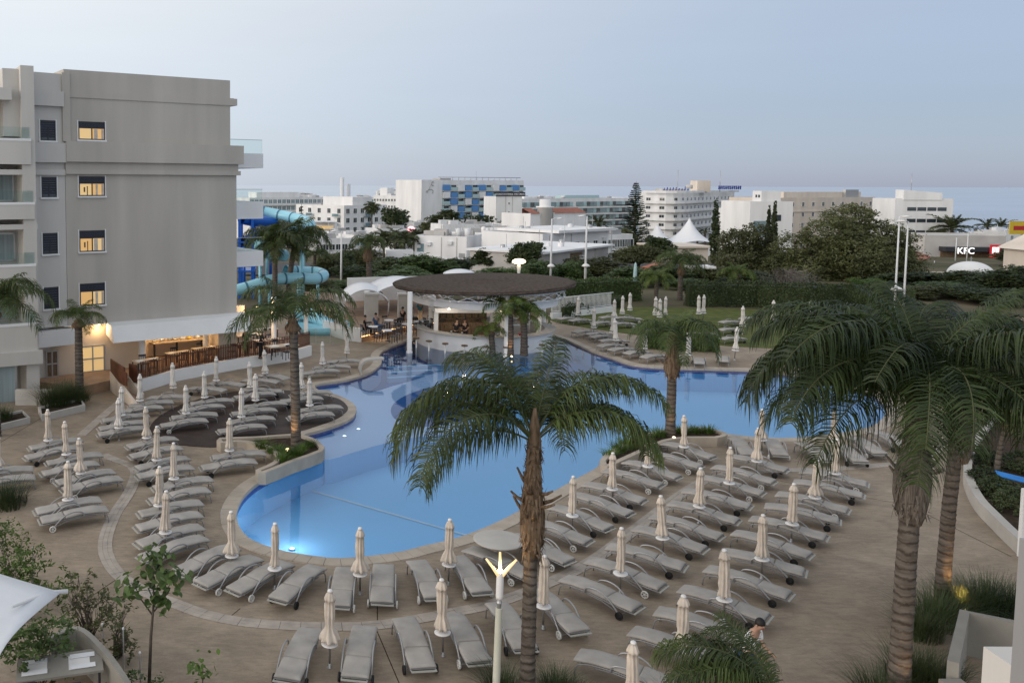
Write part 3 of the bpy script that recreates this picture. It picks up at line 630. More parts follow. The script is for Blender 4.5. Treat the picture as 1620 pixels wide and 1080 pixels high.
# white canopy slab along the terrace
c0, c1 = FH.hit(184, 530, -1.6), FH.hit(382, 500, -1.6)
zc1 = FH.hit(200, 517, -1.2)[1]; zc0 = FH.hit(200, 544, -1.6)[1]
m = MB(); x0, x1 = c0[0], W + .4
pr_ = [(.05, zc1 + .12), (-.8, zc1 + .04), (-1.2, zc0 + .03), (-1.05, zc0), (.05, zc0 + .3)]
b0 = len(m.v)
for x in (x0, x1):
    for (y, z) in pr_: m.v.append(Vector((x, y, z)))
k5 = len(pr_)
for i in range(k5): m.face([b0 + i, b0 + (i + 1) % k5, b0 + k5 + (i + 1) % k5, b0 + k5 + i])
m.face([b0 + i for i in range(k5)][::-1]); m.face([b0 + k5 + i for i in range(k5)])
m.build('canopy', M['white'], parent=H)

# terrace of the restaurant: floor, curved white kerb wall and timber slats
TZ = 0.52
front_px = [(223, 619), (250, 611), (276, 603), (310, 596), (346, 589), (380, 583), (415, 578), (440, 574), (463, 570), (491, 562)]
front = smooth_path([G(u, v)[:2] for u, v in front_px], 5)
back = [FH.o + Vector((math.cos(FH.rz), math.sin(FH.rz), 0)) * s + Vector((-math.sin(FH.rz), math.cos(FH.rz), 0)) * t for s, t in ((W + 9, 9), (W + 2, 5.2), (xd, 5.2), (xd, .6), (-2.2, .3))]
tp = [(p.x, p.y) for p in front] + [(back[0].x, back[0].y), (back[1].x, back[1].y), (back[2].x, back[2].y), (back[3].x, back[3].y), (back[4].x, back[4].y)]
rl = [G(100, 640)[:2], G(165, 640)[:2], G(210, 625)[:2]]
tp2 = tp + [tuple(x) for x in [G(66, 620)[:2], G(128, 628)[:2], G(195, 612)[:2]]]
structure(MB().prism(tp2, -.05, TZ * .999).build('terrace_floor', M['terrace']))
kw = thing('terrace_wall', 'long curved white kerb wall below the restaurant slat fence', 'wall', (front[0].x, front[0].y, 0))
q0 = Vector((front[0].x, front[0].y, 0)); wall_path(MB(), [p - q0 for p in front], .2, 0, .62).build('wall', M['white'], parent=kw)
fn = thing('slat_fence', 'brown vertical timber slat fence curving round the restaurant terrace', 'fence', (front[0].x, front[0].y, .62))
sl = MB().bb(-.03, .03, -.012, .012, .05, .92).mesh('slat', M['slat']); sp = resample(front, .125)
for i in range(len(sp) - 1):
    d = sp[i + 1] - sp[i]; put('slat', sl, fn, sp[i] - q0 + Vector((0, 0, rnd.uniform(-.006, .006))), math.atan2(d.y, d.x))
rr_ = MB()
for hz_ in (.16, .74):
    P_ = [p - q0 for p in offset_path(front, -.03, False)]; rr_.tube([(p.x, p.y, hz_) for p in P_], .022, 4)
rr_.build('rail', M['slat'], parent=fn)
# entrance ramp with side walls
for (a, b, nm) in (((176, 590), (216, 640), 'left'), ((205, 598), (226, 624), 'right')):
    pa, pb = G(a[0], a[1], .9), G(b[0], b[1], .25); t = thing('ramp_wall', 'pale sloping ramp wall with brown rounded panel, %s of the restaurant ramp' % nm, 'wall', (pb.x, pb.y, 0))
    d = Vector((pa.x - pb.x, pa.y - pb.y, 0)); L_ = d.length; rz = math.atan2(d.y, d.x); t.rotation_euler = (0, 0, rz)
    m = MB(); b_ = 0
    for y in (-.08, .08):
        for (x, z) in ((0, 0), (L_, 0), (L_, 1.0), (0, .28)): m.v.append(Vector((x, y, z)))
    for f_ in ((0, 1, 2, 3), (7, 6, 5, 4), (3, 2, 6, 7), (0, 3, 7, 4), (1, 5, 6, 2)): m.face(list(f_))
    m.build('wall', M['tan'], parent=t)
    MB().bb(L_ * .45, L_, -.04, .04, .75, 1.65).bb(L_ * .36, L_ * .45, -.035, .035, .8, 1.45).build('panel', M['slat'], parent=t)
ra = [G(170, 590, .5), G(215, 588, .5), G(226, 622), G(212, 645)]
m = MB(); m.quad((ra[3].x, ra[3].y, .01), (ra[2].x, ra[2].y, .01), (ra[1].x, ra[1].y, TZ + .01), (ra[0].x, ra[0].y, TZ + .01)); structure(m.build('ramp', M['terrace']))
# columns
def column(u, v0, z0, v1, r, label, par=None, m='white'):
    p = G(u, v0, z0); zt = D(u, v1, p.y).z
    return tag(MB().lathe([(r * 1.15, 0), (r * 1.15, .06), (r, .07), (r, zt - z0 - .1), (r * 1.1, zt - z0 - .09), (r * 1.1, zt - z0)], 16).build('column', M[m], loc=p), label, 'column', 'white columns of the restaurant terrace')
column(225, 584, TZ, 530, .19, 'round white column at the left end of the restaurant terrace')
column(325.5, 566, TZ, 505, .17, 'round white column in the middle of the restaurant front')
column(433, 548, TZ, 470, .15, 'round white column behind the two waiters on the terrace')
column(484, 528, TZ, 470, .15, 'round white column at the far end of the slat fence')
# warm lamps under the soffit
for i, (s, t_, e) in enumerate(((xd + 1.3, 1.3, 110), (xd + 4.3, 1.3, 110), (xd - 2.6, .1, 34), (W + 2.5, 2.2, 110))):
    p = FH.o + Vector((math.cos(FH.rz), math.sin(FH.rz), 0)) * s + Vector((-math.sin(FH.rz), math.cos(FH.rz), 0)) * t_
    lt = thing('ceiling_lamp', '%s round warm ceiling lamp from the left under the restaurant soffit' % ORD[i], 'lamp', (p.x, p.y, ZB - .03), 0, 'restaurant ceiling lamps')
    MB().lathe([(.02, -.05), (.08, -.045), (.09, -.01), (.07, 0)], 12).build('shade', M['lamp_warm'], parent=lt)
    l = bpy.data.lights.new('ceiling_bulb', 'POINT'); l.energy = e; l.color = (1, .66, .34); l.shadow_soft_size = .15
    lo = bpy.data.objects.new('bulb', l); COL.objects.link(lo); lo.parent = lt; lo.location = (0, 0, -.2)
# buffet and dining tables
def hl(s, t_, z=TZ): 
    p = FH.o + Vector((math.cos(FH.rz), math.sin(FH.rz), 0)) * s + Vector((-math.sin(FH.rz), math.cos(FH.rz), 0)) * t_; return (p.x, p.y, z)
bf = thing('buffet_table', 'long buffet counter with dishes against the lit restaurant wall', 'table', hl(xd + 3.2, 2.45), FH.rz)
MB().bb(-2.0, 2.0, -.4, .4, .86, .92).build('counter_top', M['table_wood'], parent=bf)
for x in (-1.8, -.4, 1.2, 1.9): MB().bb(x - .05, x + .05, -.05, .05, 0, .86).build('leg', M['frame_dark'], parent=bf)
for i in range(9):
    x = -1.8 + i * .45 + rnd.uniform(-.08, .08); hgt = rnd.uniform(.12, .32)
    tag(MB().lathe([(.08, 0), (.15, .03), (.17, hgt * .5), (.1, hgt), (.03, hgt + .03)], 10).build('serving_dish', rnd.choice([M['disc'], M['boot'], M['yellow'], M['alu']]), loc=tuple(Vector(hl(xd + 3.2 + x, 2.45, TZ + .92)))), '%s small serving dish from the left on the buffet counter' % ORD[i], 'dish', 'dishes on the buffet')
def dining_table(p, rz, L_, W_, label, grp='tables on the restaurant terrace'):
    t = thing('dining_table', label, 'table', p, rz, grp)
    MB().bb(-L_ / 2, L_ / 2, -W_ / 2, W_ / 2, .70, .745).build('tabletop', M['table_wood'], parent=t)
    for x in (-L_ / 2 + .08, L_ / 2 - .08):
        for y in (-W_ / 2 + .08, W_ / 2 - .08): MB().bb(x - .025, x + .025, y - .025, y + .025, 0, .70).build('leg', M['frame_dark'], parent=t)
    MB().bb(-L_ * .4, -L_ * .15, -W_ * .3, W_ * .3, .746, .752).bb(L_ * .1, L_ * .35, -W_ * .3, W_ * .3, .746, .752).build('place_mat', M['disc'], parent=t)
    return t
def chair(p, rz, label, grp='chairs at the tables', m='frame_dark'):
    t = thing('chair', label, 'chair', p, rz, grp)
    MB().bb(-.21, .21, -.21, .21, .43, .46).build('seat', M[m], parent=t)
    bk = MB().bb(-.21, .21, .19, .22, .80, .90)
    for i in range(4): bk.bb(-.19 + i * .12, -.17 + i * .12, .195, .215, .46, .80)
    bk.build('backrest', M[m], parent=t)
    for x in (-.19, .19):
        for y in (-.19, .19): MB().bb(x - .016, x + .016, y - .016, y + .016, 0, .43).build('leg', M[m], parent=t)
for i, (u, v, L_) in enumerate(((240, 583, 1.6), (290, 573, 1.5), (330, 563, 1.5), (365, 556, 1.5), (392, 529, 1.8), (425, 537, 1.8), (446, 546, 1.9), (420, 520, 1.6))):
    p = G(u, v, TZ + .74)
    if i < 4: p = min(front, key=lambda q: (q - G(u, 600)).length if False else abs(q.x / q.y - ray(u, 600).x / ray(u, 600).y)).copy(); p += Vector((-.35, 1.25, 0))
    dining_table((p.x, p.y, TZ), FH.rz + (.1 if i < 4 else 0), L_, .8, '%s pale dining table from the left on the restaurant terrace' % ORD[i])
    for s in (-1, 1):
        d = Vector((-math.sin(FH.rz), math.cos(FH.rz), 0)) * .62 * s; chair((p.x + d.x, p.y + d.y, TZ), FH.rz + (0 if s > 0 else math.pi), 'dark slatted chair %s the %s terrace dining table' % ('behind' if s > 0 else 'in front of', ORD[i]))
# red extinguisher by the small door, planter box with clipped shrub beside
p = G(61, 608); fe = thing('fire_extinguisher', 'red fire extinguisher on a stand beside the small side door', 'extinguisher', p)
MB().lathe([(.09, 0), (.10, .05), (.10, .42), (.06, .5), (.03, .52)], 12).build('cylinder', M['red'], parent=fe); MB().lathe([(.03, .52), (.05, .54), (.05, .62), (.02, .66)], 8).build('valve', M['rubber'], parent=fe)
planter([(60, 643), (128, 630), (135, 640), (66, 656)], .3, 'low concrete planter with a clump of shrub at the hotel corner', .15, 0, True, 'planter', 'concrete')
wl = thing('garden_wall', 'low pale wall stub in front of the hotel side door', 'wall', G(55, 640)); MB().bb(-.9, .9, -.12, .12, 0, .75).build('wall', M['concrete'], parent=wl)
planter([(-60, 668), (35, 648), (48, 660), (-50, 684)], .25, 'low concrete flower bed along the ground-floor rooms at the left edge', .15, 0, True, 'planter', 'concrete')

# ------------------------------------------------------------------ sun loungers
def spl(pts, x):
    for i in range(len(pts) - 1):
        if x <= pts[i + 1][0] or i == len(pts) - 2:
            (x0, a), (x1, b) = pts[i], pts[i + 1]; t = max(0, min(1, (x - x0) / (x1 - x0))); t = t * t * (3 - 2 * t) * .5 + t * .5; return a + (b - a) * t
PROF = [(-1.05, .33), (-.65, .385), (-.2, .39), (.3, .34), (.7, .29), (1.06, .275)]
def cushion(x0, x1, wid=.59, th=.062, seed=0):
    m = MB(); m.smooth = True; r = random.Random(seed); nx_ = 9; hw = wid / 2
    cs = [(-hw, .25), (-hw + .012, .75), (-hw + .05, 1), (-hw * .35, 1.06), (hw * .35, 1.06), (hw - .05, 1), (hw - .012, .75), (hw, .25), (hw - .01, .02), (-hw + .01, .02)]
    xs_ = [x0, x0 + .02, x0 + .06] + [x0 + (x1 - x0) * i / nx_ for i in range(1, nx_)] + [x1 - .06, x1 - .02, x1]
    for i, x in enumerate(xs_):
        e = {0: .62, len(xs_) - 1: .62, 1: .88, len(xs_) - 2: .88}.get(i, 1.0); zb = spl(PROF, x)
        for (y, h) in cs:
            hh = h * th * e * (1 + .10 * math.sin(x * 9 + seed * 2 + y * 5)) + (0.006 * r.uniform(-1, 1) if h > .9 else 0); m.v.append(Vector((x, y * (1 - .03 * (1 - e)), zb + hh)))
    c = len(cs)
    for i in range(len(xs_) - 1):
        for j in range(c): m.face([i * c + j, i * c + (j + 1) % c, (i + 1) * c + (j + 1) % c, (i + 1) * c + j])
    m.face([j for j in reversed(range(c))]); m.face([(len(xs_) - 1) * c + j for j in range(c)])
    return m
LM = {}
LM['upper_cushion'] = [cushion(-1.04, .30, seed=s).mesh('upper_cushion', M['cushion']) for s in (1, 2, 3, 7, 8)]
LM['lower_cushion'] = [cushion(.312, 1.0, seed=s).mesh('lower_cushion', M['cushion']) for s in (4, 5, 6, 9, 10)]
fm = MB()
for s in (-1, 1):
    y = s * .27
    pts = [(-1.03 + .02, y, 0), (-1.0, y, .12), (-.97, y, .23), (-.90, y, .29), (-.7, y, spl(PROF, -.7) - .04)]
    pts += [(x, y, spl(PROF, x) - .035) for x in (-.4, -.1, .2, .5, .8, 1.06)]
    fm.tube(pts, .017, 6); fm.tube([(-.6, y, .30), (-.2, y, .315), (.2, y, .27), (.72, y, .10)], .014, 5)
for x in (-.95, -.2, .35, .95): fm.tube([(x, -.27, spl(PROF, x) - .04), (x, .27, spl(PROF, x) - .04)], .012, 5)
for i in range(14):
    x = -.98 + i * .15; fm.box((x, 0, spl(PROF, x) - .008), (.10, .53, .012))
fm.tube([(.72, -.33, .10), (.72, .33, .10)], .011, 5)
LM['frame'] = fm.mesh('frame', M['lounge_frame'])
am = MB(); am.tube(smooth_path([(-.24, 0, .345), (-.23, 0, .43), (-.15, 0, .50), (.06, 0, .53), (.28, 0, .48), (.48, 0, .34), (.72, 0, .10)], 3), .021, 6)
LM['armrest'] = am.mesh('armrest', M['arm'])
LM['end_bar'] = MB().box((1.075, 0, .245), (.05, .56, .022)).mesh('end_bar', M['plate'])
def wheel(mt, spokes):
    m = MB(); m.smooth = True; n_ = 16
    def cyl(r0, r1, w0):
        b = len(m.v)
        for (r_, yy) in ((r0, -w0), (r1, -w0), (r1, w0), (r0, w0)):
            for j in range(n_): a = 2 * math.pi * j / n_; m.v.append(Vector((r_ * math.cos(a), yy, r_ * math.sin(a))))
        for q in range(4):
            for j in range(n_): m.face([b + q * n_ + j, b + q * n_ + (j + 1) % n_, b + ((q + 1) % 4) * n_ + (j + 1) % n_, b + ((q + 1) % 4) * n_ + j])
    cyl(.072, .10, .022)
    if spokes:
        cyl(.004, .03, .02)
        for k_ in range(5): a = 2 * math.pi * k_ / 5; m.box((.05 * math.cos(a), 0, .05 * math.sin(a)), (.05, .02, .018), R=Matrix.Rotation(-a, 3, 'Y'))
    else: cyl(.004, .073, .012)
    return m.mesh('wheel', mt)
LM['wheel'] = [wheel(M['rubber'], False), wheel(M['wheel_white'], True)]
LR = random.Random(11)
def lounger(p, rz, label, group):
    t = thing('sun_lounger', label, 'sun lounger', p, rz, group)
    put('upper_cushion', LR.choice(LM['upper_cushion']), t, (LR.uniform(-.01, .01), LR.uniform(-.012, .012), 0), LR.uniform(-.012, .012))
    put('lower_cushion', LR.choice(LM['lower_cushion']), t, (LR.uniform(-.004, .012), LR.uniform(-.012, .012), 0), LR.uniform(-.012, .012))
    put('frame', LM['frame'], t); put('end_bar', LM['end_bar'], t); wm = LM['wheel'][1 if LR.random() < .45 else 0]
    for s in (-1, 1):
        put('armrest', LM['armrest'], t, (0, s * .325, 0)); put('wheel', wm, t, (.72, s * .36, .10))
    return t
LZ = .40
def row(desc, group, pts, fix=None):        # pts: leg end and wheel end of each lounger as seen in the photo
    n_ = len(pts)
    for i, (a, b) in enumerate(pts):
        pa, pb = G(a[0], a[1], LZ), G(b[0], b[1], LZ); d = pb - pa; c = (pa + pb) / 2; rz = math.atan2(d.y, d.x)
        lounger((c.x + LR.gauss(0, .03), c.y + LR.gauss(0, .04), 0), rz + LR.gauss(0, .035), desc % ORD[i], group)
def seg(ox, oy, s, *q): return [(zz(ox, oy, s, (x0, y0))[0], zz(ox, oy, s, (x1, y1))[0]) for (x0, y0, x1, y1) in q]
R8 = (880, 640, 2.4537); R6 = (0, 640, 2.4537); R7 = (400, 660, 2.572); R1 = (150, 560, 6.75); R2 = (330, 540, 6.0); R3 = (880, 460, 9.0); R4 = (1020, 450, 7.714)
row('grey cushioned lounger, %s from the far planter in the row along the right pool edge', 'loungers along the right pool edge',
    seg(*R8, (440, 150, 592, 190), (375, 188, 545, 228), (275, 223, 455, 266), (212, 260, 398, 302), (135, 308, 318, 358), (88, 350, 258, 402), (0, 400, 188, 455), (-85, 455, 95, 508), (-170, 515, 10, 572)))
row('grey cushioned lounger, %s from the far end in the middle row on the paver band', 'loungers in the middle row',
    seg(*R8, (690, 200, 875, 240), (633, 242, 832, 286), (585, 283, 775, 328), (512, 333, 730, 378), (458, 383, 685, 432), (405, 437, 618, 490), (312, 483, 545, 543), (225, 548, 465, 612), (145, 603, 392, 684), (45, 678, 298, 765)))
row('grey cushioned lounger, %s from the far end in the outer right row', 'loungers in the outer right row',
    seg(*R8, (970, 258, 1185, 292), (942, 300, 1158, 337), (880, 345, 1110, 392), (832, 390, 1075, 437), (782, 445, 1025, 497), (718, 500, 970, 557), (672, 570, 935, 632), (598, 633, 875, 712), (518, 718, 795, 802), (430, 800, 690, 885), (335, 880, 600, 968), (120, 965, 435, 1062)))
row('grey cushioned lounger, %s from the planter facing the small bay of the pool', 'loungers by the small pool bay',
    seg(*R8, (690, 128, 748, 186), (818, 125, 885, 192), (945, 143, 1055, 208), (1085, 148, 1180, 208), (1150, 125, 1258, 178), (1245, 108, 1350, 150)))
row('grey cushioned lounger, %s from the left in the row at the near pool end', 'loungers at the near pool end',
    seg(*R7, (268, 597, 90, 722), (375, 612, 345, 738), (535, 597, 522, 735), (680, 585, 738, 712), (838, 580, 922, 672), (908, 540, 1095, 615), (1090, 490, 1240, 555)))
row('grey cushioned lounger, %s from the left in the nearest row outside the paver band', 'loungers in the nearest row',
    seg(*R7, (240, 858, 148, 1030), (446, 858, 412, 1030), (635, 835, 695, 985), (828, 805, 905, 958), (1000, 755, 1118, 922), (1170, 705, 1320, 852)))
row('grey cushioned lounger, %s from the front in the left row inside the paver band', 'loungers in the left inner row',
    seg(*R6, (1118, 605, 905, 712), (1000, 585, 768, 692), (905, 545, 690, 635), (785, 518, 562, 580), (778, 470, 535, 527), (778, 418, 545, 463), (778, 375, 550, 410), (805, 327, 592, 357), (812, 283, 605, 312), (742, 238, 535, 266), (738, 203, 530, 236), (702, 165, 508, 192), (688, 128, 496, 156)))
row('grey cushioned lounger, %s from the front in the outer left group', 'loungers in the outer left group',
    seg(*R6, (408, 397, 160, 440), (388, 358, 148, 397), (465, 283, 240, 326), (442, 252, 222, 290), (378, 223, 165, 252), (398, 188, 186, 217), (293, 163, 90, 196), (312, 133, 108, 158), (120, 278, -80, 300), (118, 243, -95, 262)))
row('grey cushioned lounger, %s from the front beside the left planter', 'loungers beside the left planter',
    seg(*R6, (985, 218, 785, 237), (1025, 183, 825, 193)))
row('grey cushioned lounger, %s from the front in the left row beside the timber deck', 'loungers left of the timber deck',
    seg(*R1, (525, 785, 70, 832), (525, 715, 75, 772), (530, 648, 110, 684), (665, 566, 300, 598), (795, 502, 360, 535), (950, 452, 615, 446)))
row('grey cushioned lounger, %s from the front in the left column on the timber deck', 'loungers on the timber deck left',
    seg(*R1, (1205, 705, 718, 742), (1295, 633, 822, 655), (1375, 548, 950, 585), (1465, 483, 1050, 505)))
row('grey cushioned lounger, %s from the front in the middle column on the timber deck', 'loungers on the timber deck middle',
    seg(*R2, (538, 793, 92, 828), (635, 713, 190, 742), (648, 637, 228, 665), (733, 578, 340, 604), (628, 487, 238, 514), (330, 455, 690, 452)))
row('grey cushioned lounger, %s from the front in the right column on the timber deck', 'loungers on the timber deck right',
    seg(*R2, (1182, 683, 770, 704), (1255, 612, 855, 634), (1085, 527, 690, 548), (1132, 474, 800, 488)))
row('grey cushioned lounger, %s from the left below the slat fence', 'loungers below the slat fence',
    seg(*R2, (110, 455, -140, 425), (290, 408, 60, 382), (612, 378, 370, 352), (722, 342, 510, 305)))
row('grey cushioned lounger, %s from the front on the far left pool side by the bar', 'loungers on the far left pool side',
    seg(*R2, (1200, 272, 930, 285), (1325, 232, 1025, 235), (1435, 178, 1140, 178)))
row('grey cushioned lounger, %s from the right in the far row across the pool', 'loungers in the far row',
    seg(*R3, (1200, 950, 1570, 885), (935, 890, 1345, 832), (725, 838, 1130, 790), (575, 786, 960, 742), (598, 705, 1010, 688), (472, 655, 830, 620), (412, 618, 760, 578), (215, 590, 560, 542)))
row('pale lounger, %s from the left on the lawn beyond the pool', 'loungers on the lawn',
    seg(*R3, (50, 395, 295, 372), (210, 418, 485, 395), (560, 455, 775, 428), (860, 462, 1045, 452), (690, 372, 885, 362), (900, 378, 1135, 380)))
row('pale lounger, %s from the left on the right part of the lawn', 'loungers on the right part of the lawn',
    seg(*R4, (580, 588, 835, 588), (930, 548, 1150, 530), (975, 455, 1150, 444), (955, 655, 1170, 638), (1195, 415, 1335, 390)))
row('pale lounger, %s from the left at the far pool edge beside the hedge', 'loungers at the far pool edge by the hedge',
    seg(*R4, (408, 925, 440, 850), (650, 960, 672, 868), (958, 930, 962, 855), (1640, 880, 1610, 800), (1850, 900, 1800, 820), (2050, 930, 1990, 850), (2230, 960, 2160, 885)))

# ------------------------------------------------------------------ closed parasols
def folded(seed, flare, tied):
    r = random.Random(seed); n_ = 40; ph = r.uniform(0, 6)
    prof = [(.02, 1.79), (.045, 1.78), (.05, 1.755), (.035, 1.74), (.085, 1.70), (.125, 1.60), (.13, 1.56), (.098, 1.555), (.102, 1.45), (.112, 1.25), (.108, 1.05), (.092 if tied else .115, .98), (.105 if tied else .125, .92), (.135 * flare, .80), (.165 * flare, .70), (.17 * flare, .645), (.10, .64)]
    def wob(i, j, an, z):
        if z > 1.735: return 1
        a = .10 if z > 1.555 else .24; return 1 + a * math.cos(8 * an + ph + 1.1 * math.sin(3.3 * z + ph)) + .06 * math.sin(5 * an + 6 * z + ph) + (.10 * math.sin(2 * an + ph * 2 + z * 3) if z < 1.2 else .04 * math.sin(3 * an + ph))
    return MB().lathe(list(reversed(prof)), n_, wob=wob)
UM = [folded(i, f, t).mesh('canopy', M['umb']) for i, (f, t) in enumerate(((1, True), (.85, False), (1.2, True), (.9, True), (.78, False), (1.35, True), (1.05, False), (.95, True)))]
UMW = [folded(i + 9, f, t).mesh('canopy', M['umb_white']) for i, (f, t) in enumerate(((.95, True), (.8, False), (1.05, True)))]
UC = MB().lathe([(.055, 1.74), (.06, 1.76), (.05, 1.785), (.02, 1.80)], 12).mesh('cap', M['disc'])
UP = MB().lathe([(.024, 0), (.024, .55), (.019, .56), (.019, 1.7)], 8).mesh('pole', M['pole'])
UF = MB().lathe([(.06, 0), (.06, .015), (.03, .03), (.03, .10)], 10).mesh('ground_socket', M['alu'])
UT = MB().lathe([(.02, .50), (.05, .505), (.05, .53), (.178, .535), (.185, .545), (.185, .558), (.178, .566), (.02, .566)], 24).mesh('table_disc', M['disc'])
def umbrella(u, v, label, group, white=False, s=1.0, lean=0.0):
    p = G(u, v, .56 * s); t = thing('closed_parasol', label, 'parasol', (p.x, p.y, 0), LR.uniform(0, 6.28), group, s)
    t.rotation_euler = (LR.gauss(0, .02), LR.gauss(0, .02) + lean, LR.uniform(0, 6.28))
    q_ = LR.uniform(.78, .95); put('canopy', LR.choice(UMW if white else UM), t, None, 0, (q_, q_, 1.0)); put('cap', UC, t); put('pole', UP, t); put('table_disc', UT, t); put('ground_socket', UF, t)
def umbs(desc, group, z, pts, white=False, s=1.0):
    for i, q in enumerate(zz(*z, *pts)): umbrella(q[0], q[1], desc % ORD[i], group, white, s)
umbs('closed ecru parasol with disc table, %s from the planter, right pool edge', 'parasols along the right pool edge', R8, [(498, 160), (355, 237), (218, 325), (62, 428)])
umbs('closed ecru parasol with disc table, %s from the far end, middle row', 'parasols in the middle row', R8, [(778, 217), (672, 303), (555, 392), (418, 516), (250, 652)])
umbs('closed ecru parasol with disc table, %s from the far end, outer right row', 'parasols in the outer right row', R8, [(1082, 263), (1003, 357), (915, 460), (800, 596), (655, 755), (490, 945), (295, 1150)])
umbs('closed ecru parasol with disc table, %s from the left by the small pool bay', 'parasols by the small pool bay', R8, [(800, 135), (1075, 140)])
umbs('closed ecru parasol with disc table, %s from the left at the near pool end', 'parasols at the near pool end', R7, [(-85, 560), (88, 612), (437, 635), (797, 597)])
umbs('closed ecru parasol with disc table, %s from the left in the nearest row', 'parasols in the nearest row', R7, [(313, 917), (775, 873), (1183, 768)])
umbs('closed ecru parasol with disc table, %s from the front in the left inner row', 'parasols in the left inner row', R6, [(640, 492), (617, 388), (675, 285), (607, 212), (571, 125)])
umbs('closed ecru parasol with disc table, %s from the front in the outer left group', 'parasols in the outer left group', R6, [(262, 367), (317, 262), (260, 190), (187, 135), (-6, 245)])
umbs('closed pale parasol between two loungers beside the left planter, %s from it', 'parasols beside the left planter', R6, [(890, 175)])
umbs('closed pale parasol, %s from the left between the timber deck and the slat fence', 'parasols around the timber deck left', R1, [(255, 780), (285, 645), (480, 490), (840, 355), (975, 625), (1175, 455), (1295, 275)], True)
umbs('closed pale parasol, %s from the left on the right half of the timber deck', 'parasols around the timber deck right', R2, [(310, 710), (400, 425), (445, 552), (540, 295), (880, 430), (960, 600), (1080, 205), (1310, 105)], True)
umbs('closed white parasol, %s from the left on the lawn across the pool', 'parasols on the lawn', R3, [(305, 335), (535, 520), (795, 590), (830, 380), (860, 700), (940, 320), (1050, 270), (1245, 812), (1410, 335), (1470, 370), (1550, 330)], True, 1.12)
umbs('closed white parasol, %s from the left on the far right lawn', 'parasols on the far right lawn', R4, [(535, 855), (660, 352), (715, 345), (1100, 800), (1195, 505), (1560, 420), (2020, 420)], True, 1.15)

# ------------------------------------------------------------------ round table and curved bench
p = G(789, 853, .72); t = thing('round_table', 'large round pale table standing over a lounger beside the pool', 'table', (p.x, p.y, 0))
MB().lathe([(.03, .66), (.66, .68), (.70, .70), (.70, .725), (.66, .735), (.03, .735)], 40).build('tabletop', M['concrete'], parent=t)
MB().lathe([(.30, 0), (.30, .03), (.05, .05), (.05, .68)], 14).build('pedestal', M['alu'], parent=t)
p = G(575, 592); t = thing('curved_bench', 'grey curved concrete bench at the pool edge left of the bar', 'bench', p, .1)
m = MB(); cv = [(-.15, .0), (-.22, .3), (-.15, .6), (.0, .78), (.25, .86), (.6, .88), (1.1, .90)]
for i in range(len(cv) - 1):
    (x0, z0), (x1, z1) = cv[i], cv[i + 1]; d = Vector((x1 - x0, 0, z1 - z0)); a = math.atan2(d.z, d.x); m.box(((x0 + x1) / 2, 0, (z0 + z1) / 2), (d.length + .03, .6 + .001 * i, .09), R=Matrix.Rotation(-a, 3, 'Y'))
m.build('shell', M['concrete'], parent=t)

# ------------------------------------------------------------------ swim-up bar under a round thatched roof
BC = Vector((12.35, 60.0, 0)); bar = thing('pool_bar', 'round white swim-up bar under a flat dark thatched roof', 'bar', BC)
roof = MB().lathe([(.1, 3.92), (5.8, 3.82), (6.05, 3.85), (6.12, 3.93), (6.08, 4.02), (5.4, 4.08), (4.4, 4.13), (3.0, 4.18), (1.5, 4.22), (.1, 4.24)], 96, wob=lambda i, j, an, z: 1 + (.006 * math.sin(j * 7.3) + .004 * math.sin(j * 2.9 + i)))
ro = roof.build('thatched_roof', M['thatch'], parent=bar); ro.rotation_euler = (math.radians(0), math.radians(-1.6), 0)
sh = MB()
for q in range(14):
    r_ = 6.05 - q * .42; zb = 4.03 + (6.05 - r_) * .037; sh.lathe([(r_ - .40, zb + .015), (r_, zb), (r_ + .015, zb + .02), (r_ - .38, zb + .05)], 72, wob=lambda i, j, an, z: 1 + .004 * math.sin(j * 5.1 + i * 2))
so_ = sh.build('thatch_courses', M['thatch'], parent=bar); so_.rotation_euler = ro.rotation_euler
drum = MB(); 
for k_ in range(48):
    a0, a1 = 2 * math.pi * k_ / 48, 2 * math.pi * (k_ + 1) / 48
    for (ra, rb, z0, z1) in ((4.9, 4.7, 2.75, 3.25),):
        drum.prism([(ra * math.cos(a0), ra * math.sin(a0)), (ra * math.cos(a1), ra * math.sin(a1)), (rb * math.cos(a1), rb * math.sin(a1)), (rb * math.cos(a0), rb * math.sin(a0))], z0, z1, bot=True)
drum.build('fascia_ring', M['white'], parent=bar)
br = MB()
for k_ in range(24):
    a0, a1 = 2 * math.pi * k_ / 24, 2 * math.pi * (k_ + 1) / 24
    br.tube([(5.3 * math.cos(a0), 5.3 * math.sin(a0), 3.3), (5.3 * math.cos(a1), 5.3 * math.sin(a1), 3.75)], .035, 5); br.tube([(5.3 * math.cos(a0), 5.3 * math.sin(a0), 3.75), (5.3 * math.cos(a1), 5.3 * math.sin(a1), 3.3)], .035, 5)
    br.tube([(5.3 * math.cos(a0), 5.3 * math.sin(a0), 3.3), (5.3 * math.cos(a1), 5.3 * math.sin(a1), 3.3)], .05, 5); br.tube([(5.3 * math.cos(a0), 5.3 * math.sin(a0), 3.75), (5.3 * math.cos(a1), 5.3 * math.sin(a1), 3.75)], .05, 5)
br.build('truss_ring', M['white'], parent=bar)
cols = [(-5.55, -4.0), (4.9, 3.0), (.35, -5.3), (-4.6, 3.6), (.8, 5.5), (3.9, -3.6)]
for (x, y) in cols[:5]:
    MB().lathe([(.20, -1.1), (.20, .0), (.16, .05), (.16, 3.82)], 14).build('column', M['white'], parent=bar, loc=(x, y, 0))
ctr = MB(); nsg = 72
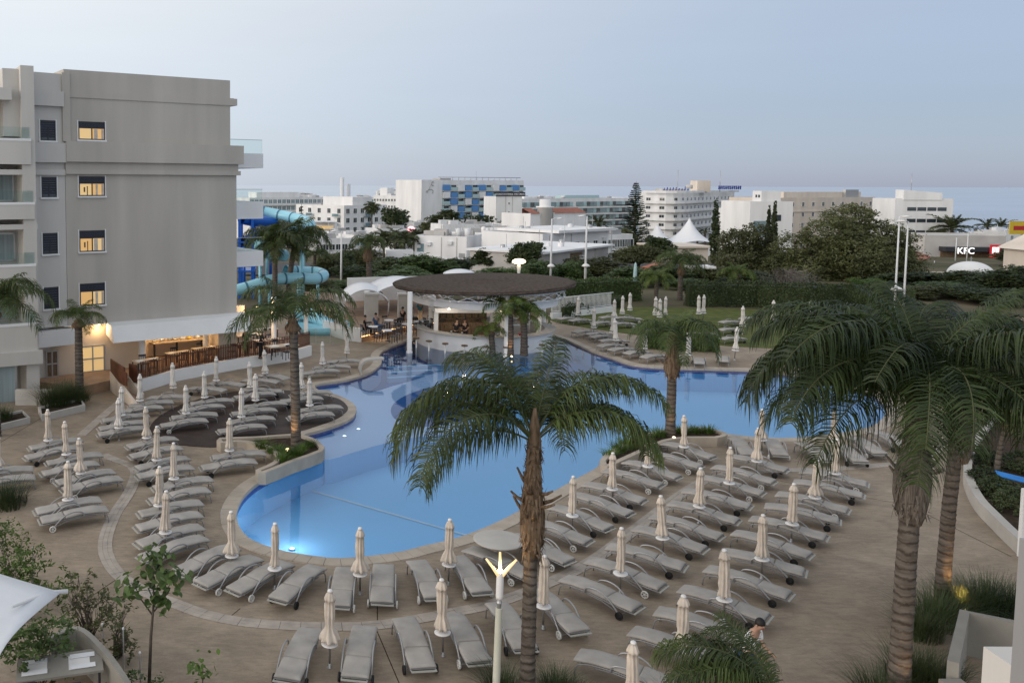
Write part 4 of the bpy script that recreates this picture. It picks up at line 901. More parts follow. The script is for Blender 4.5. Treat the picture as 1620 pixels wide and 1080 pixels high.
for k_ in range(nsg):
    a0, a1 = math.pi * .78 + 2 * math.pi * .93 * k_ / nsg, math.pi * .78 + 2 * math.pi * .93 * (k_ + 1) / nsg
    f = lambda ra, rb, z0, z1, mb: mb.prism([(ra * math.cos(a0), ra * math.sin(a0)), (ra * math.cos(a1), ra * math.sin(a1)), (rb * math.cos(a1), rb * math.sin(a1)), (rb * math.cos(a0), rb * math.sin(a0))], z0, z1, bot=True)
    ctr.mi = 0; f(4.55, 4.3, -1.1, .98, ctr); ctr.mi = 1; f(4.80, 4.05, .985, 1.05, ctr)
ctr.build('counter', M['white'], M['concrete'], parent=bar)
MB().lathe([(4.3, -.2), (4.3, .12), (.1, .13)], 48).build('bar_floor', M['concrete'], parent=bar)
kx = MB()
for (x, y) in ((-3.6, -2.2), (.7, -2.6), (-3.4, 1.6), (.9, 1.6), (3.4, -1.4), (3.4, 1.6)): kx.bb(x - .13, x + .13, y - .13, y + .13, .13, 2.30)
kx.bb(-3.75, 1.0, -2.75, 1.75, 2.30, 2.62).bb(1.0, 3.55, -1.55, 1.75, 2.28, 2.55)
kx.build('kiosk_frame', M['white'], parent=bar)
MB().bb(-3.2, .5, .9, 1.3, .13, 1.1).bb(-3.2, .5, 1.2, 1.45, 1.3, 1.36).bb(-3.2, .5, 1.2, 1.45, 1.75, 1.81).bb(-3.2, .5, 1.45, 1.5, .13, 2.3).build('back_shelf', M['boot'], parent=bar)
MB().bb(1.2, 3.2, .3, .7, .13, 1.0).build('fridge', M['alu'], parent=bar)
for i in range(16):
    x = -3.0 + i * .22; z = 1.36 if i % 2 else 1.81
    tag(MB().lathe([(.04, 0), (.042, .2), (.015, .27), (.015, .33)], 8).build('bottle', M['bottle'], loc=BC + Vector((x, 1.3, z))), '%s bottle from the left on the bar back shelves' % ORD[i], 'bottle', 'bottles on the bar shelves')
for i in range(7):
    a = math.pi * (1.28 + .055 * i); tag(MB().lathe([(.05, 0), (.06, .16), (.05, .18)], 8).build('bar_caddy', rnd.choice([M['alu'], M['boot'], M['red']]), loc=BC + Vector((4.35 * math.cos(a), 4.35 * math.sin(a), 1.05))), '%s small caddy from the left on the bar counter' % ORD[i], 'caddy', 'caddies on the bar counter')
for i in range(9):
    a = math.pi * (1.135 + .077 * i) ; st = thing('bar_stool', '%s dark round pool stool from the left along the bar counter' % ORD[i], 'stool', BC + Vector((5.35 * math.cos(a), 5.35 * math.sin(a), 0)), 0, 'stools in the water at the bar')
    MB().lathe([(.19, .50), (.21, .52), (.21, .56), (.18, .58)], 16).build('seat', M['boot'], parent=st); MB().lathe([(.08, -1.1), (.05, -.9), (.05, .5)], 10).build('stem', M['white'], parent=st)
for i, (x, y) in enumerate(((-3.0, -3.6), (.2, -4.2), (2.8, -2.6), (-1.4, -.6))):  # lamps added under the roof to brighten the white counter
    bl_ = thing('bar_fill_lamp', '%s small added fill lamp from the left under the bar roof' % ORD[i], 'lamp', BC + Vector((x, y, 2.72 if i < 3 else 2.25)), 0, 'added fill lamps under the bar roof'); MB().lathe([(.03, -.08), (.07, -.06), (.07, 0), (.04, .03)], 10).build('shade', M['lamp_warm'], parent=bl_)
    l = bpy.data.lights.new('bar_fill_bulb', 'POINT'); l.energy = 26; l.color = (1, .82, .62); l.shadow_soft_size = .12; lo = bpy.data.objects.new('bulb', l); COL.objects.link(lo); lo.parent = bl_; lo.location = (0, -.1, -.2)
# glowing dish lamp above the bar roof
p = D(820, 462, 66.5); zt = D(820, 414, 66.5).z
lp = thing('dish_lamp', 'street lamp with glowing tilted dish rising behind the bar roof', 'lamp', (p.x, p.y, 0))
MB().lathe([(.09, 0), (.07, zt - 1.2), (.16, zt - .35), (.05, zt - .1)], 12).build('post', M['galv'], parent=lp)
d_ = MB().lathe([(.02, -.08), (.3, -.05), (.5, .02), (.48, .05), (.3, .02), (.02, 0)], 24).build('dish', M['lamp_warm'], parent=lp, loc=(0, 0, zt)); d_.rotation_euler = (.30, -.10, 0)
# raised cafe terrace left of the bar with a led-lit step
e0, e1, e2 = G(572, 541), G(655, 522), G(760, 511); ed = smooth_path([e0[:2], e1[:2], e2[:2]], 6)
structure(MB().prism([(p.x, p.y) for p in ed] + [(19, 70), (18, 76), (0, 84), (2, 70)], -.05, .45).build('cafe_terrace', M['terrace']))
ls = thing('led_strip', 'warm glowing strip light along the cafe terrace step', 'light strip', (ed[0].x, ed[0].y, .36)); q0 = ed[0]
P_ = [p - q0 for p in offset_path(ed, .03, False)]; MB().tube([(p.x, p.y, .02) for p in P_], .035, 5).build('tube', M['led'], parent=ls)
for i in (2, 6, 10):
    p = ed[i]; l = bpy.data.lights.new('led_glow', 'POINT'); l.energy = 14; l.color = (1, .6, .28); l.shadow_soft_size = .5
    lo = bpy.data.objects.new('glow', l); COL.objects.link(lo); lo.parent = ls; lo.location = (p.x - q0.x + .3, p.y - q0.y - .5, .0)
CT = .45
for i, (u, v) in enumerate(((617, 506), (614, 522), (645, 512), (664, 508), (592, 516), (690, 505), (745, 504))):
    p = G(u, v, CT + .73); t = thing('cafe_table', '%s small round white cafe table from the left on the cafe terrace' % ORD[i], 'table', (p.x, p.y, CT), 0, 'cafe tables beside the bar')
    MB().lathe([(.40, .70), (.42, .715), (.40, .73)], 20).build('tabletop', M['disc'], parent=t); MB().lathe([(.2, 0), (.2, .02), (.03, .04), (.03, .7)], 10).build('pedestal', M['frame_dark'], parent=t)
    for j, a in enumerate((.3, 1.9, 3.5, 5.1)): chair((p.x + .72 * math.cos(a), p.y + .72 * math.sin(a), CT), a - math.pi / 2, '%s dark chair around the %s cafe table beside the bar' % (ORD[j], ORD[i]), 'cafe chairs')
for i, (u, vb, vt, w_) in enumerate(((587, 516, 466, .95), (638, 502, 466, .85), (537, 522, 470, .7))):
    p = G(u, vb, CT); zt = D(u, vt, p.y).z
    tag(MB().bb(-w_ / 2, w_ / 2, -w_ / 2, w_ / 2, 0, zt - CT).bb(-w_ / 2 - .05, w_ / 2 + .05, -w_ / 2 - .05, w_ / 2 + .05, zt - CT, zt - CT + .12).build('pillar', M['concrete'], loc=(p.x, p.y, CT)), '%s square stone pillar carrying the white sail canopies' % ['middle', 'right', 'left'][i], 'pillar', 'pillars of the sail canopies')
def sail(u0, u1, vtop, vend, d0, dep, label):
    a, b = D(u0, vend, d0), D(u1, vend, d0); zt = D((u0 + u1) / 2, vtop, d0).z; t = thing('sail_canopy', label, 'canopy', (a.x, a.y, 0)); m = MB(); m.smooth = True; nx_, ny_ = 16, 6
    L_ = b.x - a.x
    for j in range(ny_ + 1):
        for i in range(nx_ + 1):
            s, q = i / nx_, j / ny_; arch = 4 * s * (1 - s); z = a.z + (zt - a.z) * (arch ** .8) - .25 * math.sin(math.pi * q) * (1 - .5 * arch) + (b.z - a.z) * s
            m.v.append(Vector((L_ * s, dep * (q - .1) + .4 * arch * (1 - q), z)))
    for j in range(ny_):
        for i in range(nx_): k_ = j * (nx_ + 1) + i; m.face([k_, k_ + 1, k_ + nx_ + 2, k_ + nx_ + 1])
    o = m.build('membrane', M['sail'], parent=t); md = o.modifiers.new('thickness', 'SOLIDIFY'); md.thickness = .03
    MB().tube([m.v[i] for i in range(nx_ + 1)], .05, 6).build('edge_beam', M['galv'], parent=t)
    for s in (0, nx_): MB().tube([(m.v[s].x, m.v[s].y + 1, .4), tuple(m.v[s] + Vector((0, .4, 0)))], .05, 6).build('mast', M['galv'], parent=t)
sail(545, 615, 458, 476, 68, 6, 'small arched white sail canopy left of the cafe pillars'); sail(583, 700, 449, 472, 70, 7, 'wide arched white sail canopy behind the bar'); sail(712, 766, 432, 439, 86, 5, 'thin white sail tip showing above the bar roof')
# white wall, ramp and railing behind
wl = thing('boundary_wall', 'long white boundary wall behind the cafe terrace', 'wall', T(550, 77)); a = T(550, 77); b = T(690, 79); d = b - a
wall_path(MB(), [(0, 0), (d.x, d.y)], .25, 0, 2.5).build('wall', M['white'], parent=wl)
a, b = G(515, 545), G(572, 541); wl = thing('ramp_parapet', 'low pale parapet at the foot of the cafe terrace', 'wall', b); wall_path(MB(), [(0, 0), (-.9, .6), (a.x - b.x, 3.6)], .18, 0, .95).build('wall', M['white'], parent=wl)
gl = thing('glass_balustrade', 'clear glass balustrade panels beside the splash pool', 'balustrade', G(500, 545))
for i in range(4): MB().bb(i * .95 - 1.9, i * .95 - 1.0, -.01, .01, .1, 1.05).build('pane', M['glass'], parent=gl); MB().bb(i * .95 - 1.93, i * .95 - 1.89, -.02, .02, 0, 1.1).build('post', M['alu'], parent=gl)
rl_ = thing('white_railing', 'long white metal railing on the ramp between bar and lawn', 'railing', G(872, 505)); fr_ = Frame(G(872, 505), T(972, 74)); rl_.rotation_euler = (0, 0, fr_.rz)
Lr = fr_.L; bm_ = MB().bb(-.02, .02, -.015, .015, .6, 1.62).mesh('baluster', M['white'])
for i in range(int(Lr / .16)): put('baluster', bm_, rl_, (i * .16, 0, 0))
MB().tube([(0, 0, 1.65), (Lr, 0, 1.65)], .04, 6).tube([(0, 0, .6), (Lr, 0, .6)], .03, 6).build('rail', M['white'], parent=rl_)
MB().bb(0, Lr, -.12, .12, 0, .5).build('base_wall', M['white'], parent=rl_)

# ------------------------------------------------------------------ palms
def frond(seed, L=1.0, el=0.6, curl=1.9, nl=46, ll=.30, lw=.016, droop=.75, plum=.35):
    """A feather leaf of unit length leaving the crown along +x; el = rise at the base, curl = how far it bends over."""
    r = random.Random(seed); m = MB(); ns = 22; pts = []; x = z = 0.0; side = r.uniform(-.12, .12); y = 0.0
    for i in range(ns + 1):
        t = i / ns; a = el - curl * t ** 1.25; pts.append(Vector((x, y, z))); x += L / ns * math.cos(a); z += L / ns * math.sin(a); y += side * L / ns * t
    m.mi = 1; m.tube(pts, [.0065 * (1 - .85 * i / ns) + .0012 for i in range(ns + 1)], 4, False); m.mi = 0
    for s in (-1, 1):
        for k in range(nl):
            t = .14 + .86 * (k + r.uniform(-.3, .3)) / nl; t = min(.995, max(.12, t)); f = t * ns; i = min(ns - 1, int(f)); p = pts[i].lerp(pts[i + 1], f - i); tg = (pts[i + 1] - pts[i]).normalized()
            lat = tg.cross(Vector((0, 0, 1)));  lat = lat.normalized() if lat.length > 1e-3 else Vector((0, 1, 0)); up = lat.cross(tg)
            ln = ll * L * (math.sin(math.pi * (.12 + .80 * t)) ** .6) * r.uniform(.82, 1.12)
            d = (lat * s * math.cos(plum * r.uniform(-1, 1)) + up * (r.uniform(-1, 1) * plum + .18) + tg * r.uniform(.35, .75)).normalized()
            q = [p]; c = p.copy(); dd = d.copy(); seg_ = 4
            for e in range(seg_):
                c = c + dd * (ln / seg_); q.append(c.copy()); dd = (dd + Vector((0, 0, -1)) * droop * (.30 + .35 * e) * r.uniform(.8, 1.2)).normalized()
            w0 = lw * L * r.uniform(.8, 1.2); b = len(m.v); wv = tg.lerp(up, r.uniform(-.5, .5)).normalized()
            for e, pp in enumerate(q):
                ww = w0 * (.55, 1.0, .9, .6, .05)[e]; m.v.append(pp - wv * ww); m.v.append(pp + wv * ww)
            for e in range(seg_): m.face([b + 2 * e, b + 2 * e + 1, b + 2 * e + 3, b + 2 * e + 2])
    return m
FR = {}
def frond_set(key, leaf, spec):
    FR[key] = [[frond(hash_ * 31 + i, el=e, curl=c, nl=nl, ll=ll, lw=lw, droop=dr).mesh('frond', M[leaf], M['rachis']) for hash_ in range(nv)] for i, (e, c, nl, ll, lw, dr, nv) in enumerate(spec)]
frond_set('near', 'frond', [(1.35, 1.0, 105, .24, .0044, .9, 2), (1.12, 2.1, 105, .27, .0044, 1.4, 2), (.85, 2.35, 105, .28, .0044, 1.6, 3), (.5, 2.1, 100, .28, .0044, 1.6, 2)])
frond_set('near_dark', 'frond_near', [(1.35, 1.0, 120, .24, .0038, 1.0, 2), (1.12, 2.1, 120, .29, .0038, 1.9, 2), (.88, 2.35, 120, .31, .0038, 2.3, 3), (.55, 2.1, 115, .31, .0038, 2.3, 2)])
frond_set('mid', 'frond_mid', [(1.4, 1.2, 64, .28, .0065, .8, 2), (1.15, 2.3, 64, .30, .0065, 1.2, 2), (.9, 2.4, 64, .30, .0065, 1.4, 2), (.5, 2.1, 64, .30, .0065, 1.4, 2)])
frond_set('mid_dark', 'frond', [(1.4, 1.2, 64, .28, .0085, .8, 2), (1.15, 2.3, 64, .30, .0085, 1.2, 2), (.85, 2.4, 64, .30, .0085, 1.4, 2), (.4, 2.1, 64, .30, .0085, 1.4, 2)])
frond_set('yel', 'frond_yel', [(1.35, 1.3, 54, .28, .011, .8, 2), (1.1, 2.4, 54, .30, .011, 1.2, 2), (.8, 2.5, 54, .30, .011, 1.4, 2), (.4, 2.2, 54, .30, .011, 1.4, 1)])
frond_set('far', 'frond_far', [(1.2, 1.3, 26, .30, .03, .3, 1), (.8, 1.7, 26, .32, .03, .4, 2), (.3, 1.6, 26, .32, .03, .4, 2), (-.3, 1.1, 24, .32, .03, .5, 1)])
frond_set('date', 'frond_far', [(1.25, .5, 34, .16, .014, .05, 1), (.9, 1.0, 34, .17, .014, .1, 2), (.45, 1.2, 34, .17, .014, .12, 2), (-.05, 1.1, 34, .17, .014, .15, 1)])
frond_set('fan', 'frond_far', [(1.1, .5, 16, .7, .05, .5, 1), (.6, .8, 16, .7, .05, .6, 1), (.1, 1.0, 16, .7, .05, .7, 2), (-.6, .8, 16, .7, .05, .8, 1)])
PR = random.Random(5)
def trunk_mesh(h, r0, r1, bend, rings, seed):
    r = random.Random(seed); m = MB(); k = max(8, int(h * rings)); prof = []
    n_ = 14; m.smooth = True; ph = r.uniform(0, 6)
    zs = []
    cuts = sorted([0.0] + [h * (i + r.uniform(-.38, .38)) / k for i in range(1, k)] + [h])
    for i in range(k):
        z, dz = cuts[i], cuts[i + 1] - cuts[i]; zs += [(z, 1.0), (z + dz * .55, .985), (z + dz * .9, 1.04 * r.uniform(.975, 1.03))]
    zs[-1] = (h, 1.0); b = 0
    for (z, f) in zs:
        t = z / h; rr = (r0 + (r1 - r0) * t + .10 * r0 * math.exp(-t * 14)) * f; cx = bend[0] * t * t; cy = bend[1] * t * t
        for j in range(n_): a = 2 * math.pi * j / n_; q = rr * (1 + .02 * math.sin(3 * a + z * 4 + ph)); m.v.append(Vector((cx + q * math.cos(a), cy + q * math.sin(a), z)))
    for i in range(len(zs) - 1):
        for j in range(n_): m.face([i * n_ + j, i * n_ + (j + 1) % n_, (i + 1) * n_ + (j + 1) % n_, (i + 1) * n_ + j])
    m.face([(len(zs) - 1) * n_ + j for j in range(n_)]); return m
def palm(label, base, crown, flen, key, nf, r0=.2, boots=0.0, group=None, fr_az=None, seed=1, name='palm_tree', rings=6, tiers=None, dense=1.0, stub=0, bm='boot'):
    h = crown.z - base.z; t = thing(name, label, 'palm tree', base, 0, group); r = random.Random(seed); bend = (crown.x - base.x, crown.y - base.y)
    trunk_mesh(h, r0, r0 * .82, bend, rings, seed).build('trunk', M['trunk'], parent=t)
    top = Vector((bend[0], bend[1], h))
    if boots > 0:
        m = MB(); m.smooth = True; rb = r0 * 1.0; n_ = 16
        prof = [(rb * .84, -boots), (rb * 1.15, -boots * .92), (rb * 1.45, -boots * .76), (rb * 1.50, -boots * .62), (rb * 1.2, -boots * .44), (rb * .95, -boots * .25), (rb * .85, 0), (rb * .6, boots * .15), (rb * .2, boots * .3)]
        m.lathe(prof, n_ * 2, c=tuple(top), wob=lambda i, j, an, z: 1 + .11 * math.sin(j * 2.4 + i * .6) + .08 * math.sin(j * 5.3 + i)); m.build('leaf_bases', M[bm], parent=t)
        for k in range(stub):
            a = r.uniform(0, 6.28); z = -boots * r.uniform(.40, .68); c, s = math.cos(a), math.sin(a); L_ = r.uniform(.25, .55); e = r.uniform(.3, .9)
            p0 = top + Vector((c * rb * 1.15, s * rb * 1.15, z)); p1 = p0 + Vector((c * math.cos(e), s * math.cos(e), math.sin(e))) * L_
            MB().tube([p0, p0.lerp(p1, .5) + Vector((0, 0, -.03)), p1], [.05, .035, .022], 5).build('frond_stub', M[bm], parent=t)
        fb = MB()
        for k in range(int(110 * boots)):
            a = r.uniform(0, 6.28); z = -boots * r.uniform(0, .95); c, s = math.cos(a), math.sin(a); q = rb * (1.38 if -z > boots * .4 else 1.0); L_ = r.uniform(.2, .6)
            p0 = top + Vector((c * q, s * q, z)); fb.tri(p0 + Vector((-s, c, 0)) * .035, p0 - Vector((-s, c, 0)) * .035, p0 + Vector((c * .08, s * .08, r.uniform(-.9, .5) * L_)))
        fb.build('bark_fibres', M[bm], parent=t, kind='stuff')
    tiers = tiers or [(.15, 0), (.35, 1), (.8, 2), (1.0, 3)]
    for i in range(nf):
        q = (i + .5) / nf; ti = next(k for lim, k in tiers if q <= lim); az = (fr_az[i] if fr_az and i < len(fr_az) else i * 2.39996 + r.uniform(-.25, .25))
        s = flen * r.uniform(.86, 1.1) * (.68 if ti == 0 else 1); z = (1 - q) * min(boots, .5) * .4
        o = put('frond', r.choice(FR[key][ti]), t, top + Vector((math.cos(az) * r0 * .25, math.sin(az) * r0 * .25, z)), az, (s, s, s * r.uniform(.92, 1.1)))
        o.rotation_euler = (r.uniform(-.2, .2), r.uniform(-.08, .08), az)
    return t
def palm_px(label, ub, vb, uc, vc, flen, key, nf, z0=0.0, **kw):
    b = G(ub, vb, z0); c = D(uc, vc, b.y + kw.pop('dy', 0)); return palm(label, b, c, flen, key, nf, **kw)
RAD = math.radians
palm_px('tall palm in the centre foreground, ragged brown boots on its trunk', 834, 1098, 845, 700, 3.4, 'near', 16, r0=.155, boots=2.4, seed=3, stub=12, tiers=[(.12, 0), (.4, 1), (.85, 2), (1, 3)],
        fr_az=[1.3, 2.4, .6, 3.3, -.1, 2.0, .9, 3.6, -.35, 1.6, .2, 2.9, 3.1, .05, 3.4, 1.1, 2.2])
palm_px('stout near palm at right with shaggy leaf bases and dense dark fronds', 1421, 1100, 1452, 632, 4.0, 'near_dark', 34, r0=.205, boots=2.6, seed=8, stub=14, bm='boot_grey', tiers=[(.08, 0), (.35, 1), (.82, 2), (1, 3)], fr_az=[1.5, 3.0, -.4, 2.3, .8, 3.5, -1.2, 2.8, .3, -2.4, 3.2, 1.9, -.1, 2.6, -1.9, 3.3, 2.95, -1.5, -.9, -2.0])
palm_px('second near palm at right, leaning behind the stout one, trunk lit orange', 1490, 950, 1528, 590, 3.4, 'near_dark', 26, r0=.175, boots=2.3, seed=12, stub=10, bm='boot_grey', tiers=[(.1, 0), (.4, 1), (.85, 2), (1, 3)])
palm_px('slender palm in the planter left of the pool, arching fronds', 468, 706, 463, 507, 2.95, 'mid', 13, z0=.3, r0=.20, boots=.45, seed=21, fr_az=[1.2, 3.0, .1, -1.5, 2.6, .5, 3.4, -.3, 1.8, -2.2, 2.9, .25])
palm_px('palm in the planter on the right pool edge, brown boots below the crown', 1060, 688, 1065, 538, 2.2, 'mid', 16, z0=.3, r0=.20, boots=1.6, seed=25, stub=4)
palm_px('small palm in front of the hotel doors at left', 126, 632, 124, 507, 1.85, 'mid', 12, r0=.22, boots=.35, seed=31)
palm_px('palm cut by the left photo edge, drooping over the hotel balconies', -6, 690, -10, 488, 3.1, 'mid', 16, r0=.2, boots=.4, seed=35)
palm_px('taller yellow-green palm in front of the bar, trunk base lit', 806, 562, 806, 486, 2.1, 'yel', 13, r0=.26, boots=.4, seed=41, dy=0)
palm_px('shorter yellow-green palm in front of the bar, right of its twin', 829, 562, 828, 500, 1.9, 'yel', 12, r0=.24, boots=.35, seed=42)
palm_px('lowest palm of the trio in front of the bar', 779, 560, 776, 524, 1.35, 'yel', 10, r0=.2, boots=.2, seed=43)
palm_px('small palm with orange-lit trunk behind the topiary at the right edge', 1576, 757, 1592, 672, 1.5, 'mid', 11, r0=.10, boots=.15, seed=45)
b = G(1235, 1250); palm('palm below the balcony, only its arching fronds in view at the bottom', Vector((5.75, 10.4, 0)), Vector((6.3, 11.2, 3.6)), 1.75, 'near', 8, r0=.16, boots=.5, seed=47, tiers=[(.1, 0), (.7, 1), (1, 2)], fr_az=[2.2, 2.7, 2.9, 1.9, 3.1, 3.3, 2.4, 1.6, 2.05, -1, 2.6])
def palm_t(label, u, dist, vc, flen, key, nf, r0, **kw):
    b_ = T(u, dist); c = D(kw.pop('uc', u), vc, dist); return palm(label, b_, c, flen, key, nf, r0=r0, **kw)
palm_t('dark drooping palm beside the water slide, left of two', 435, 74, 388, 3.3, 'mid_dark', 24, .25, boots=1.0, seed=51); palm_t('dark drooping palm beside the water slide, right of two', 456, 77, 382, 3.6, 'mid_dark', 26, .27, boots=1.0, seed=52, uc=468)
palm_t('smaller palm right of the slide palms', 498, 90, 405, 2.3, 'mid', 14, .18, seed=53); palm_t('shaggy palm with pale trunk standing left of the sail canopies', 585, 84, 388, 2.0, 'mid', 22, .30, boots=1.6, seed=54, uc=582)
palm_t('palm with drooping fronds behind the lawn parasols', 1078, 82, 420, 2.8, 'mid', 20, .24, boots=.9, seed=55); palm_t('slim palm at the right end of the lawn hedge', 1166, 84, 435, 2.1, 'yel', 14, .2, boots=.3, seed=56); palm_t('yellowish small palm left of the lawn behind the pool palm', 1040, 78, 440, 2.0, 'yel', 13, .2, seed=57)
palm_t('yellow-green small palm in front of the big tree', 1322, 84, 468, 1.9, 'yel', 12, .17, seed=58)
palm_t('big date palm in front of the sea at right', 1506, 240, 362, 6.6, 'date', 40, .5, seed=61, tiers=[(.15, 0), (.4, 1), (.75, 2), (1, 3)]); palm_t('distant date palm near the yellow sign, left one', 1562, 330, 358, 5.2, 'date', 26, .4, seed=62); palm_t('distant date palm near the yellow sign, right one', 1584, 335, 358, 5.5, 'date', 26, .4, seed=63)
palm_t('tall thin fan palm in front of the white apartment block', 588, 265, 327, 2.6, 'fan', 18, .22, seed=64)
palm_t('shaggy fan palm in front of the checkered hotel, left one', 693, 300, 350, 4.0, 'fan', 30, .7, seed=65); palm_t('shaggy fan palm in front of the checkered hotel, right one', 708, 305, 342, 4.0, 'fan', 30, .6, seed=66)
palm_t('bushy date palm before the glass-fronted hotel, left one', 916, 210, 357, 3.6, 'date', 30, .5, seed=67); palm_t('bushy date palm before the glass-fronted hotel, right one', 947, 215, 354, 3.6, 'date', 30, .5, seed=68)
palm_t('small palm in front of the white tent, left one', 1103, 205, 370, 2.2, 'date', 20, .25, seed=69); palm_t('small palm in front of the white tent, right one', 1115, 208, 368, 2.4, 'date', 20, .25, seed=70)
for i, (u, d_, v) in enumerate(((607, 160, 375), (625, 165, 372), (640, 150, 378), (655, 170, 372))): palm_t('%s palm from the left in the small group by the parking lot' % ORD[i], u, d_, v, 3.0, 'far', 18, .25, seed=80 + i, group='palms by the parking lot')

# ------------------------------------------------------------------ trees, shrubs, hedges
def crown_mesh(name, seed, lobes, n, size, leaf, shell=.55, flat=1.0):
    """Leaves spread through overlapping lobes (x, y, z, rx, ry, rz)."""
    r = random.Random(seed); m = MB(); tot = sum(l[3] * l[4] * l[5] for l in lobes) ** 1
    for (cx, cy, cz, rx, ry, rz) in lobes:
        k = int(n * rx * ry * rz / tot) + 1
        # leaves come in twiggy clumps so that the surface breaks into light tufts and dark gaps
        nc = max(6, k // 16)
        for c in range(nc):
            while True:
                p = Vector((r.uniform(-1, 1), r.uniform(-1, 1), r.uniform(-1, 1)))
                if .05 < p.length < 1: break
            p = p.normalized() * (shell + (1 - shell) * r.random() ** .7) * r.uniform(.88, 1.06); cr = r.uniform(.10, .20)
            for e in range(16):
                q = p + Vector((r.gauss(0, 1), r.gauss(0, 1), r.gauss(0, .7))) * cr * .6
                o = Vector((cx + q.x * rx, cy + q.y * ry, cz + q.z * rz)); a = Vector((r.gauss(0, 1), r.gauss(0, 1), r.gauss(0, .6))); a.normalize(); nn = (q + Vector((0, 0, .7))).normalized() + Vector((r.gauss(0, .6), r.gauss(0, .6), r.gauss(0, .6)))
                b_ = a.cross(nn)
                if b_.length < 1e-3: continue
                b_.normalize(); s = size * r.uniform(.6, 1.3); i = len(m.v)
                m.v += [o - a * s, o + b_ * s * .45 + nn * s * .08, o + a * s, o - b_ * s * .45 + nn * s * .08]; m.face([i, i + 1, i + 2, i + 3])
    return m.mesh(name, M[leaf])
def tree(label, base, height, wid, leaf, seed, n=5200, size=.22, trunk_r=.2, lobes=None, group=None, name='tree', trunk_frac=.3, depth=None, cat='tree'):
    r = random.Random(seed); t = thing(name, label, cat, base, 0, group); dp = depth or wid
    if not lobes:
        lobes = []; nl = 9
        for i in range(nl):
            a = 2 * math.pi * i / nl + r.uniform(-.4, .4); q = r.uniform(.18, .62); zf = r.uniform(.30, .86)
            lobes.append((math.cos(a) * wid / 2 * q, math.sin(a) * dp / 2 * q, height * (trunk_frac + (1 - trunk_frac) * zf * .86), wid * r.uniform(.17, .28), dp * r.uniform(.17, .28), height * (1 - trunk_frac) * r.uniform(.20, .30)))
        lobes.append((0, 0, height * (trunk_frac + (1 - trunk_frac) * .5), wid * .33, dp * .33, height * (1 - trunk_frac) * .42))
    mt = MB(); top = Vector((0, 0, height * .62)); mt.tube([(0, 0, -.3), (r.uniform(-.1, .1), 0, height * .25), tuple(top)], [trunk_r * 1.2, trunk_r, trunk_r * .5], 8)
    for (cx, cy, cz, rx, ry, rz) in lobes: mt.tube([(0, 0, height * r.uniform(.18, .4)), (cx * .5, cy * .5, cz * .7), (cx, cy, cz)], [trunk_r * .55, trunk_r * .35, trunk_r * .12], 5)
    mt.build('trunk', M['bark'], parent=t); put('crown', crown_mesh('crown', seed, lobes, n, size, leaf), t); return t
def tree_px(label, u, dist, vtop, wpx, leaf, seed, **kw):
    b_ = T(u, dist); zt = D(u, vtop, dist).z; return tree(label, b_, zt - b_.z, wpx * dist / FOC, leaf, seed, **kw)
def lob(u0, dist, b_, items):       # lobes from photo outline: (u, v, half width px, half height px, depth offset m)
    out = []
    for (u, v, a, c, dd) in items: p = D(u, v, dist); s = dist / FOC; out.append((p.x - b_.x, dd, p.z - b_.z, a * s, max(a, c) * s * .9, c * s))
    return out
b_ = T(1335, 112); tree('huge spreading dark evergreen tree right of centre before the hotels', b_, 12, 18, 'leaf_olive', 91, n=62000, size=.17, trunk_r=.45,
    lobes=lob(1335, 112, b_, [(1345, 345, 42, 24, 0), (1300, 368, 45, 26, -2), (1385, 372, 40, 26, -1), (1258, 392, 36, 26, 0), (1425, 385, 34, 30, 1), (1330, 400, 60, 34, -3), (1405, 418, 48, 34, -1), (1275, 430, 50, 32, -1), (1350, 440, 60, 30, -2), (1240, 425, 28, 28, 1), (1440, 425, 26, 28, 1), (1310, 455, 50, 22, -2)]))
b_ = T(1178, 118); tree('rounded dark evergreen tree right of the cypress', b_, 8, 8, 'leaf_olive', 92, n=26000, size=.16, trunk_r=.3, lobes=lob(1178, 118, b_, [(1168, 382, 34, 22, 0), (1195, 376, 28, 24, 0), (1160, 410, 38, 26, -1), (1205, 412, 34, 28, -1), (1180, 432, 44, 22, -2), (1222, 400, 22, 24, 1)]))
tree_px('dark round tree in front of the white hotel blocks at left centre', 625, 250, 325, 58, 'leaf_dark', 93, n=7000, size=.3, trunk_r=.4)
tree_px('dark tree behind the bar roof, left of two by the parking lot', 766, 118, 390, 46, 'leaf_dark', 94, n=11000, size=.15)
tree_px('dark purple-tinged tree behind the bar roof, right of two by the parking lot', 832, 112, 380, 72, 'leaf_dark', 95, n=15000, size=.15)
tree_px('grey-green tree above the oleander bushes', 1010, 122, 385, 100, 'leaf_olive', 96, n=17000, size=.16)
tree_px('low dark tree below the white tent', 1040, 135, 372, 60, 'leaf_dark', 97, n=9000, size=.17)
tree_px('dark tree between pine and tent', 985, 190, 358, 50, 'leaf_olive', 98, n=6000, size=.24)
for i, (u, d_, v, w_, lf) in enumerate(((760, 290, 335, 70, 'leaf_dark'), (800, 285, 345, 50, 'leaf_olive'), (730, 280, 348, 50, 'leaf_dark'), (680, 285, 350, 40, 'leaf_olive'))): tree_px('%s low tree from the right under the checkered hotel' % ['second', 'first', 'third', 'fourth'][i], u, d_, v, w_, lf, 110 + i, n=5000, size=.34, group='trees under the checkered hotel')
SHC = {}
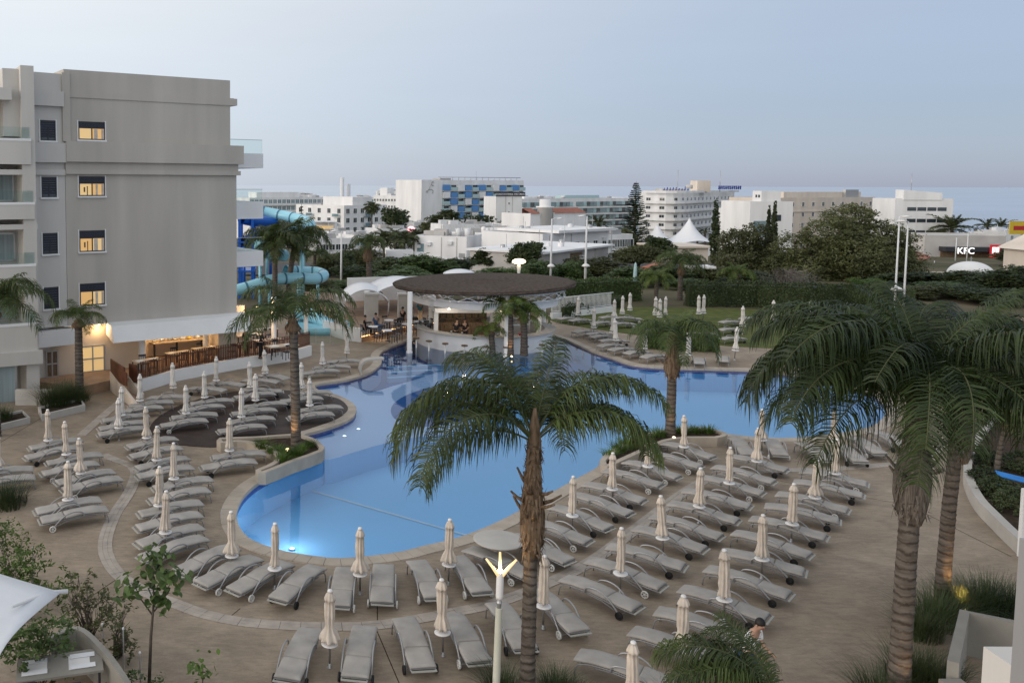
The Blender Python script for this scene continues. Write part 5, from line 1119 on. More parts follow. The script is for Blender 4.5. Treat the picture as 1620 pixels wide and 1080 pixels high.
def shrub_crown(leaf, k):
    if (leaf, k) not in SHC:
        r_ = random.Random(500 + k); lb = [(0, 0, .5, .36, .36, .42)]
        for i_ in range(11):
            a_ = 2 * math.pi * i_ / 11 + r_.uniform(-.4, .4); q_ = r_.uniform(.2, .36); lb.append((math.cos(a_) * q_, math.sin(a_) * q_, r_.uniform(.25, .82), r_.uniform(.14, .24), r_.uniform(.14, .24), r_.uniform(.14, .24)))
        SHC[(leaf, k)] = crown_mesh('crown', 500 + k, lb, 15000, .024, leaf, .45)
    return SHC[(leaf, k)]
shr = [(560, 100, 418, 70, 'leaf_dark'), (618, 104, 404, 90, 'leaf_dark'), (668, 102, 398, 110, 'leaf_green'), (720, 108, 405, 60, 'leaf_dark'), (640, 94, 422, 120, 'leaf_green'), (540, 118, 395, 60, 'leaf_dark'), (575, 128, 388, 60, 'leaf_olive'), (520, 110, 400, 60, 'leaf_olive'),
       (720, 96, 432, 90, 'leaf_green'), (790, 96, 420, 80, 'leaf_green'), (850, 100, 412, 90, 'leaf_green'), (905, 100, 410, 70, 'leaf_green'), (945, 112, 405, 90, 'leaf_olive'), (1000, 98, 420, 90, 'leaf_green'), (1060, 100, 415, 80, 'leaf_dark'), (1120, 100, 418, 90, 'leaf_olive'), (1190, 96, 430, 90, 'leaf_dark'),
       (1090, 92, 440, 80, 'leaf_green'), (1380, 92, 440, 60, 'leaf_bright'), (1420, 98, 430, 80, 'leaf_dark'), (1470, 96, 428, 90, 'leaf_dark'), (1540, 92, 425, 100, 'leaf_dark'), (1600, 85, 420, 110, 'leaf_dark'), (1500, 88, 445, 100, 'leaf_green'), (1570, 80, 455, 110, 'leaf_dark'), (1620, 150, 390, 80, 'leaf_dark'), (1275, 92, 445, 70, 'leaf_dark'), (1340, 90, 448, 80, 'leaf_olive'), (1400, 86, 446, 80, 'leaf_dark'), (1450, 84, 450, 80, 'leaf_olive'), (1520, 84, 448, 90, 'leaf_dark'), (500, 86, 440, 70, 'leaf_olive'), (545, 92, 442, 70, 'leaf_green')]
for i, (u, d_, v, w_, lf) in enumerate(shr):
    where = 'behind the sail canopies' if u < 700 else ('behind the bar roof' if u < 920 else ('behind the lawn hedge' if u < 1250 else 'behind the right palms'))
    k = sum(1 for s in shr[:i] if (s[0] < 700, 700 <= s[0] < 920, 920 <= s[0] < 1250) == (u < 700, 700 <= u < 920, 920 <= u < 1250))
    b_ = T(u, d_); hh_ = D(u, v, d_).z - b_.z; ww_ = w_ * d_ / FOC * 1.15
    st_ = thing('shrub', '%s dense %s shrub %s, counted from the left group edge' % (ORD[k], {'leaf_dark': 'dark green', 'leaf_green': 'mid green', 'leaf_olive': 'olive', 'leaf_bright': 'bright green'}[lf], where), 'shrub', b_, i, 'shrubs ' + where)
    MB().tube([(0, 0, -.2), (.1, 0, hh_ * .3), (0, .1, hh_ * .7)], [.12, .08, .03], 6).build('stem', M['bark'], parent=st_)
    put('crown', shrub_crown(lf, i % 3), st_, (0, 0, 0), 0, (ww_, ww_ * .9, hh_))
b_ = T(1250, 90); sh_t = thing('dry_bush', 'leafless grey twiggy bush behind the lawn hedge', 'bush', b_); m = MB(); r = random.Random(77)
for k in range(900):
    a = r.uniform(0, 6.28); e = r.uniform(.15, 1.5); L_ = r.uniform(.8, 3.9); p0 = Vector((math.cos(a) * .8 * r.random(), math.sin(a) * .8 * r.random(), .3)); d = Vector((math.cos(a) * math.cos(e), math.sin(a) * math.cos(e), math.sin(e) * .7)); p1 = p0 + d * L_ * .75; s_ = Vector((-d.y, d.x, .2)).normalized() * .028
    for z in range(3):
        q = p1 + Vector((r.gauss(0, .3), r.gauss(0, .3), r.gauss(0, .25))); m.tri(p1 - s_, p1 + s_, q)
    m.tri(p0 - s_, p0 + s_, p1)
m.build('twigs', M['twig'], parent=sh_t)
# oleander with blossom
for i, (u, w_, vt) in enumerate(((945, 40, 437), (975, 60, 431))):
    b_ = T(u, 84); t = tree_px('oleander bush with pink blossom, %s of two beyond the hedge' % ['left', 'right'][i], u, 84, vt, w_, 'leaf_olive', 130 + i, n=2200, size=.12, trunk_r=.08, trunk_frac=.05, name='oleander_bush', cat='bush')
    cr = t.children[1].data; fl = MB(); r = random.Random(i)
    for k in range(0, len(cr.vertices) - 4, 12):
        p = cr.vertices[k].co; 
        if r.random() < .8:
            s = .085; fl.quad(p + Vector((-s, -.1, -s)), p + Vector((s, -.1, -s)), p + Vector((s, -.14, s)), p + Vector((-s, -.14, s)))
    fl.build('blossom', M['flower'], parent=t)
# conifers
def pine(label, u, dist, vtop, wpx, seed, tiers=26, name='norfolk_pine'):
    b_ = T(u, dist); H_ = D(u, vtop, dist).z - b_.z; R_ = wpx * dist / FOC / 2; t = thing(name, label, 'conifer', b_); r = random.Random(seed)
    MB().tube([(0, 0, 0), (0, 0, H_ * .5), (0, 0, H_)], [.35, .2, .04], 8).build('trunk', M['bark'], parent=t); m = MB()
    for k in range(tiers):
        f = k / tiers; z = H_ * (.12 + .87 * f); rr = R_ * (1 - f) ** .8 + .15
        for j in range(11):
            a = r.uniform(0, 6.28); L_ = rr * r.uniform(.75, 1.08); c, s = math.cos(a), math.sin(a)
            for e in range(9):
                q = (e + .5) / 9; o = Vector((c * L_ * q, s * L_ * q, z - .10 * L_ * q + .22 * L_ * q * q)); w0 = .15 + .42 * q * (1.15 - q) * R_ * .35; d = Vector((-s, c, 0)); h_ = r.uniform(.10, .26)
                m.quad(o - d * w0 - Vector((c, s, 0)) * .15, o + d * w0 - Vector((c, s, 0)) * .15, o + d * w0 * .8 + Vector((c, s, 0)) * .2 + Vector((0, 0, h_)), o - d * w0 * .8 + Vector((c, s, 0)) * .2 + Vector((0, 0, -h_ * .4)))
    m.build('branches', M['leaf_dark'], parent=t)
pine('tall layered pine tree standing in front of the curved hotel', 1003, 200, 287, 56, 3, 34); pine('small dark cone-shaped pine in front of the white apartments', 477, 240, 322, 15, 4, 12)
def cypress(label, u, dist, vtop, wpx, seed):
    b_ = T(u, dist); H_ = D(u, vtop, dist).z - b_.z; R_ = wpx * dist / FOC / 2; t = thing('cypress_tree', label, 'cypress', b_); MB().tube([(0, 0, 0), (0, 0, H_ * .9)], [.2, .05], 6).build('trunk', M['bark'], parent=t)
    lb = [(0, 0, H_ * f, R_ * (1 - abs(f - .4) * 1.15), R_ * (1 - abs(f - .4) * 1.15), H_ * .12) for f in (.12, .25, .38, .5, .62, .74, .85, .93)]
    put('crown', crown_mesh('crown', seed, lb, 9000, .15, 'leaf_dark', .55), t)
cypress('tall slim cypress right of the white tent', 1130, 150, 317, 18, 5); cypress('slim cypress in front of the white stair block, left of a pair', 1214, 165, 328, 13, 6); cypress('slim cypress in front of the white stair block, right of a pair', 1223, 168, 319, 12, 7); cypress('small dark cypress beside the sea at right', 1467, 260, 352, 6, 8)
# hedges
def hedge(label, pts, h, th, leaf, seed, n=None, dens=90):
    P_ = [Vector((p.x, p.y, 0)) for p in pts]; o = P_[0]; t = thing('hedge', label, 'hedge', (o.x, o.y, pts[0].z)); Q = [p - o for p in P_]
    wall_path(MB(), Q, th * .66, 0, h * .88).build('core', M['leaf_dark'], parent=t); m = MB(); r = random.Random(seed); L_ = sum((Q[i + 1] - Q[i]).length for i in range(len(Q) - 1))
    for k in range(int(L_ * (h * 2 + th) * dens)):
        f = r.random() * L_; i = 0
        while i < len(Q) - 2 and f > (Q[i + 1] - Q[i]).length: f -= (Q[i + 1] - Q[i]).length; i += 1
        d = (Q[i + 1] - Q[i]).normalized(); nn = Vector((d.y, -d.x, 0)); s = r.random() * (2 * h + th)
        if s < h: p = Q[i] + d * f + nn * th / 2 + Vector((0, 0, s)); no = nn
        elif s < h + th: p = Q[i] + d * f + nn * (th / 2 - (s - h)) + Vector((0, 0, h)); no = Vector((0, 0, 1))
        else: p = Q[i] + d * f - nn * th / 2 + Vector((0, 0, s - h - th)); no = -nn
        p = p + Vector((r.gauss(0, .05), r.gauss(0, .05), r.gauss(0, .06))) + no * (.10 * math.sin(f * 1.7 + i) + .07 * math.sin(f * 4.1 + s * 3)); a = Vector((r.gauss(0, 1), r.gauss(0, 1), r.gauss(0, 1))).normalized(); b2 = a.cross(no + Vector((r.gauss(0, .4), r.gauss(0, .4), r.gauss(0, .4))))
        if b2.length < .01: continue
        b2.normalize(); z = .085 * r.uniform(.6, 1.3); m.quad(p - a * z, p + b2 * z * .6, p + a * z, p - b2 * z * .6)
    m.build('foliage', M[leaf], parent=t)
hedge('long clipped dark hedge behind the white railing', [T(880, 80), T(950, 81), T(1012, 82)], 2.0, 1.2, 'leaf_green', 1, dens=120)
hedge('long clipped dark hedge behind the right lawn', [T(1090, 78), T(1200, 78), T(1330, 76), T(1450, 74)], 2.1, 1.2, 'leaf_dark', 2, dens=120)
hedge('low dark hedge between railing ramp and lawn loungers', [G(885, 503), G(915, 497), G(945, 491), G(975, 486)], 1.0, 1.3, 'leaf_dark', 3)
hedge('low bright hedge behind the pool palm on the far side', [G(1020, 549), G(1075, 553), G(1135, 555)], .95, 1.3, 'leaf_bright', 4, dens=130)
for i, (u, v, w_) in enumerate(((1545, 720, .9), (1560, 755, .85), (1580, 775, .9), (1605, 800, 1.0), (1615, 735, 1.0))):
    p = G(u, v + 22); tree('%s clipped dark topiary ball from the back in the right planter' % ORD[i], p, w_ * 1.1, w_ * 1.5, 'leaf_dark', 140 + i, n=2600, size=.05, trunk_r=.04, lobes=[(0, 0, w_ * .55, w_ * .68, w_ * .68, w_ * .5)], name='topiary_shrub', cat='shrub', group='topiary balls')
# grass tussocks
def tuft(seed, n, h, spread, wd, leaf):
    r = random.Random(seed); m = MB()
    for k in range(n):
        a = r.uniform(0, 6.28); q = r.random() ** .6; o = Vector((math.cos(a), math.sin(a), 0)) * spread * .45 * q; L_ = h * r.uniform(.6, 1.15); out = Vector((math.cos(a + r.gauss(0, .4)), math.sin(a + r.gauss(0, .4)), 0)); lean = r.uniform(.15, .95) * (.4 + q); s = Vector((-out.y, out.x, 0)) * wd * r.uniform(.6, 1.2); pr_ = None
        for e in range(4):
            f = e / 3; c = o + out * spread * .55 * lean * f * f * 1.2 + Vector((0, 0, L_ * (f - .38 * lean * f * f))); ww = s * (1 - f * .93)
            if pr_: m.quad(pr_[0], pr_[1], c + ww, c - ww)
            pr_ = (c - ww, c + ww)
    return m.mesh('blades', M[leaf])
TF = [tuft(i, 620, .75, 1.05, .007, 'leaf_dark') for i in range(3)]; TL = [tuft(i + 9, 170, .34, .55, .014, 'leaf_bright') for i in range(3)]
for i, (u, v, s, lab) in enumerate(((795, 1096, .9, 'left of the central palm base'), (880, 1098, .8, 'right of the central palm base'), (910, 1112, .7, 'far right of the central palm base'), (1480, 985, 1.25, 'left of the lit palm trunk'), (1520, 968, 1.2, 'behind the concrete bin wall, left'), (1560, 962, 1.25, 'behind the concrete bin wall, middle'), (1605, 972, 1.2, 'behind the concrete bin wall, right'), (1445, 1085, 1.2, 'at the foot of the stout right palm'), (1480, 1092, 1.1, 'right of the stout palm foot'), (1395, 1110, 1.0, 'left of the stout palm foot'), (12, 800, 1.3, 'at the left photo edge beside loungers'), (1075, 1120, .8, 'below the nearest right parasol'), (1455, 1005, 1.0, 'between the two right palms'))):
    t = thing('grass_tussock', 'green ornamental grass tussock ' + lab, 'grass', G(u, v), i, 'ornamental grass tussocks', s); put('blades', TF[i % 3], t)
for i, (u, v) in enumerate(((415, 708), (428, 716), (440, 714), (452, 722), (478, 712), (470, 720), (490, 706), (445, 730))):
    t = thing('flower_clump', '%s small bright leafy clump in the left planter, counted from the left' % ORD[i], 'plant', G(u, v, .3), i, 'clumps in the left planter', rnd.uniform(.8, 1.2)); put('leaves', TL[i % 3], t)
for i, (u, v) in enumerate(((965, 722), (978, 714), (992, 707), (1008, 700), (1025, 694), (1042, 689), (1080, 685), (1100, 684), (1120, 684))):
    t = thing('flower_clump', '%s bright leafy clump in the right pool planter, counted from the left' % ORD[i], 'plant', G(u, v, .28), i, 'clumps in the right planter', rnd.uniform(1, 1.5)); put('leaves', TL[i % 3], t)
for i, (u, v, s) in enumerate(((85, 640, 1.6), (100, 636, 1.5), (112, 630, 1.3), (128, 634, .9), (5, 662, .9))):
    t = thing('shrub', '%s dark spiky shrub from the left in the hotel planters' % ORD[i], 'shrub', G(u, v, .2), i, 'spiky shrubs in the hotel planters', s); put('blades', TF[i % 3], t)
# warm uplights at palm trunks
def uplight(p, aim, e, label):
    t = thing('uplight', label, 'lamp', p, 0, 'palm uplights'); MB().lathe([(.05, 0), (.06, .08), (.045, .09)], 10).build('housing', M['lamp_warm'], parent=t)
    l = bpy.data.lights.new('uplight_beam', 'SPOT'); l.energy = e; l.color = (1, .55, .2); l.spot_size = 1.0; l.spot_blend = .6; l.shadow_soft_size = .04
    lo = bpy.data.objects.new('beam', l); COL.objects.link(lo); lo.parent = t; lo.location = (0, 0, .12); d = Vector(aim) - Vector(p) - Vector((0, 0, .12)); lo.rotation_euler = (-d).to_track_quat('Z', 'Y').to_euler()
for (u, v, z0, dx, e, lab) in ((1490, 950, 0, .1, 380, 'second near palm at right'), (468, 706, .3, -.32, 160, 'palm left of the pool'), (1060, 688, .3, -.1, 25, 'palm on the right pool edge'), (806, 562, 0, 0, 60, 'tallest palm at the bar'), (1576, 757, 0, 0, 40, 'small palm behind the topiary'), (1421, 1100, 0, -.1, 80, 'stout near palm')):
    b_ = G(u, v, z0); p = b_ + Vector((dx, -.62, .02)); uplight(p, b_ + Vector((dx * .2, 0, 1.9)), e, 'small warm ground uplight at the foot of the ' + lab)

# ------------------------------------------------------------------ town and hotels beyond the garden
WIN = {}
def win_mesh(wx, hz, glass_='glass_dark'):
    k = (round(wx, 2), round(hz, 2), glass_)
    if k not in WIN:
        m = MB(); m.mi = 1; m.bb(-wx / 2, wx / 2, -.02, .10, 0, hz); m.mi = 0; f = .09
        m.bb(-wx / 2 - f, -wx / 2, -.09, .1, -f, hz + f).bb(wx / 2, wx / 2 + f, -.09, .1, -f, hz + f).bb(-wx / 2, wx / 2, -.088, .1, hz, hz + f).bb(-wx / 2 - .05, wx / 2 + .05, -.14, .1, -f, 0).bb(-.035, .035, -.06, .1, 0, hz)
        WIN[k] = m.mesh('window', M['white_far'], M[glass_])
    return WIN[k]
def building(label, uL, dL, uR, dR, vTop, depth, wall='white_far', rows=0, cols=0, sp=3.0, win=(1.3, 1.4), z_first=None, glass_='glass_dark', side=None, scols=0, name='apartment_building', parapet=.5, bands=False, skip=None, uTop=None):
    a, b = T(uL, dL), T(uR, dR); zb = min(a.z, b.z) - 1.0; zt = D(uTop or uL, vTop, dL if not uTop else (dL + dR) / 2).z; fr = Frame((a.x, a.y, zb), (b.x, b.y, zb)); Hh = zt - zb; Wd = fr.L
    t = thing(name, label, 'building', (a.x, a.y, zb), fr.rz); t['w'] = Wd; t['h'] = Hh
    m = MB().bb(0, Wd, 0, depth, 0, Hh - parapet)
    for q in ((0, Wd, 0, .25), (0, Wd, depth - .25, depth)): m.bb(q[0], q[1], q[2], q[3], Hh - parapet, Hh)
    for q in ((0, .25), (Wd - .25, Wd)): m.bb(q[0], q[1], .25, depth - .25, Hh - parapet, Hh)
    m.build('wall', M[wall], parent=t); MB().bb(.25, Wd - .25, .25, depth - .25, Hh - parapet, Hh - parapet + .02).build('roof', M['roof_far'], parent=t)
    top = Hh - (z_first if z_first is not None else 2.6)
    for r_ in range(rows):
        z = top - r_ * sp
        if z < .2: break
        for c in range(cols):
            if skip and skip(r_, c): continue
            put('window', win_mesh(*win, glass_), t, (Wd * (c + .5) / cols, 0, z))
        if bands: MB().bb(-.15, Wd + .15, -.9, 0, z - 1.0, z - .85).bb(-.15, Wd + .15, -.9, -.8, z - .85, z - .1).build('balcony_band', M[wall], parent=t)
    if side:
        for r_ in range(rows):
            z = top - r_ * sp
            if z < .2: break
            for c in range(scols):
                y = depth * (c + .5) / scols; o = put('window', win_mesh(*win, glass_), t, (Wd if side == 'R' else 0, y, z), math.pi / 2 if side == 'R' else -math.pi / 2)
    return t, fr, Wd, Hh
def roofbox(t, x0, x1, y0, y1, z0, h, m='white_far', nm='roof_house'): MB().bb(x0, x1, y0, y1, z0 + .03, z0 + h).build(nm, M[m], parent=t)
def clutter(t, Wd, dep, Hh, seed, n=7):
    r = random.Random(seed); n = int(n * 1.8)
    for i in range(n):
        x, y, s = r.uniform(.1, .9) * Wd, r.uniform(.25, .8) * dep, r.uniform(.5, 1.3); MB().bb(x - s, x + s, y - s * .6, y + s * .6, Hh - .47, Hh - .47 + s * 1.1).lathe([(.05, 0), (.05, s * 1.7)], 6, (x, y, Hh - .47)).build('roof_plant', M[r.choice(['white_far', 'alu', 'roof_far', 'galv'])], parent=t)
t, fr, Wd, Hh = building('long low white hotel seen behind the blue slide', 395, 400, 560, 430, 313, 16, rows=3, cols=24, sp=3.1, win=(1.9, 1.7), glass_='glass_blue', bands=True); clutter(t, Wd, 16, Hh, 1, 12); roofbox(t, Wd * .1, Wd * .5, 4, 12, Hh - .5, 3)
t, fr, Wd, Hh = building('white four-storey apartment block with balconies left of centre', 468, 306, 544, 288, 323, 20, rows=5, cols=5, sp=3.05, win=(1.5, 1.5), side='R', scols=6); clutter(t, Wd, 20, Hh, 2); roofbox(t, Wd * .35, Wd * .95, 5, 14, Hh - .5, 3.2)
for r_ in range(4):
    for x in (.32, .86): MB().bb(Wd * x - 1.6, Wd * x + 1.6, -.9, 0, Hh - 3.9 - 3.05 * r_, Hh - 3.75 - 3.05 * r_).build('balcony_slab', M['white_far'], parent=t); MB().bb(Wd * x - 1.55, Wd * x + 1.55, -.86, -.82, Hh - 3.75 - 3.05 * r_, Hh - 2.8 - 3.05 * r_).build('balcony_glass', M['glass_blue'], parent=t)
    MB().bb(Wd, Wd + .9, 9, 12.5, Hh - 3.9 - 3.05 * r_, Hh - 3.75 - 3.05 * r_).bb(Wd + .84, Wd + .88, 9.05, 12.45, Hh - 3.75 - 3.05 * r_, Hh - 2.8 - 3.05 * r_).build('balcony_slab', M['glass_blue'], parent=t)
for (u, vt, d_) in ((540.5, 281, 330), (550.5, 291, 332)):
    p = T(u, d_); zt = D(u, vt, d_).z; tag(MB().lathe([(.9, 0), (.75, zt - p.z)], 12).build('chimney_stack', M['galv'], loc=p), '%s grey chimney stack above the white apartment block' % ('taller left' if u < 545 else 'shorter right'), 'chimney')
t, fr, Wd, Hh = building('white hotel block with small square windows, right of the apartments', 590, 410, 640, 400, 309, 18, rows=5, cols=11, sp=3.0, win=(.9, 1.0)); clutter(t, Wd, 18, Hh, 3, 5); roofbox(t, 1, 5, 4, 10, Hh - .5, 4); roofbox(t, Wd - 5, Wd - .5, 4, 10, Hh - .5, 4)
t, fr, Wd, Hh = building('narrow white block with stacked balconies beside the checkered hotel', 640, 396, 664, 396, 306, 14, rows=5, cols=2, sp=3.0, win=(1.6, 1.5), glass_='glass_blue')
# checkered hotel
t, fr, Wd, Hh = building('hotel with blue, teal and white checkered balconies and blank white end wall', 664, 366, 826, 400, 284.5, 16, rows=0, name='checkered_hotel', uTop=None)
we = fr.hit(698, 320)[0]
MB().bb(0, we, -.6, 0, 0, Hh).build('end_wall', M['white_far'], parent=t)
nb = 12; bw = (Wd - we) / nb
for r_ in range(6):
    z = Hh - 4.4 - r_ * 2.95
    MB().bb(we, Wd, -.05, 0, z + .25, z + 2.3).build('recess_glazing', M['glass_dark'], parent=t)
    MB().bb(we, Wd, -1.4, 0, z - .28, z - .1).build('floor_slab', M['white_far'], parent=t)
    for c in range(nb):
        k = (c + 2 * r_) % 5; mm = ('balc_blue', 'balc_teal', 'white_far', 'balc_blue', 'balc_teal')[k]; h_ = 2.5 if k in (0, 2) else (1.5 if k in (1, 4) else 2.2)
        MB().bb(we + c * bw + .05, we + (c + 1) * bw - .35, -1.5, -1.35, z - .1, z - .1 + h_).bb(we + c * bw + .05, we + c * bw + .2, -1.35, 0, z - .1, z + 2.2).build('balcony_panel', M[mm], parent=t)
rf = MB()
for i in range(14): x = we + (Wd - we) * (i + .3) / 14; rf.tube([(x, 2, Hh), (x, 2, Hh + 1.2)], .12, 5)
rf.tube([(we, 2, Hh + 1.2), (Wd, 2, Hh + 1.2)], .15, 5); rf.tube([(Wd * .58, 4, Hh), (Wd * .58, 4, Hh + 4)], .08, 5); rf.bb(we + 4, we + 10, 5, 10, Hh - .4, Hh + .8); rf.build('roof_pergola', M['alu'], parent=t)
ex, ez = fr.hit(681, 297, -.62); em = MB(); P2 = lambda pts: [(ex + x, -.68, ez + z) for x, z in pts]
em.tube(P2([(-2.2, -1.6), (-.8, -.6), (.2, 1.2), (.9, 2.4)]), .2, 5); em.tube(P2([(1.9, 2.2), (1.1, 2.5), (.5, 1.7), (1.0, .8), (1.8, .9)]), .17, 5); em.tube(P2([(-1.0, -.9), (.4, -.7), (1.4, -1.3), (1.5, -2.1), (.9, -2.2)]), .17, 5); em.tube(P2([(-2.4, -1.2), (-1.9, -2.0), (-1.3, -1.7)]), .14, 5)
em.build('emblem', M['alu'], parent=t)
def text(s, size, mt, parent, loc, rz=0, name='lettering', ext=.08):
    c = bpy.data.curves.new('txt', 'FONT'); c.body = s; c.size = size; c.extrude = ext; c.align_x = 'CENTER'; o = bpy.data.objects.new('txt', c); COL.objects.link(o); bpy.context.view_layer.update()
    me = bpy.data.meshes.new_from_object(o); bpy.data.objects.remove(o); me.transform(Matrix.Rotation(math.pi / 2, 4, 'X')); me.materials.clear(); me.materials.append(mt)
    return put(name, me, parent, loc, rz)
# sign tower and glass-fronted hotel
t, fr, Wd, Hh = building('white stair tower carrying a dark sign board, left end of the glass hotel', 783, 300, 824, 302, 311, 10, rows=5, cols=1, sp=3.1, win=(.6, .6), name='sign_tower', skip=lambda r, c: False)
MB().bb(-.1, Wd + 1.0, -.25, -.05, Hh + .05, Hh + 1.55).build('sign_board', M['sign_dark'], parent=t); text('CONSTANTINOS THE GREAT', .82, M['white_far'], t, (Wd / 2 + .4, -.3, Hh + .5)); MB().bb(Wd * .36, Wd * .38, -.05, 0, 0, Hh).bb(Wd * .62, Wd * .64, -.05, 0, 0, Hh).build('wall_joint', M['roof_far'], parent=t)
t, fr, Wd, Hh = building('long glass-fronted hotel with four bands of blue-grey glazing', 824, 330, 1005, 372, 314.5, 14, rows=0, name='glass_hotel')
for r_ in range(6):
    z = Hh - 3.3 - r_ * 2.65
    if z < 0: break
    nbay = 34
    for c in range(nbay):
        if c == 14: continue
        x0 = .2 + (Wd - .4) * c / nbay; x1 = .2 + (Wd - .4) * (c + 1) / nbay
        MB().bb(x0 + .06, x1 - .06, -.35 - .1 * (c % 3 == 0), 0, z, z + 1.9).build('window', M[('glass_blue', 'glass_blue', 'glass_dark', 'balc_teal')[(c * 7 + r_ * 3) % 4]], parent=t)
    MB().bb(-.1, Wd + .1, -.75, 0, z - .62, z - .02).build('floor_band', M['white_far'], parent=t)
    MB().bb(0, Wd, -.74, -.70, z, z + .5).build('balustrade', M['glass'], parent=t)
roofbox(t, Wd * .42, Wd * .72, 4, 9, Hh - .5, 1.6, 'balc_teal'); roofbox(t, Wd * .08, Wd * .3, 4, 9, Hh - .5, 1.2); clutter(t, Wd, 14, Hh, 5, 8)
# white villa with red roof
t, fr, Wd, Hh = building('white villa with red tile roof edge and round stair tower', 838, 188, 925, 196, 338, 9, rows=0, name='white_villa', parapet=.3); MB().lathe([(1.6, 0), (1.6, Hh + 1.2), (1.9, Hh + 1.2), (1.9, Hh + 1.5), (1.2, Hh + 1.5), (1.2, Hh + 3.0)], 24, (Wd * .27, .3, 0)).build('stair_tower', M['white_far'], parent=t)
m = MB()
for (x0, x1) in ((-.1, Wd * .15), (Wd * .42, Wd)):
    m.quad((x0, -.3, Hh), (x1, -.3, Hh), (x1, 2.5, Hh + 1.1), (x0, 2.5, Hh + 1.1)); m.quad((x1, -.3, Hh), (x1, 2.5, Hh), (x1, 2.5, Hh + 1.1), (x1, -.3, Hh + .02)); m.quad((x0, 2.5, Hh + 1.1), (x1, 2.5, Hh + 1.1), (x1, 2.5, Hh), (x0, 2.5, Hh))
m.build('tiled_roof', M['tile_roof'], parent=t); MB().bb(Wd * .385, Wd * .40, -.04, 0, Hh * .35, Hh * .6).bb(Wd * .385, Wd * .40, -.04, 0, Hh * .7, Hh).build('slit_window', M['glass_dark'], parent=t)
# supermarkets / low flat buildings
t, fr, Wd, Hh = building('low flat-roofed pale building with two fan units beside the parking lot', 656, 150, 738, 146, 372, 14, wall='white_far', name='low_building', parapet=.35); clutter(t, Wd, 14, Hh, 6, 4)
for x in (.42, .55): MB().bb(Wd * x - .45, Wd * x + .45, -.5, 0, .9, 2.2).build('fan_unit', M['alu'], parent=t)
MB().bb(Wd * .05, Wd * .18, -.04, 0, Hh - 3.0, Hh - 1.4).build('window', M['glass_blue'], parent=t)
t, fr, Wd, Hh = building('long low white building across the parking lot behind the bar', 738, 160, 858, 158, 368, 18, name='low_building', parapet=.35); clutter(t, Wd, 18, Hh, 7, 9); 
for x in (.22, .28): MB().bb(Wd * x - .3, Wd * x + .3, -.06, 0, Hh - 2.6, Hh - 2.1).build('wall_lamp', M['lamp_warm'], parent=t)
t, fr, Wd, Hh = building('low white building with dark square windows under a flat roof', 858, 138, 962, 150, 370, 12, name='low_building', rows=1, cols=7, z_first=2.6, win=(1.2, 1.0), skip=lambda r, c: c < 3); MB().bb(Wd * .15, Wd + .6, -1.0, 11, Hh + .02, Hh + .45).build('roof_slab', M['white_far'], parent=t)
t, fr, Wd, Hh = building('long low concrete shed roof in front of the white building', 852, 112, 962, 128, 402, 10, wall='roof_far', name='shed', parapet=.1); MB().bb(-.4, Wd + .4, -.8, 10.4, Hh + .01, Hh + .25).build('roof_slab', M['white_far'], parent=t); MB().bb(Wd * .42, Wd * .6, -.05, 0, .3, Hh - .4).build('doorway', M['boot'], parent=t)
# doors, ducts and air-conditioning units on the low buildings' fronts
rr2 = random.Random(17)
for b_o in [o for o in COL.objects if o.name.split('.')[0] in ('low_building', 'shed') and o.type == 'EMPTY']:
    Wb, Hb = b_o['w'], b_o['h']
    for k in range(6):
        x = Wb * rr2.uniform(.05, .95); q = rr2.random()
        if q < .35: MB().bb(x - .5, x + .5, -.06, 0, 1.0, 3.1).build('door', M[rr2.choice(['boot', 'glass_dark', 'alu'])], parent=b_o)
        elif q < .7: z = Hb - rr2.uniform(1.3, 2.4); MB().bb(x - .4, x + .4, -.38, 0, z, z + .55).build('air_conditioner', M['galv'], parent=b_o)
        else: MB().bb(x - .05, x + .05, -.08, 0, .5, Hb - .2).build('drain_pipe', M['roof_far'], parent=b_o)
    for k in range(5):
        x, y = Wb * rr2.uniform(.08, .92), rr2.uniform(1.5, 8); q = rr2.uniform(.5, 1.0); MB().lathe([(q * .5, Hb - .3), (q * .55, Hb + q), (.05, Hb + q * 1.15)], 10, (x, y, 0)).build('water_tank', M[rr2.choice(['galv', 'alu', 'white_far'])], parent=b_o); MB().tube([(x + 1, y, Hb - .3), (x + 1, y, Hb + rr2.uniform(1.5, 3))], .04, 4).build('aerial', M['alu'], parent=b_o)
# curved white hotel
a, b = T(1018, 318), T(1158, 372); zb = a.z - 1; ht = thing('curved_hotel', 'white hotel with curved rows of balconies behind the white tent', 'building', (a.x, a.y, zb)); zt = D(1060, 304, 318).z; Hh = zt - zb
cp = smooth_path([(0, 0), ((D(1070, 300, 312) - a).x, -6), ((D(1110, 300, 335) - a).x, 335 - 318), ((b - a).x, 372 - 318)], 8); cpr = resample(cp, 2.6)
bk_ = [p + Vector((4, 16, 0)) for p in reversed(cpr)]
MB().prism([(p.x, p.y) for p in cpr] + [(p.x, p.y) for p in bk_], 0, Hh).build('wall', M['white_far'], parent=ht)
for r_ in range(6):
    z = Hh - 3.0 - r_ * 3.0
    o1 = offset_path(cpr, 1.2, False); wall_path(MB(), [(p.x, p.y) for p in o1], .12, z - .95, z + .05).build('balcony_parapet', M['white_far'], parent=ht)
    fl_ = MB(); fl_.prism([(p.x, p.y) for p in cpr] + [(p.x, p.y) for p in reversed(o1)], z - 1.1, z - .95, bot=True); fl_.build('balcony_floor', M['white_far'], parent=ht)
    for i in range(len(cpr) - 1):
        if i % 2: continue
        d = cpr[i + 1] - cpr[i]; c = (cpr[i] + cpr[i + 1]) / 2; put('window', win_mesh(1.7, 1.9), ht, (c.x, c.y, z - .9), math.atan2(d.y, d.x))
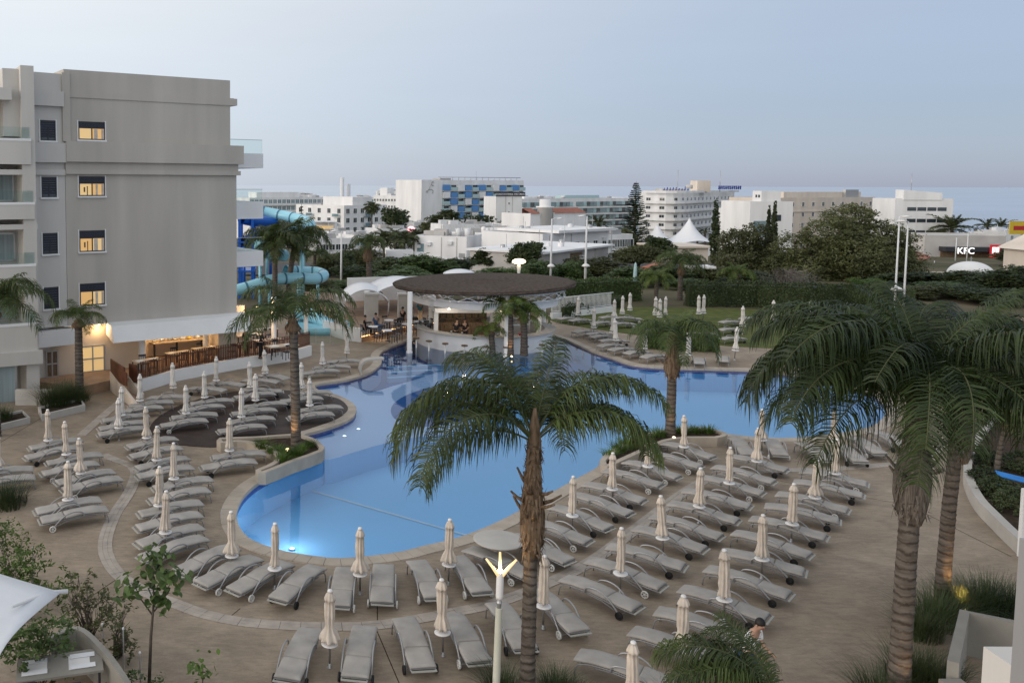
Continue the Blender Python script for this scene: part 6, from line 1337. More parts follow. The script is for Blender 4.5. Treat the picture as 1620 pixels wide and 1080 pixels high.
o1 = offset_path(cpr, 1.6, False); wall_path(MB(), [(p.x, p.y) for p in o1], .3, Hh - .3, Hh + .5).build('roof_parapet', M['white_far'], parent=ht)
MB().bb(9, 18, 8, 14, Hh, Hh + 1.2).lathe([(1.2, Hh + 1.2), (1.2, Hh + 2.6)], 10, (20, 10, 0)).build('roof_house', M['roof_far'], parent=ht); MB().bb(cpr[14].x, cpr[14].x + 5, 14, 20, Hh, Hh + 4.2).build('roof_house', M['cream_far'], parent=ht)
sg = MB(); r = random.Random(3)
for i in range(9): x = 5 + i * 1.05; sg.tube([(x, -4, Hh + .6), (x + .15, -4, Hh + .6 + r.uniform(.7, 1.5))], .16, 4); sg.tube([(x - .3, -4, Hh + .7), (x + .4, -4, Hh + .8 + .3 * (i % 2))], .13, 4)
for i in range(12): x = b.x - a.x - 14 + i * 1.05; y_ = 44 + i * .55; sg.box((x, y_ - 6, Hh + 1.6), (.6, .2, 1.5), .5); sg.box((x, y_ - 6, Hh + 1.2 + (i % 3) * .4), (1.0, .22, .25), .5)
sg.build('roof_sign', M['sign_blue'], parent=ht)
for (x, y_) in ((14, 6), (36, 20)): MB().tube([(x, y_, Hh), (x, y_, Hh + 8)], .1, 5).build('mast', M['alu'], parent=ht)
# white twin-peak tent
c = T(1078, 196); tent = thing('white_tent', 'white twin-peaked event tent in front of the curved hotel', 'tent', c); m = MB(); m.smooth = True
pk = [(D(1091, 343, 196), 1.0), (D(1040, 353, 196), .8)]; nx_, ny_ = 40, 20; x0, x1 = (D(1028, 385, 196) - c).x, (D(1122, 385, 196) - c).x
for j in range(ny_ + 1):
    for i in range(nx_ + 1):
        x = x0 + (x1 - x0) * i / nx_; y_ = -5 + 10 * j / ny_; z = 2.4 - .5 * math.sin(math.pi * i / nx_)
        for (p, f) in pk:
            q = p - c; dd = math.hypot(x - q.x, (y_) * .8); hh = q.z - 2.2; z = max(z, 2.2 + hh * math.exp(-dd / (2.6 * f)) * 1.0)
        m.v.append(Vector((x, y_, z)))
for j in range(ny_):
    for i in range(nx_): k = j * (nx_ + 1) + i; m.face([k, k + 1, k + nx_ + 2, k + nx_ + 1])
m.build('membrane', M['sail'], parent=tent); MB().bb(x0 + .2, x1 - .2, -4.9, 4.9, -.5, 2.15).build('side_cloth', M['sail'], parent=tent)
# hotel blocks on the right
t, fr, Wd, Hh = building('blank white hotel block with recessed bluish stair front', 1138, 244, 1184, 228, 317, 11, rows=0, name='white_block'); MB().bb(Wd, Wd + .05, 1, 4.5, Hh - 9, Hh - 5).bb(Wd, Wd + .05, 1, 4.5, Hh - 14, Hh - 10).build('stair_glazing', M['glass_blue'], parent=t); MB().bb(Wd, Wd + .08, 5.5, 8, Hh - 5, Hh - 3.4).build('window', M['glass_dark'], parent=t); roofbox(t, Wd - 5, Wd - .5, 3, 8, Hh - .5, 3.2); MB().bb(Wd - 3.4, Wd - 2.6, 2.9, 3, Hh + 1, Hh + 1.7).bb(Wd - 2.0, Wd - 1.2, 2.9, 3, Hh + 1, Hh + 1.7).build('roof_window', M['glass_dark'], parent=t)
t, fr, Wd, Hh = building('cream hotel with rows of small square windows right of the cypresses', 1226, 262, 1380, 285, 313, 16, wall='cream_far', rows=5, cols=10, sp=3.1, win=(1.1, 1.2), name='cream_hotel'); roofbox(t, Wd * .18, Wd * .98, 4, 12, Hh - .5, 2.2, 'cream_far'); MB().bb(Wd * .78, Wd * .92, 3, 4, Hh - .4, Hh + 2.4).build('roof_grille', M['alu'], parent=t); MB().bb(-.1, Wd + .1, -.25, 0, Hh - 4.3, Hh - 4.0).build('string_course', M['cream_far'], parent=t)
t, fr, Wd, Hh = building('white hotel block with ribbon windows at the right, nearest the sea', 1376, 258, 1412, 246, 313, 15, rows=5, cols=0, sp=3.2, name='white_block')
for r_ in range(5): 
    z = Hh - 3.4 - r_ * 3.2
    for k in range(4): MB().bb(Wd, Wd + .06, 3.2 + k * 2.6, 5.5 + k * 2.6, z, z + 1.0).build('window', M['glass_dark'], parent=t)
m = MB(); m.prism([(Wd - 4, 2), (Wd + .2, 2), (Wd + .2, 12), (Wd - 4, 12)], Hh - .4, lambda x, y_: Hh + 1.6 + (y_ < 5) * .8); m.build('roof_house', M['white_far'], parent=t); MB().tube([(Wd - 2, 5, Hh + 2), (Wd - 2, 5, Hh + 7)], .08, 5).build('mast', M['alu'], parent=t)
# beach restaurant with signs
t, fr, Wd, Hh = building('low restaurant with grey roof, dark fascia and glowing signs by the sea', 1462, 192, 1590, 190, 372, 12, name='restaurant', parapet=.2, wall='roof_far'); MB().bb(Wd * .18, Wd + .1, -2.5, 0, Hh - 3.3, Hh - 2.4).build('fascia', M['frame_dark'], parent=t); MB().bb(Wd * .2, Wd, -.3, 0, 0, Hh - 3.3).build('shopfront', M['boot'], parent=t)
x, z = fr.hit(1528, 397, -2.6); text('KFC', 1.9, M['sign_white'], t, (x, -2.62, z - .6), name='glowing_letters'); 
x, z = fr.hit(1573, 405, -2.6); MB().bb(x - .95, x + .95, -2.9, -2.55, z - 2.2, z + 2.4).build('red_sign_panel', M['sign_red'], parent=t); MB().bb(x - .65, x + .65, -2.96, -2.905, z + .5, z + 1.9).build('white_sign_panel', M['sign_white'], parent=t); MB().bb(x - .4, x - .28, -3.0, -2.965, z + .7, z + 1.7).bb(x - .08, x + .02, -3.0, -2.965, z + .7, z + 1.5).bb(x + .2, x + .42, -3.0, -2.965, z + .7, z + .85).build('sign_mark', M['sign_red'], parent=t)
t, fr, Wd, Hh = building('pale house with yellow sign at the right photo edge', 1588, 128, 1690, 117, 392, 9, name='corner_house', wall='cream_far', parapet=.1); m = MB(); m.quad((-.5, -.8, Hh), (Wd + .5, -.8, Hh), (Wd + .5, 6, Hh + 3.4), (-.5, 6, Hh + 3.4)); m.quad((-.5, -.8, Hh), (-.5, 6, Hh + 3.4), (-.5, 6, Hh), (-.5, 5, Hh)); m.quad((-.5, 10, Hh), (Wd + .5, 10, Hh), (Wd + .5, 6, Hh + 3.4), (-.5, 6, Hh + 3.4)); m.build('pitched_roof', M['cream_far'], parent=t); 
ys_ = thing('billboard', 'yellow sign board above the pale house at the right edge', 'sign', T(1615, 150)); zt = D(1615, 350, 150).z - terrain(150); MB().bb(-2.2, 2.2, -.1, .1, zt - 2.2, zt).build('board', M['yellow'], parent=ys_); MB().bb(-1.6, .5, -.14, -.105, zt - 1.5, zt - .8).bb(.8, 1.6, -.14, -.105, zt - 1.6, zt - .6).build('sign_mark', M['red'], parent=ys_); MB().bb(-.2, .2, -.05, .05, 0, zt - 2.2).build('post', M['alu'], parent=ys_)
# chapel with white dome
p = D(1535, 434, 118); ch = thing('domed_chapel', 'small old stone chapel with white dome at right', 'building', (p.x, p.y, terrain(118) - .5)); hz = p.z - terrain(118) + .5
MB().bb(-3.2, 6.5, -2.4, 4, 0, hz).build('wall', M['stone_far'], parent=ch); MB().lathe([(2.65 * math.cos(a * math.pi / 20), hz + 1.75 * math.sin(a * math.pi / 20)) for a in range(0, 10)], 28).build('dome', M['white'], parent=ch); MB().bb(-.04, .04, -.04, .04, hz + 1.7, hz + 2.4).bb(-.2, .2, -.03, .03, hz + 2.1, hz + 2.18).build('cross', M['alu'], parent=ch); MB().bb(2.7, 6.8, -2.6, 4.2, hz + .01, hz + .2).build('roof', M['roof_far'], parent=ch)
aw = thing('awning_roof', 'long dull red awning roof beside the beach restaurant', 'roof', T(1450, 150)); m = MB(); L_ = 62 * 150 / FOC; zt = D(1450, 405, 150).z - terrain(150); m.quad((0, 0, zt - 1.6), (L_, 6, zt - .5), (L_, 10, zt + .2), (0, 5, zt)); m.quad((0, 0, zt - 1.8), (L_, 6, zt - .7), (L_, 6, zt - .5), (0, 0, zt - 1.6)); m.build('cover', M['tile_roof'], parent=aw)
for x in (.3, L_ / 2, L_ - .3): MB().tube([(x, 1 + x * .55, 0), (x, 1 + x * .55, zt - 1.2)], .08, 5).build('post', M['galv'], parent=aw)
fl = thing('flat_roof_house', 'long low pale flat roof below the white tent', 'building', T(1040, 165)); zt = D(1078, 392, 165).z - terrain(165); MB().bb(0, 9.5, 0, 9, -.5, zt).bb(-.4, 10, -.6, 9.4, zt + .01, zt + .35).build('wall', M['cream_far'], parent=fl)
rt = thing('garden_hut', 'small hut with red tile roof among the shrubs', 'building', T(1040, 104)); zt = D(1040, 415, 104).z - terrain(104); m = MB().bb(-1.8, 1.8, -1.5, 1.5, 0, zt - .8); m.mi = 1; m.lathe([(2.7, zt - .8), (.1, zt)], 4); m.build('hut', M['cream_far'], M['tile_roof'], parent=rt)
kk = thing('white_kiosk', 'small white flat-roofed kiosk among the trees', 'building', T(1104, 100)); zt = D(1104, 420, 100).z - terrain(100); MB().bb(-1.4, 1.6, -1.2, 1.2, zt - .25, zt).bb(-1.1, -.9, -1, -.8, 0, zt - .25).bb(1.1, 1.3, -1, -.8, 0, zt - .25).bb(-1.1, 1.3, .8, 1, 0, zt - .25).build('frame', M['white'], parent=kk)

# small skyline fillers on the shore
for i, (uL, dL, uR, dR, vt, dp, lab) in enumerate(((596, 470, 640, 470, 302, 10, 'pale roof block behind the small-windowed hotel'), (830, 430, 900, 440, 312, 10, 'pale low block behind the glass hotel, left'), (1156, 300, 1200, 300, 330, 10, 'white block partly behind the cypress'), (1500, 300, 1600, 310, 372, 10, 'low white beach building behind the date palm'), (1590, 260, 1680, 265, 366, 10, 'low white beach building behind the pale corner house'), (400, 330, 470, 326, 342, 10, 'low white block right of the slide'), (560, 215, 622, 220, 372, 8, 'low white shop row behind the shaggy palm, left'), (626, 200, 668, 205, 376, 8, 'low white shop row near the pink sign'), (600, 240, 660, 245, 362, 8, 'pale low block under the small-windowed hotel'), (500, 200, 560, 205, 378, 8, 'low pale shops behind the white street lamp'), (700, 235, 800, 240, 355, 8, 'long pale roof line under the checkered hotel'), (940, 180, 1000, 185, 372, 8, 'low white annex left of the pine'), (418, 480, 450, 482, 306, 8, 'far white roof block above the slide, left'), (462, 470, 500, 474, 308, 8, 'far white roof block left of the chimneys'), (560, 440, 590, 442, 312, 8, 'far white block right of the chimneys'), (604, 330, 640, 334, 334, 8, 'white house beside the dark round tree'), (655, 300, 690, 304, 352, 8, 'small white house under the blank end wall'), (440, 260, 476, 262, 356, 8, 'small white house above the slide palms'), (520, 235, 560, 238, 366, 8, 'low white terrace behind the cafe pavilion'), (1156, 420, 1230, 425, 318, 8, 'far pale block between the curved hotel and stair block'), (770, 215, 842, 218, 364, 8, 'white rooftop annex left of the villa'))):
    t, fr, Wd, Hh = building(lab, uL, dL, uR, dR, vt, dp, rows=2 + i % 2, cols=5 + i % 4, sp=3, win=((1.4, 1.2), (1.0, 1.3), (1.8, 1.5))[i % 3], glass_=('glass_blue', 'glass_dark')[i % 2]); clutter(t, Wd, dp, Hh, 40 + i, 5)
tr_ = thing('cafe_pavilion', 'cafe pavilion with warm lights under a pale awning by the apartments', 'building', T(496, 240)); zt = D(510, 350, 240).z - terrain(240); MB().bb(0, 6, 0, 4, zt - .3, zt).bb(-.5, 6.5, 3.5, 4, 0, zt - .3).build('roof', M['sail'], parent=tr_); MB().bb(.5, 5.5, 3.3, 3.45, zt - 2.4, zt - 1.4).build('lit_wall', M['lit_soft'], parent=tr_)
for x in (.1, 2, 4, 5.9): MB().bb(x - .06, x + .06, .1, .22, 0, zt - .3).build('post', M['galv'], parent=tr_)
pk_ = thing('round_sign', 'small glowing pink round sign near the palms', 'sign', T(650, 190)); zt = D(650, 361, 190).z - terrain(190); MB().lathe([(.05, 0), (.05, zt - .8)], 6).build('post', M['galv'], parent=pk_); MB().lathe([(.1, zt - .8), (.75, zt - .5), (.8, zt), (.3, zt + .4)], 12).build('globe', M['sign_pink'], parent=pk_)
# parked cars, container, truck
def car(label, u, d_, paint, rz, grp='cars in the parking lot'):
    t = thing('parked_car', label, 'car', T(u, d_), rz, grp); b = MB(); s = [(-2.1, .35), (-2.1, .75), (-1.9, .85), (1.1, .92), (2.0, .72), (2.1, .4)]
    m = MB(); 
    for y in (-.85, .85):
        for (x, z) in s: m.v.append(Vector((x, y, z)))
    k = len(s)
    for i in range(k): m.face([i, (i + 1) % k, k + (i + 1) % k, k + i])
    m.face(list(range(k))[::-1]); m.face([k + i for i in range(k)]); m.build('body', M[paint], parent=t)
    c = MB(); c.prism([(-1.7, -.72), (.9, -.72), (.9, .72), (-1.7, .72)], .88, .90); f = len(c.v)
    for (x, y, z) in ((-1.85, -.8, .86), (1.0, -.8, .9), (1.0, .8, .9), (-1.85, .8, .86), (-1.4, -.62, 1.45), (.2, -.62, 1.45), (.2, .62, 1.45), (-1.4, .62, 1.45)): c.v.append(Vector((x, y, z)))
    for q in ((0, 1, 5, 4), (1, 2, 6, 5), (2, 3, 7, 6), (3, 0, 4, 7)): c.face([f + i for i in q])
    c.build('glazing', M['glass_dark'], parent=t); MB().bb(-1.42, .22, -.63, .63, 1.45, 1.5).build('roof', M[paint], parent=t)
    for x in (-1.3, 1.3):
        for y in (-.86, .86): w_ = MB().lathe([(.31, -.09), (.31, .09)], 14).build('wheel', M['rubber'], parent=t, loc=(x, y, .31)); w_.rotation_euler = (math.pi / 2, 0, 0)
    for y in (-.6, .6): MB().box((2.1, y, .62), (.06, .3, .14)).build('headlight', M['disc'], parent=t)
structure(MB().quad((-8, 112, terrain(112) + .25), (70, 112, terrain(112) + .25), (70, 147, terrain(147) + .25), (-8, 147, terrain(147) + .25)).build('parking_lot', M['asphalt']))
car('red car parked beside the white one left of the tall lamp', 551, 132, 'car_red', .2); car('white car parked right of the red car', 563, 131, 'car_white', .2)
for i, u in enumerate((712, 726, 741, 762, 778)): car('%s white or dark car from the left before the low building' % ORD[i], u, 136, ('car_white', 'car_white', 'car_dark', 'car_white', 'car_white')[i], 1.2 + .2 * i)
ct = thing('shipping_container', 'grey corrugated container behind the parked cars', 'container', T(545, 138)); m = MB().bb(0, 6, 0, 2.4, .1, 2.6)
for i in range(20): m.bb(.1 + i * .3, .22 + i * .3, -.06, 0, .2, 2.5)
m.build('shell', M['alu'], parent=ct)
tk = thing('parked_truck', 'white boat-shaped trailer and truck by the low building', 'truck', T(612, 140)); MB().bb(0, 4.2, 0, 2.2, .8, 2.6).build('cargo_box', M['car_white'], parent=tk); MB().bb(4.4, 6, 0, 2.2, .5, 2.2).build('cab', M['car_white'], parent=tk); MB().bb(5.2, 6.02, .2, 2, 1.3, 2.0).build('windscreen', M['glass_dark'], parent=tk)
for x in (.8, 3.4, 5.2):
    for y in (.05, 2.15): w_ = MB().lathe([(.42, -.12), (.42, .12)], 14).build('wheel', M['rubber'], parent=tk, loc=(x, y, .42)); w_.rotation_euler = (math.pi / 2, 0, 0)

# street lamps
def street_lamp(label, u, d_, vt, arm=1, r0=.09, lower=False):
    b_ = T(u, d_); zt = D(u, vt, d_).z - b_.z; t = thing('street_lamp', label, 'street lamp', b_, 0, 'white street lamps'); MB().tube([(0, 0, 0), (0, 0, zt * .5), (0, 0, zt)], [r0 * 1.2, r0, r0 * .75], 8).build('pole', M['galv'], parent=t)
    if arm: MB().tube([(0, 0, zt - .05), (arm * .5, 0, zt + .12), (arm * .9, 0, zt + .1)], .04, 5).build('arm', M['galv'], parent=t); MB().lathe([(.05, .12), (.32, .05), (.35, 0), (.1, -.06)], 12, (arm * .95, 0, zt)).build('lamp_head', M['disc'], parent=t)
    if lower: MB().lathe([(.12, 0), (.45, .12), (.3, .3), (.08, .4)], 12, (0, -.1, zt * lower)).build('lower_lamp', M['disc'], parent=t)
street_lamp('tall white street lamp left of two behind the bar roof', 872, 96, 346, .9, .11, .28); street_lamp('tall white street lamp right of two behind the bar roof', 927, 92, 342, -.6, .12, .3); street_lamp('white street lamp left of the shaggy palm', 540, 96, 366, -.9, .10); street_lamp('slim street lamp beyond the slide palms', 507, 125, 365, -.5, .09)
street_lamp('tall white lamp pole left of the pair over the big tree', 1420, 66, 343, .5, .07, .33); street_lamp('tall white lamp pole right of the pair over the big tree', 1434, 66, 350, -.5, .07); street_lamp('thin white pole before the beach restaurant, left', 1512, 170, 376, 0, .1); street_lamp('thin white pole before the beach restaurant, right', 1530, 165, 368, 0, .1)
street_lamp('small lamp beside the pine tree', 967, 150, 362, .8, .09); street_lamp('small lamp with bent head left of the pine tree', 846, 145, 368, .6, .07)
gp = thing('garden_parasol', 'tall blue-grey folded parasol beside the oleander', 'parasol', T(1006, 82)); MB().lathe([(.05, 0), (.05, .9), (.14, 1.0), (.17, 1.6), (.15, 2.6), (.11, 3.3), (.02, 3.5)], 12, wob=lambda i, j, an, z: 1 + .15 * math.cos(6 * an)).build('canopy', M['balc_teal'], parent=gp)

# water slides
def slide(label, pts, r0, mt, ribs=0):
    P_ = [D(*p) for p in pts]; o = P_[0].copy(); o.z = 0; t = thing('water_slide', label, 'water slide', o); path = resample(smooth_path([p - o for p in P_], 8), .35); MB().tube(path, r0, 16, False).build('tube', M[mt], parent=t)
    if ribs:
        for i in range(3, len(path) - 2, ribs):
            d = (path[i + 1] - path[i]).normalized() * .085; MB().tube([path[i] - d, path[i] + d], r0 * 1.045, 16, False).build('seam_ring', M['slide_rib'], parent=t)
    for i in range(4, len(path), 14): 
        if path[i].z > 2: MB().tube([(path[i].x, path[i].y, 0), (path[i].x, path[i].y, path[i].z - r0 * .6)], .14, 8).build('support_post', M[mt], parent=t)
slide('light blue spiral water slide, upper loop above the palms', [(400, 332, 86), (425, 337, 86), (455, 343, 85), (480, 349, 83), (490, 356, 80.5), (478, 364, 78.5), (455, 370, 77), (430, 377, 76.5), (411, 388, 76.8), (425, 400, 78), (450, 404, 80)], .54, 'slide_l', 5)
slide('light blue water slide, lower loop behind the palms', [(452, 428, 80), (480, 430, 81), (503, 431, 81), (512, 436, 79.5), (498, 441, 78), (465, 440, 77), (430, 443, 76), (400, 452, 75.5), (372, 460, 75)], .5, 'slide_l', 5)
slide('dark blue water slide behind the end balconies', [(382, 345, 82), (400, 349, 83), (425, 352, 85), (440, 358, 86), (425, 366, 86), (405, 374, 84), (386, 384, 82)], .55, 'slide_d')
tw = thing('slide_tower', 'dark blue steel tower of the water slides', 'tower', T(379, 82)); 
for (x, y) in ((0, 0), (1.2, 0), (0, 3), (1.2, 3)): MB().bb(x - .12, x + .12, y - .12, y + .12, 0, 8.2).build('leg', M['slide_d'], parent=tw)
for z in (2.5, 5.2, 7.8): MB().bb(-.2, 1.4, -.2, 3.2, z, z + .15).build('platform', M['slide_d'], parent=tw)
slide('wide light blue slide mouth ending in the splash pool', [(470, 492, 66), (495, 500, 65.5), (515, 512, 64.5), (528, 524, 63.5)], .5, 'slide_l')
sb = thing('splash_pool', 'blue splash pool basin behind the glass balustrade', 'pool', G(505, 522)); MB().lathe([(2.4, 0), (2.4, .5), (2.2, .5), (2.2, .35), (.1, .35)], 36).build('basin', M['slide_l'], parent=sb)

# ------------------------------------------------------------------ people
def skin_obj(name, joints, edges, mt, parent, sub=1):
    me = bpy.data.meshes.new(name); bm = bmesh.new(); lay = bm.verts.layers.skin.verify(); vs = {}
    for i, (k, (p, r_)) in enumerate(joints.items()):
        v = bm.verts.new(p); vs[k] = v; v[lay].radius = (r_, r_) if not isinstance(r_, tuple) else r_; v[lay].use_root = (i == 0)
    for a, b in edges: bm.edges.new((vs[a], vs[b]))
    bm.to_mesh(me); bm.free(); me.materials.append(mt); o = put(name, me, parent); o.modifiers.new('skin', 'SKIN').use_smooth_shade = True; s = o.modifiers.new('sub', 'SUBSURF'); s.levels = s.render_levels = sub; return o
def person(label, p, rz, shirt, trousers, seated=False, lean=0.0, hair='hair', arms='down', head_dn=.0, skirt=False):
    t = thing('person', label, 'person', p, rz); hp = .48 if seated else .93; L = lambda x, y, z: Vector((x, y, z))
    ch = L(0, -lean * .40, hp + .42); nk = L(0, -lean * .55, hp + .56); hd = nk + L(0, -.03 - head_dn * .08, .12); ht = hd + L(0, -.01 - head_dn * .06, .10 - head_dn * .02)
    J = {'pel': (L(0, 0, hp), (.15, .11)), 'wai': (L(0, -lean * .2, hp + .2), (.13, .10)), 'che': (ch, (.16, .115)), 'nec': (nk, .052), 'chin': (hd, (.075, .085)), 'top': (ht, (.075, .09))}; E = [('pel', 'wai'), ('wai', 'che'), ('che', 'nec'), ('nec', 'chin'), ('chin', 'top')]
    for s, q in ((-1, 'l'), (1, 'r')):
        sh = ch + L(s * .185, 0, .075)
        if arms == 'down': el, wr = sh + L(s * .06, .02, -.29), sh + L(s * .05, -.06, -.54)
        elif arms == 'front': el, wr = sh + L(s * .06, -.03, -.28), sh + L(s * -.02, -.27, -.34)
        else: el, wr = sh + L(s * .09, .0, -.27), sh + L(s * .0, -.22, -.47)
        ha = wr + (wr - el).normalized() * .09
        J.update({'sh' + q: (sh, .06), 'el' + q: (el, .042), 'wr' + q: (wr, .028), 'ha' + q: (ha, (.042, .02))}); E += [('che', 'sh' + q), ('sh' + q, 'el' + q), ('el' + q, 'wr' + q), ('wr' + q, 'ha' + q)]
        d = (wr - el).normalized(); sd = L(0, 1, 0).cross(d); sd = sd.normalized() if sd.length > .1 else L(1, 0, 0)
        for f, (o, ln) in enumerate(((-.03, .055), (-.011, .07), (.011, .068), (.03, .055))):
            b0 = ha + sd * o + d * .02; J['f%d%s' % (f, q)] = (b0, .010); J['g%d%s' % (f, q)] = (b0 + d * ln * .8 + L(0, -.02, 0), .008); E += [('ha' + q, 'f%d%s' % (f, q)), ('f%d%s' % (f, q), 'g%d%s' % (f, q))]
        J['th' + q] = (wr + d * .04 - sd * s * .045, .010); E.append(('wr' + q, 'th' + q))
        hi = L(s * .09, 0, hp - .05)
        if seated: kn, an = L(s * .12, -.44, .50), L(s * .12, -.42, .09)
        else: kn, an = L(s * .10, -.02, .49), L(s * .10, .02, .08)
        J.update({'hi' + q: (hi, .095), 'kn' + q: (kn, .06), 'an' + q: (an, .042), 'to' + q: (an + L(0, -.16, -.045), (.042, .03))}); E += [('pel', 'hi' + q), ('hi' + q, 'kn' + q), ('kn' + q, 'an' + q), ('an' + q, 'to' + q)]
    skin_obj('body', J, E, M['skin'], t)
    g = lambda k, f=1.16, a=.008: (J[k][0], tuple(x * f + a for x in J[k][1]) if isinstance(J[k][1], tuple) else J[k][1] * f + a)
    S = {k: g(k) for k in ('pel', 'wai', 'che', 'shl', 'shr')}
    for q in 'lr': S['sl' + q] = (J['sh' + q][0].lerp(J['el' + q][0], .8), .062)
    skin_obj('shirt', S, [('pel', 'wai'), ('wai', 'che'), ('che', 'shl'), ('che', 'shr'), ('shl', 'sll'), ('shr', 'slr')], shirt, t)
    Tt = {'pel': (J['pel'][0] + L(0, 0, -.02), (.165, .125)), **{k: g(k, 1.14, .012) for k in ('hil', 'hir', 'knl', 'knr', 'anl', 'anr')}}
    skin_obj('trousers', Tt, [('pel', 'hil'), ('pel', 'hir'), ('hil', 'knl'), ('hir', 'knr'), ('knl', 'anl'), ('knr', 'anr')], trousers, t)
    m = MB(); m.smooth = True; hc = (hd + ht) / 2 + L(0, .02, .03); m.lathe([(.098 * math.cos(a * .22), .115 * math.sin(a * .22)) for a in range(-1, 8)], 14, tuple(hc), wob=lambda i, j, an, z: 1 + .04 * math.sin(j * 2.3)); m.build('hair', M[hair], parent=t)
    f = MB(); c = hd + L(0, -.10, .03); f.tri(c + L(-.014, .012, -.02), c + L(.014, .012, -.02), c + L(0, -.022, -.018)); f.tri(c + L(-.01, .012, .02), c + L(-.014, .012, -.02), c + L(0, -.022, -.018)); f.tri(c + L(.014, .012, -.02), c + L(.01, .012, .02), c + L(0, -.022, -.018)); f.build('nose', M['skin'], parent=t)
    for s in (-1, 1): MB().lathe([(.008, -.003), (.011, 0), (.008, .003)], 8, tuple(hd + L(s * .03, -.092, .055))).build('eye', M['black'], parent=t); MB().lathe([(.008, -.025), (.02, 0), (.008, .025)], 8, tuple(hd + L(s * .088, .0, .035))).build('ear', M['skin'], parent=t)
    MB().box(tuple(hd + L(0, -.093, -.025)), (.045, .012, .010)).build('mouth', M['red'], parent=t)
    for q in 'lr': a = J['an' + q][0]; sh = MB(); sh.smooth = True; sh.tube([a + L(0, .06, -.04), a + L(0, -.04, -.035), a + L(0, -.17, -.05)], [.04, .052, .034], 8); sh.build('shoe', M['black'], parent=t)
    return t
person('man in white t-shirt seen from above behind the bottom palm fronds, looking down', G(1180, 1100), .5, M['white'], M['blue_cloth'], arms='front', head_dn=.8, lean=.25)
person('waiter in black standing on the restaurant terrace, left of two', G(390, 566, TZ), -.2, M['black'], M['black'])
person('waiter in black leaning over a terrace table, right of two', G(412, 567, TZ), 1.2, M['black'], M['black'], lean=.5, arms='front')
p = BC + Vector((-2.35, -2.6, .13)); person('bartender in black behind the bar counter, left of two', p, 2.6, M['black'], M['black'], arms='front', lean=.3)
p = BC + Vector((-1.75, -2.5, .13)); person('bartender in black behind the bar counter, right of two', p, -.4, M['black'], M['black'], arms='front')
person('guest in black sitting at the leftmost cafe table', G(577, 529, CT), 1.3, M['black'], M['black'], True); person('guest in blue sitting left of the cafe pillar', G(594, 525, CT), .7, M['blue_cloth'], M['blue_cloth'], True)
person('guest in dark clothes sitting at the middle cafe table', G(637, 514, CT), -.8, M['black'], M['black'], True); person('guest in white top sitting near the bar column', G(651, 513, CT), .9, M['white'], M['black'], True); person('guest in teal shirt standing by the bar column', G(664, 512, CT), .3, M['teal_cloth'], M['tan'], False)

# ------------------------------------------------------------------ near lamp post and bottom corners
p = G(784, 1108); zt = D(790, 905, p.y).z; lp = thing('garden_lamp', 'cream garden lamp post with glowing three-pronged head in the foreground', 'lamp', p); lp.rotation_euler = (0, math.radians(.9), 0)
MB().lathe([(.095, 0), (.09, .1), (.078, .2), (.07, zt - .75), (.072, zt - .74)], 18).build('post', M['post'], parent=lp)
MB().lathe([(.045, zt - .74), (.045, zt - .66), (.058, zt - .65), (.058, zt - .62), (.045, zt - .61), (.045, zt - .56)], 14).build('neck', M['alu'], parent=lp)
MB().lathe([(.066, zt - .56), (.075, zt - .5), (.075, zt - .12), (.06, zt - .04), (.055, zt)], 18).build('lamp_body', M['disc'], parent=lp)
for a in (math.pi + .15, -.2, 1.4):
    c, s = math.cos(a), math.sin(a); m = MB(); m.tube([(c * .04, s * .04, zt - .06), (c * .16, s * .16, zt + .11), (c * .31, s * .31, zt + .30)], [.042, .034, .022], 6); m.build('prong', M['prong'], parent=lp)
MB().lathe([(.02, zt - .02), (.05, zt + .01), (.055, zt + .045), (.03, zt + .08), (.005, zt + .09)], 14).build('bulb', M['lamp_warm'], parent=lp)
l = bpy.data.lights.new('garden_lamp_light', 'POINT'); l.energy = 10; l.color = (1, .66, .30); l.shadow_soft_size = .05; lo = bpy.data.objects.new('light', l); COL.objects.link(lo); lo.parent = lp; lo.location = (0, 0, zt + .14)

# concrete enclosure, planter wall, blue lounger at right
cr = [G(1508, 1046, 1.0), G(1526, 966, 1.0), G(1640, 990, 1.0)]; en = thing('bin_enclosure', 'grey concrete L-shaped enclosure wall at the bottom right', 'wall', (cr[0].x, cr[0].y, 0)); wall_path(MB(), [(p - cr[0])[:2] for p in cr], .2, 0, 1.0).build('wall', M['dark_concrete'], parent=en); MB().bb(-.35, .1, -.75, -.1, 0, .7).build('end_block', M['dark_concrete'], parent=en)
pw = smooth_path([G(u, v, .45)[:2] for u, v in [(1590, 640), (1548, 690), (1531, 735), (1545, 778), (1578, 815), (1635, 868)]], 5); pt = thing('garden_wall', 'curved low cream wall edging the topiary bed at right', 'wall', (pw[0].x, pw[0].y, 0)); wall_path(MB(), [(p - pw[0]) for p in pw], .25, 0, .45).build('wall', M['concrete'], parent=pt)
bed = [(p.x, p.y) for p in pw] + [(pw[-1].x + 6, pw[-1].y), (pw[0].x + 8, pw[0].y)]; structure(MB().prism(bed, -.02, .3).build('garden_bed', M['soil']))
p = G(1604, 756, .7); bl = thing('blue_sunbed', 'bright blue slatted sunbed leaning in the right garden bed', 'sun lounger', (p.x, p.y, .3), -.5)
for i in range(7): MB().box((0, -.3 + i * .1, .42), (.95, .085, .03), R=Matrix.Rotation(.15, 3, 'Y')).build('slat', M['blue_towel'], parent=bl)
for x in (-.4, .4):
    for y in (-.25, .27): MB().bb(x - .03, x + .03, y - .03, y + .03, 0, .40 - x * .15).build('leg', M['blue_towel'], parent=bl)
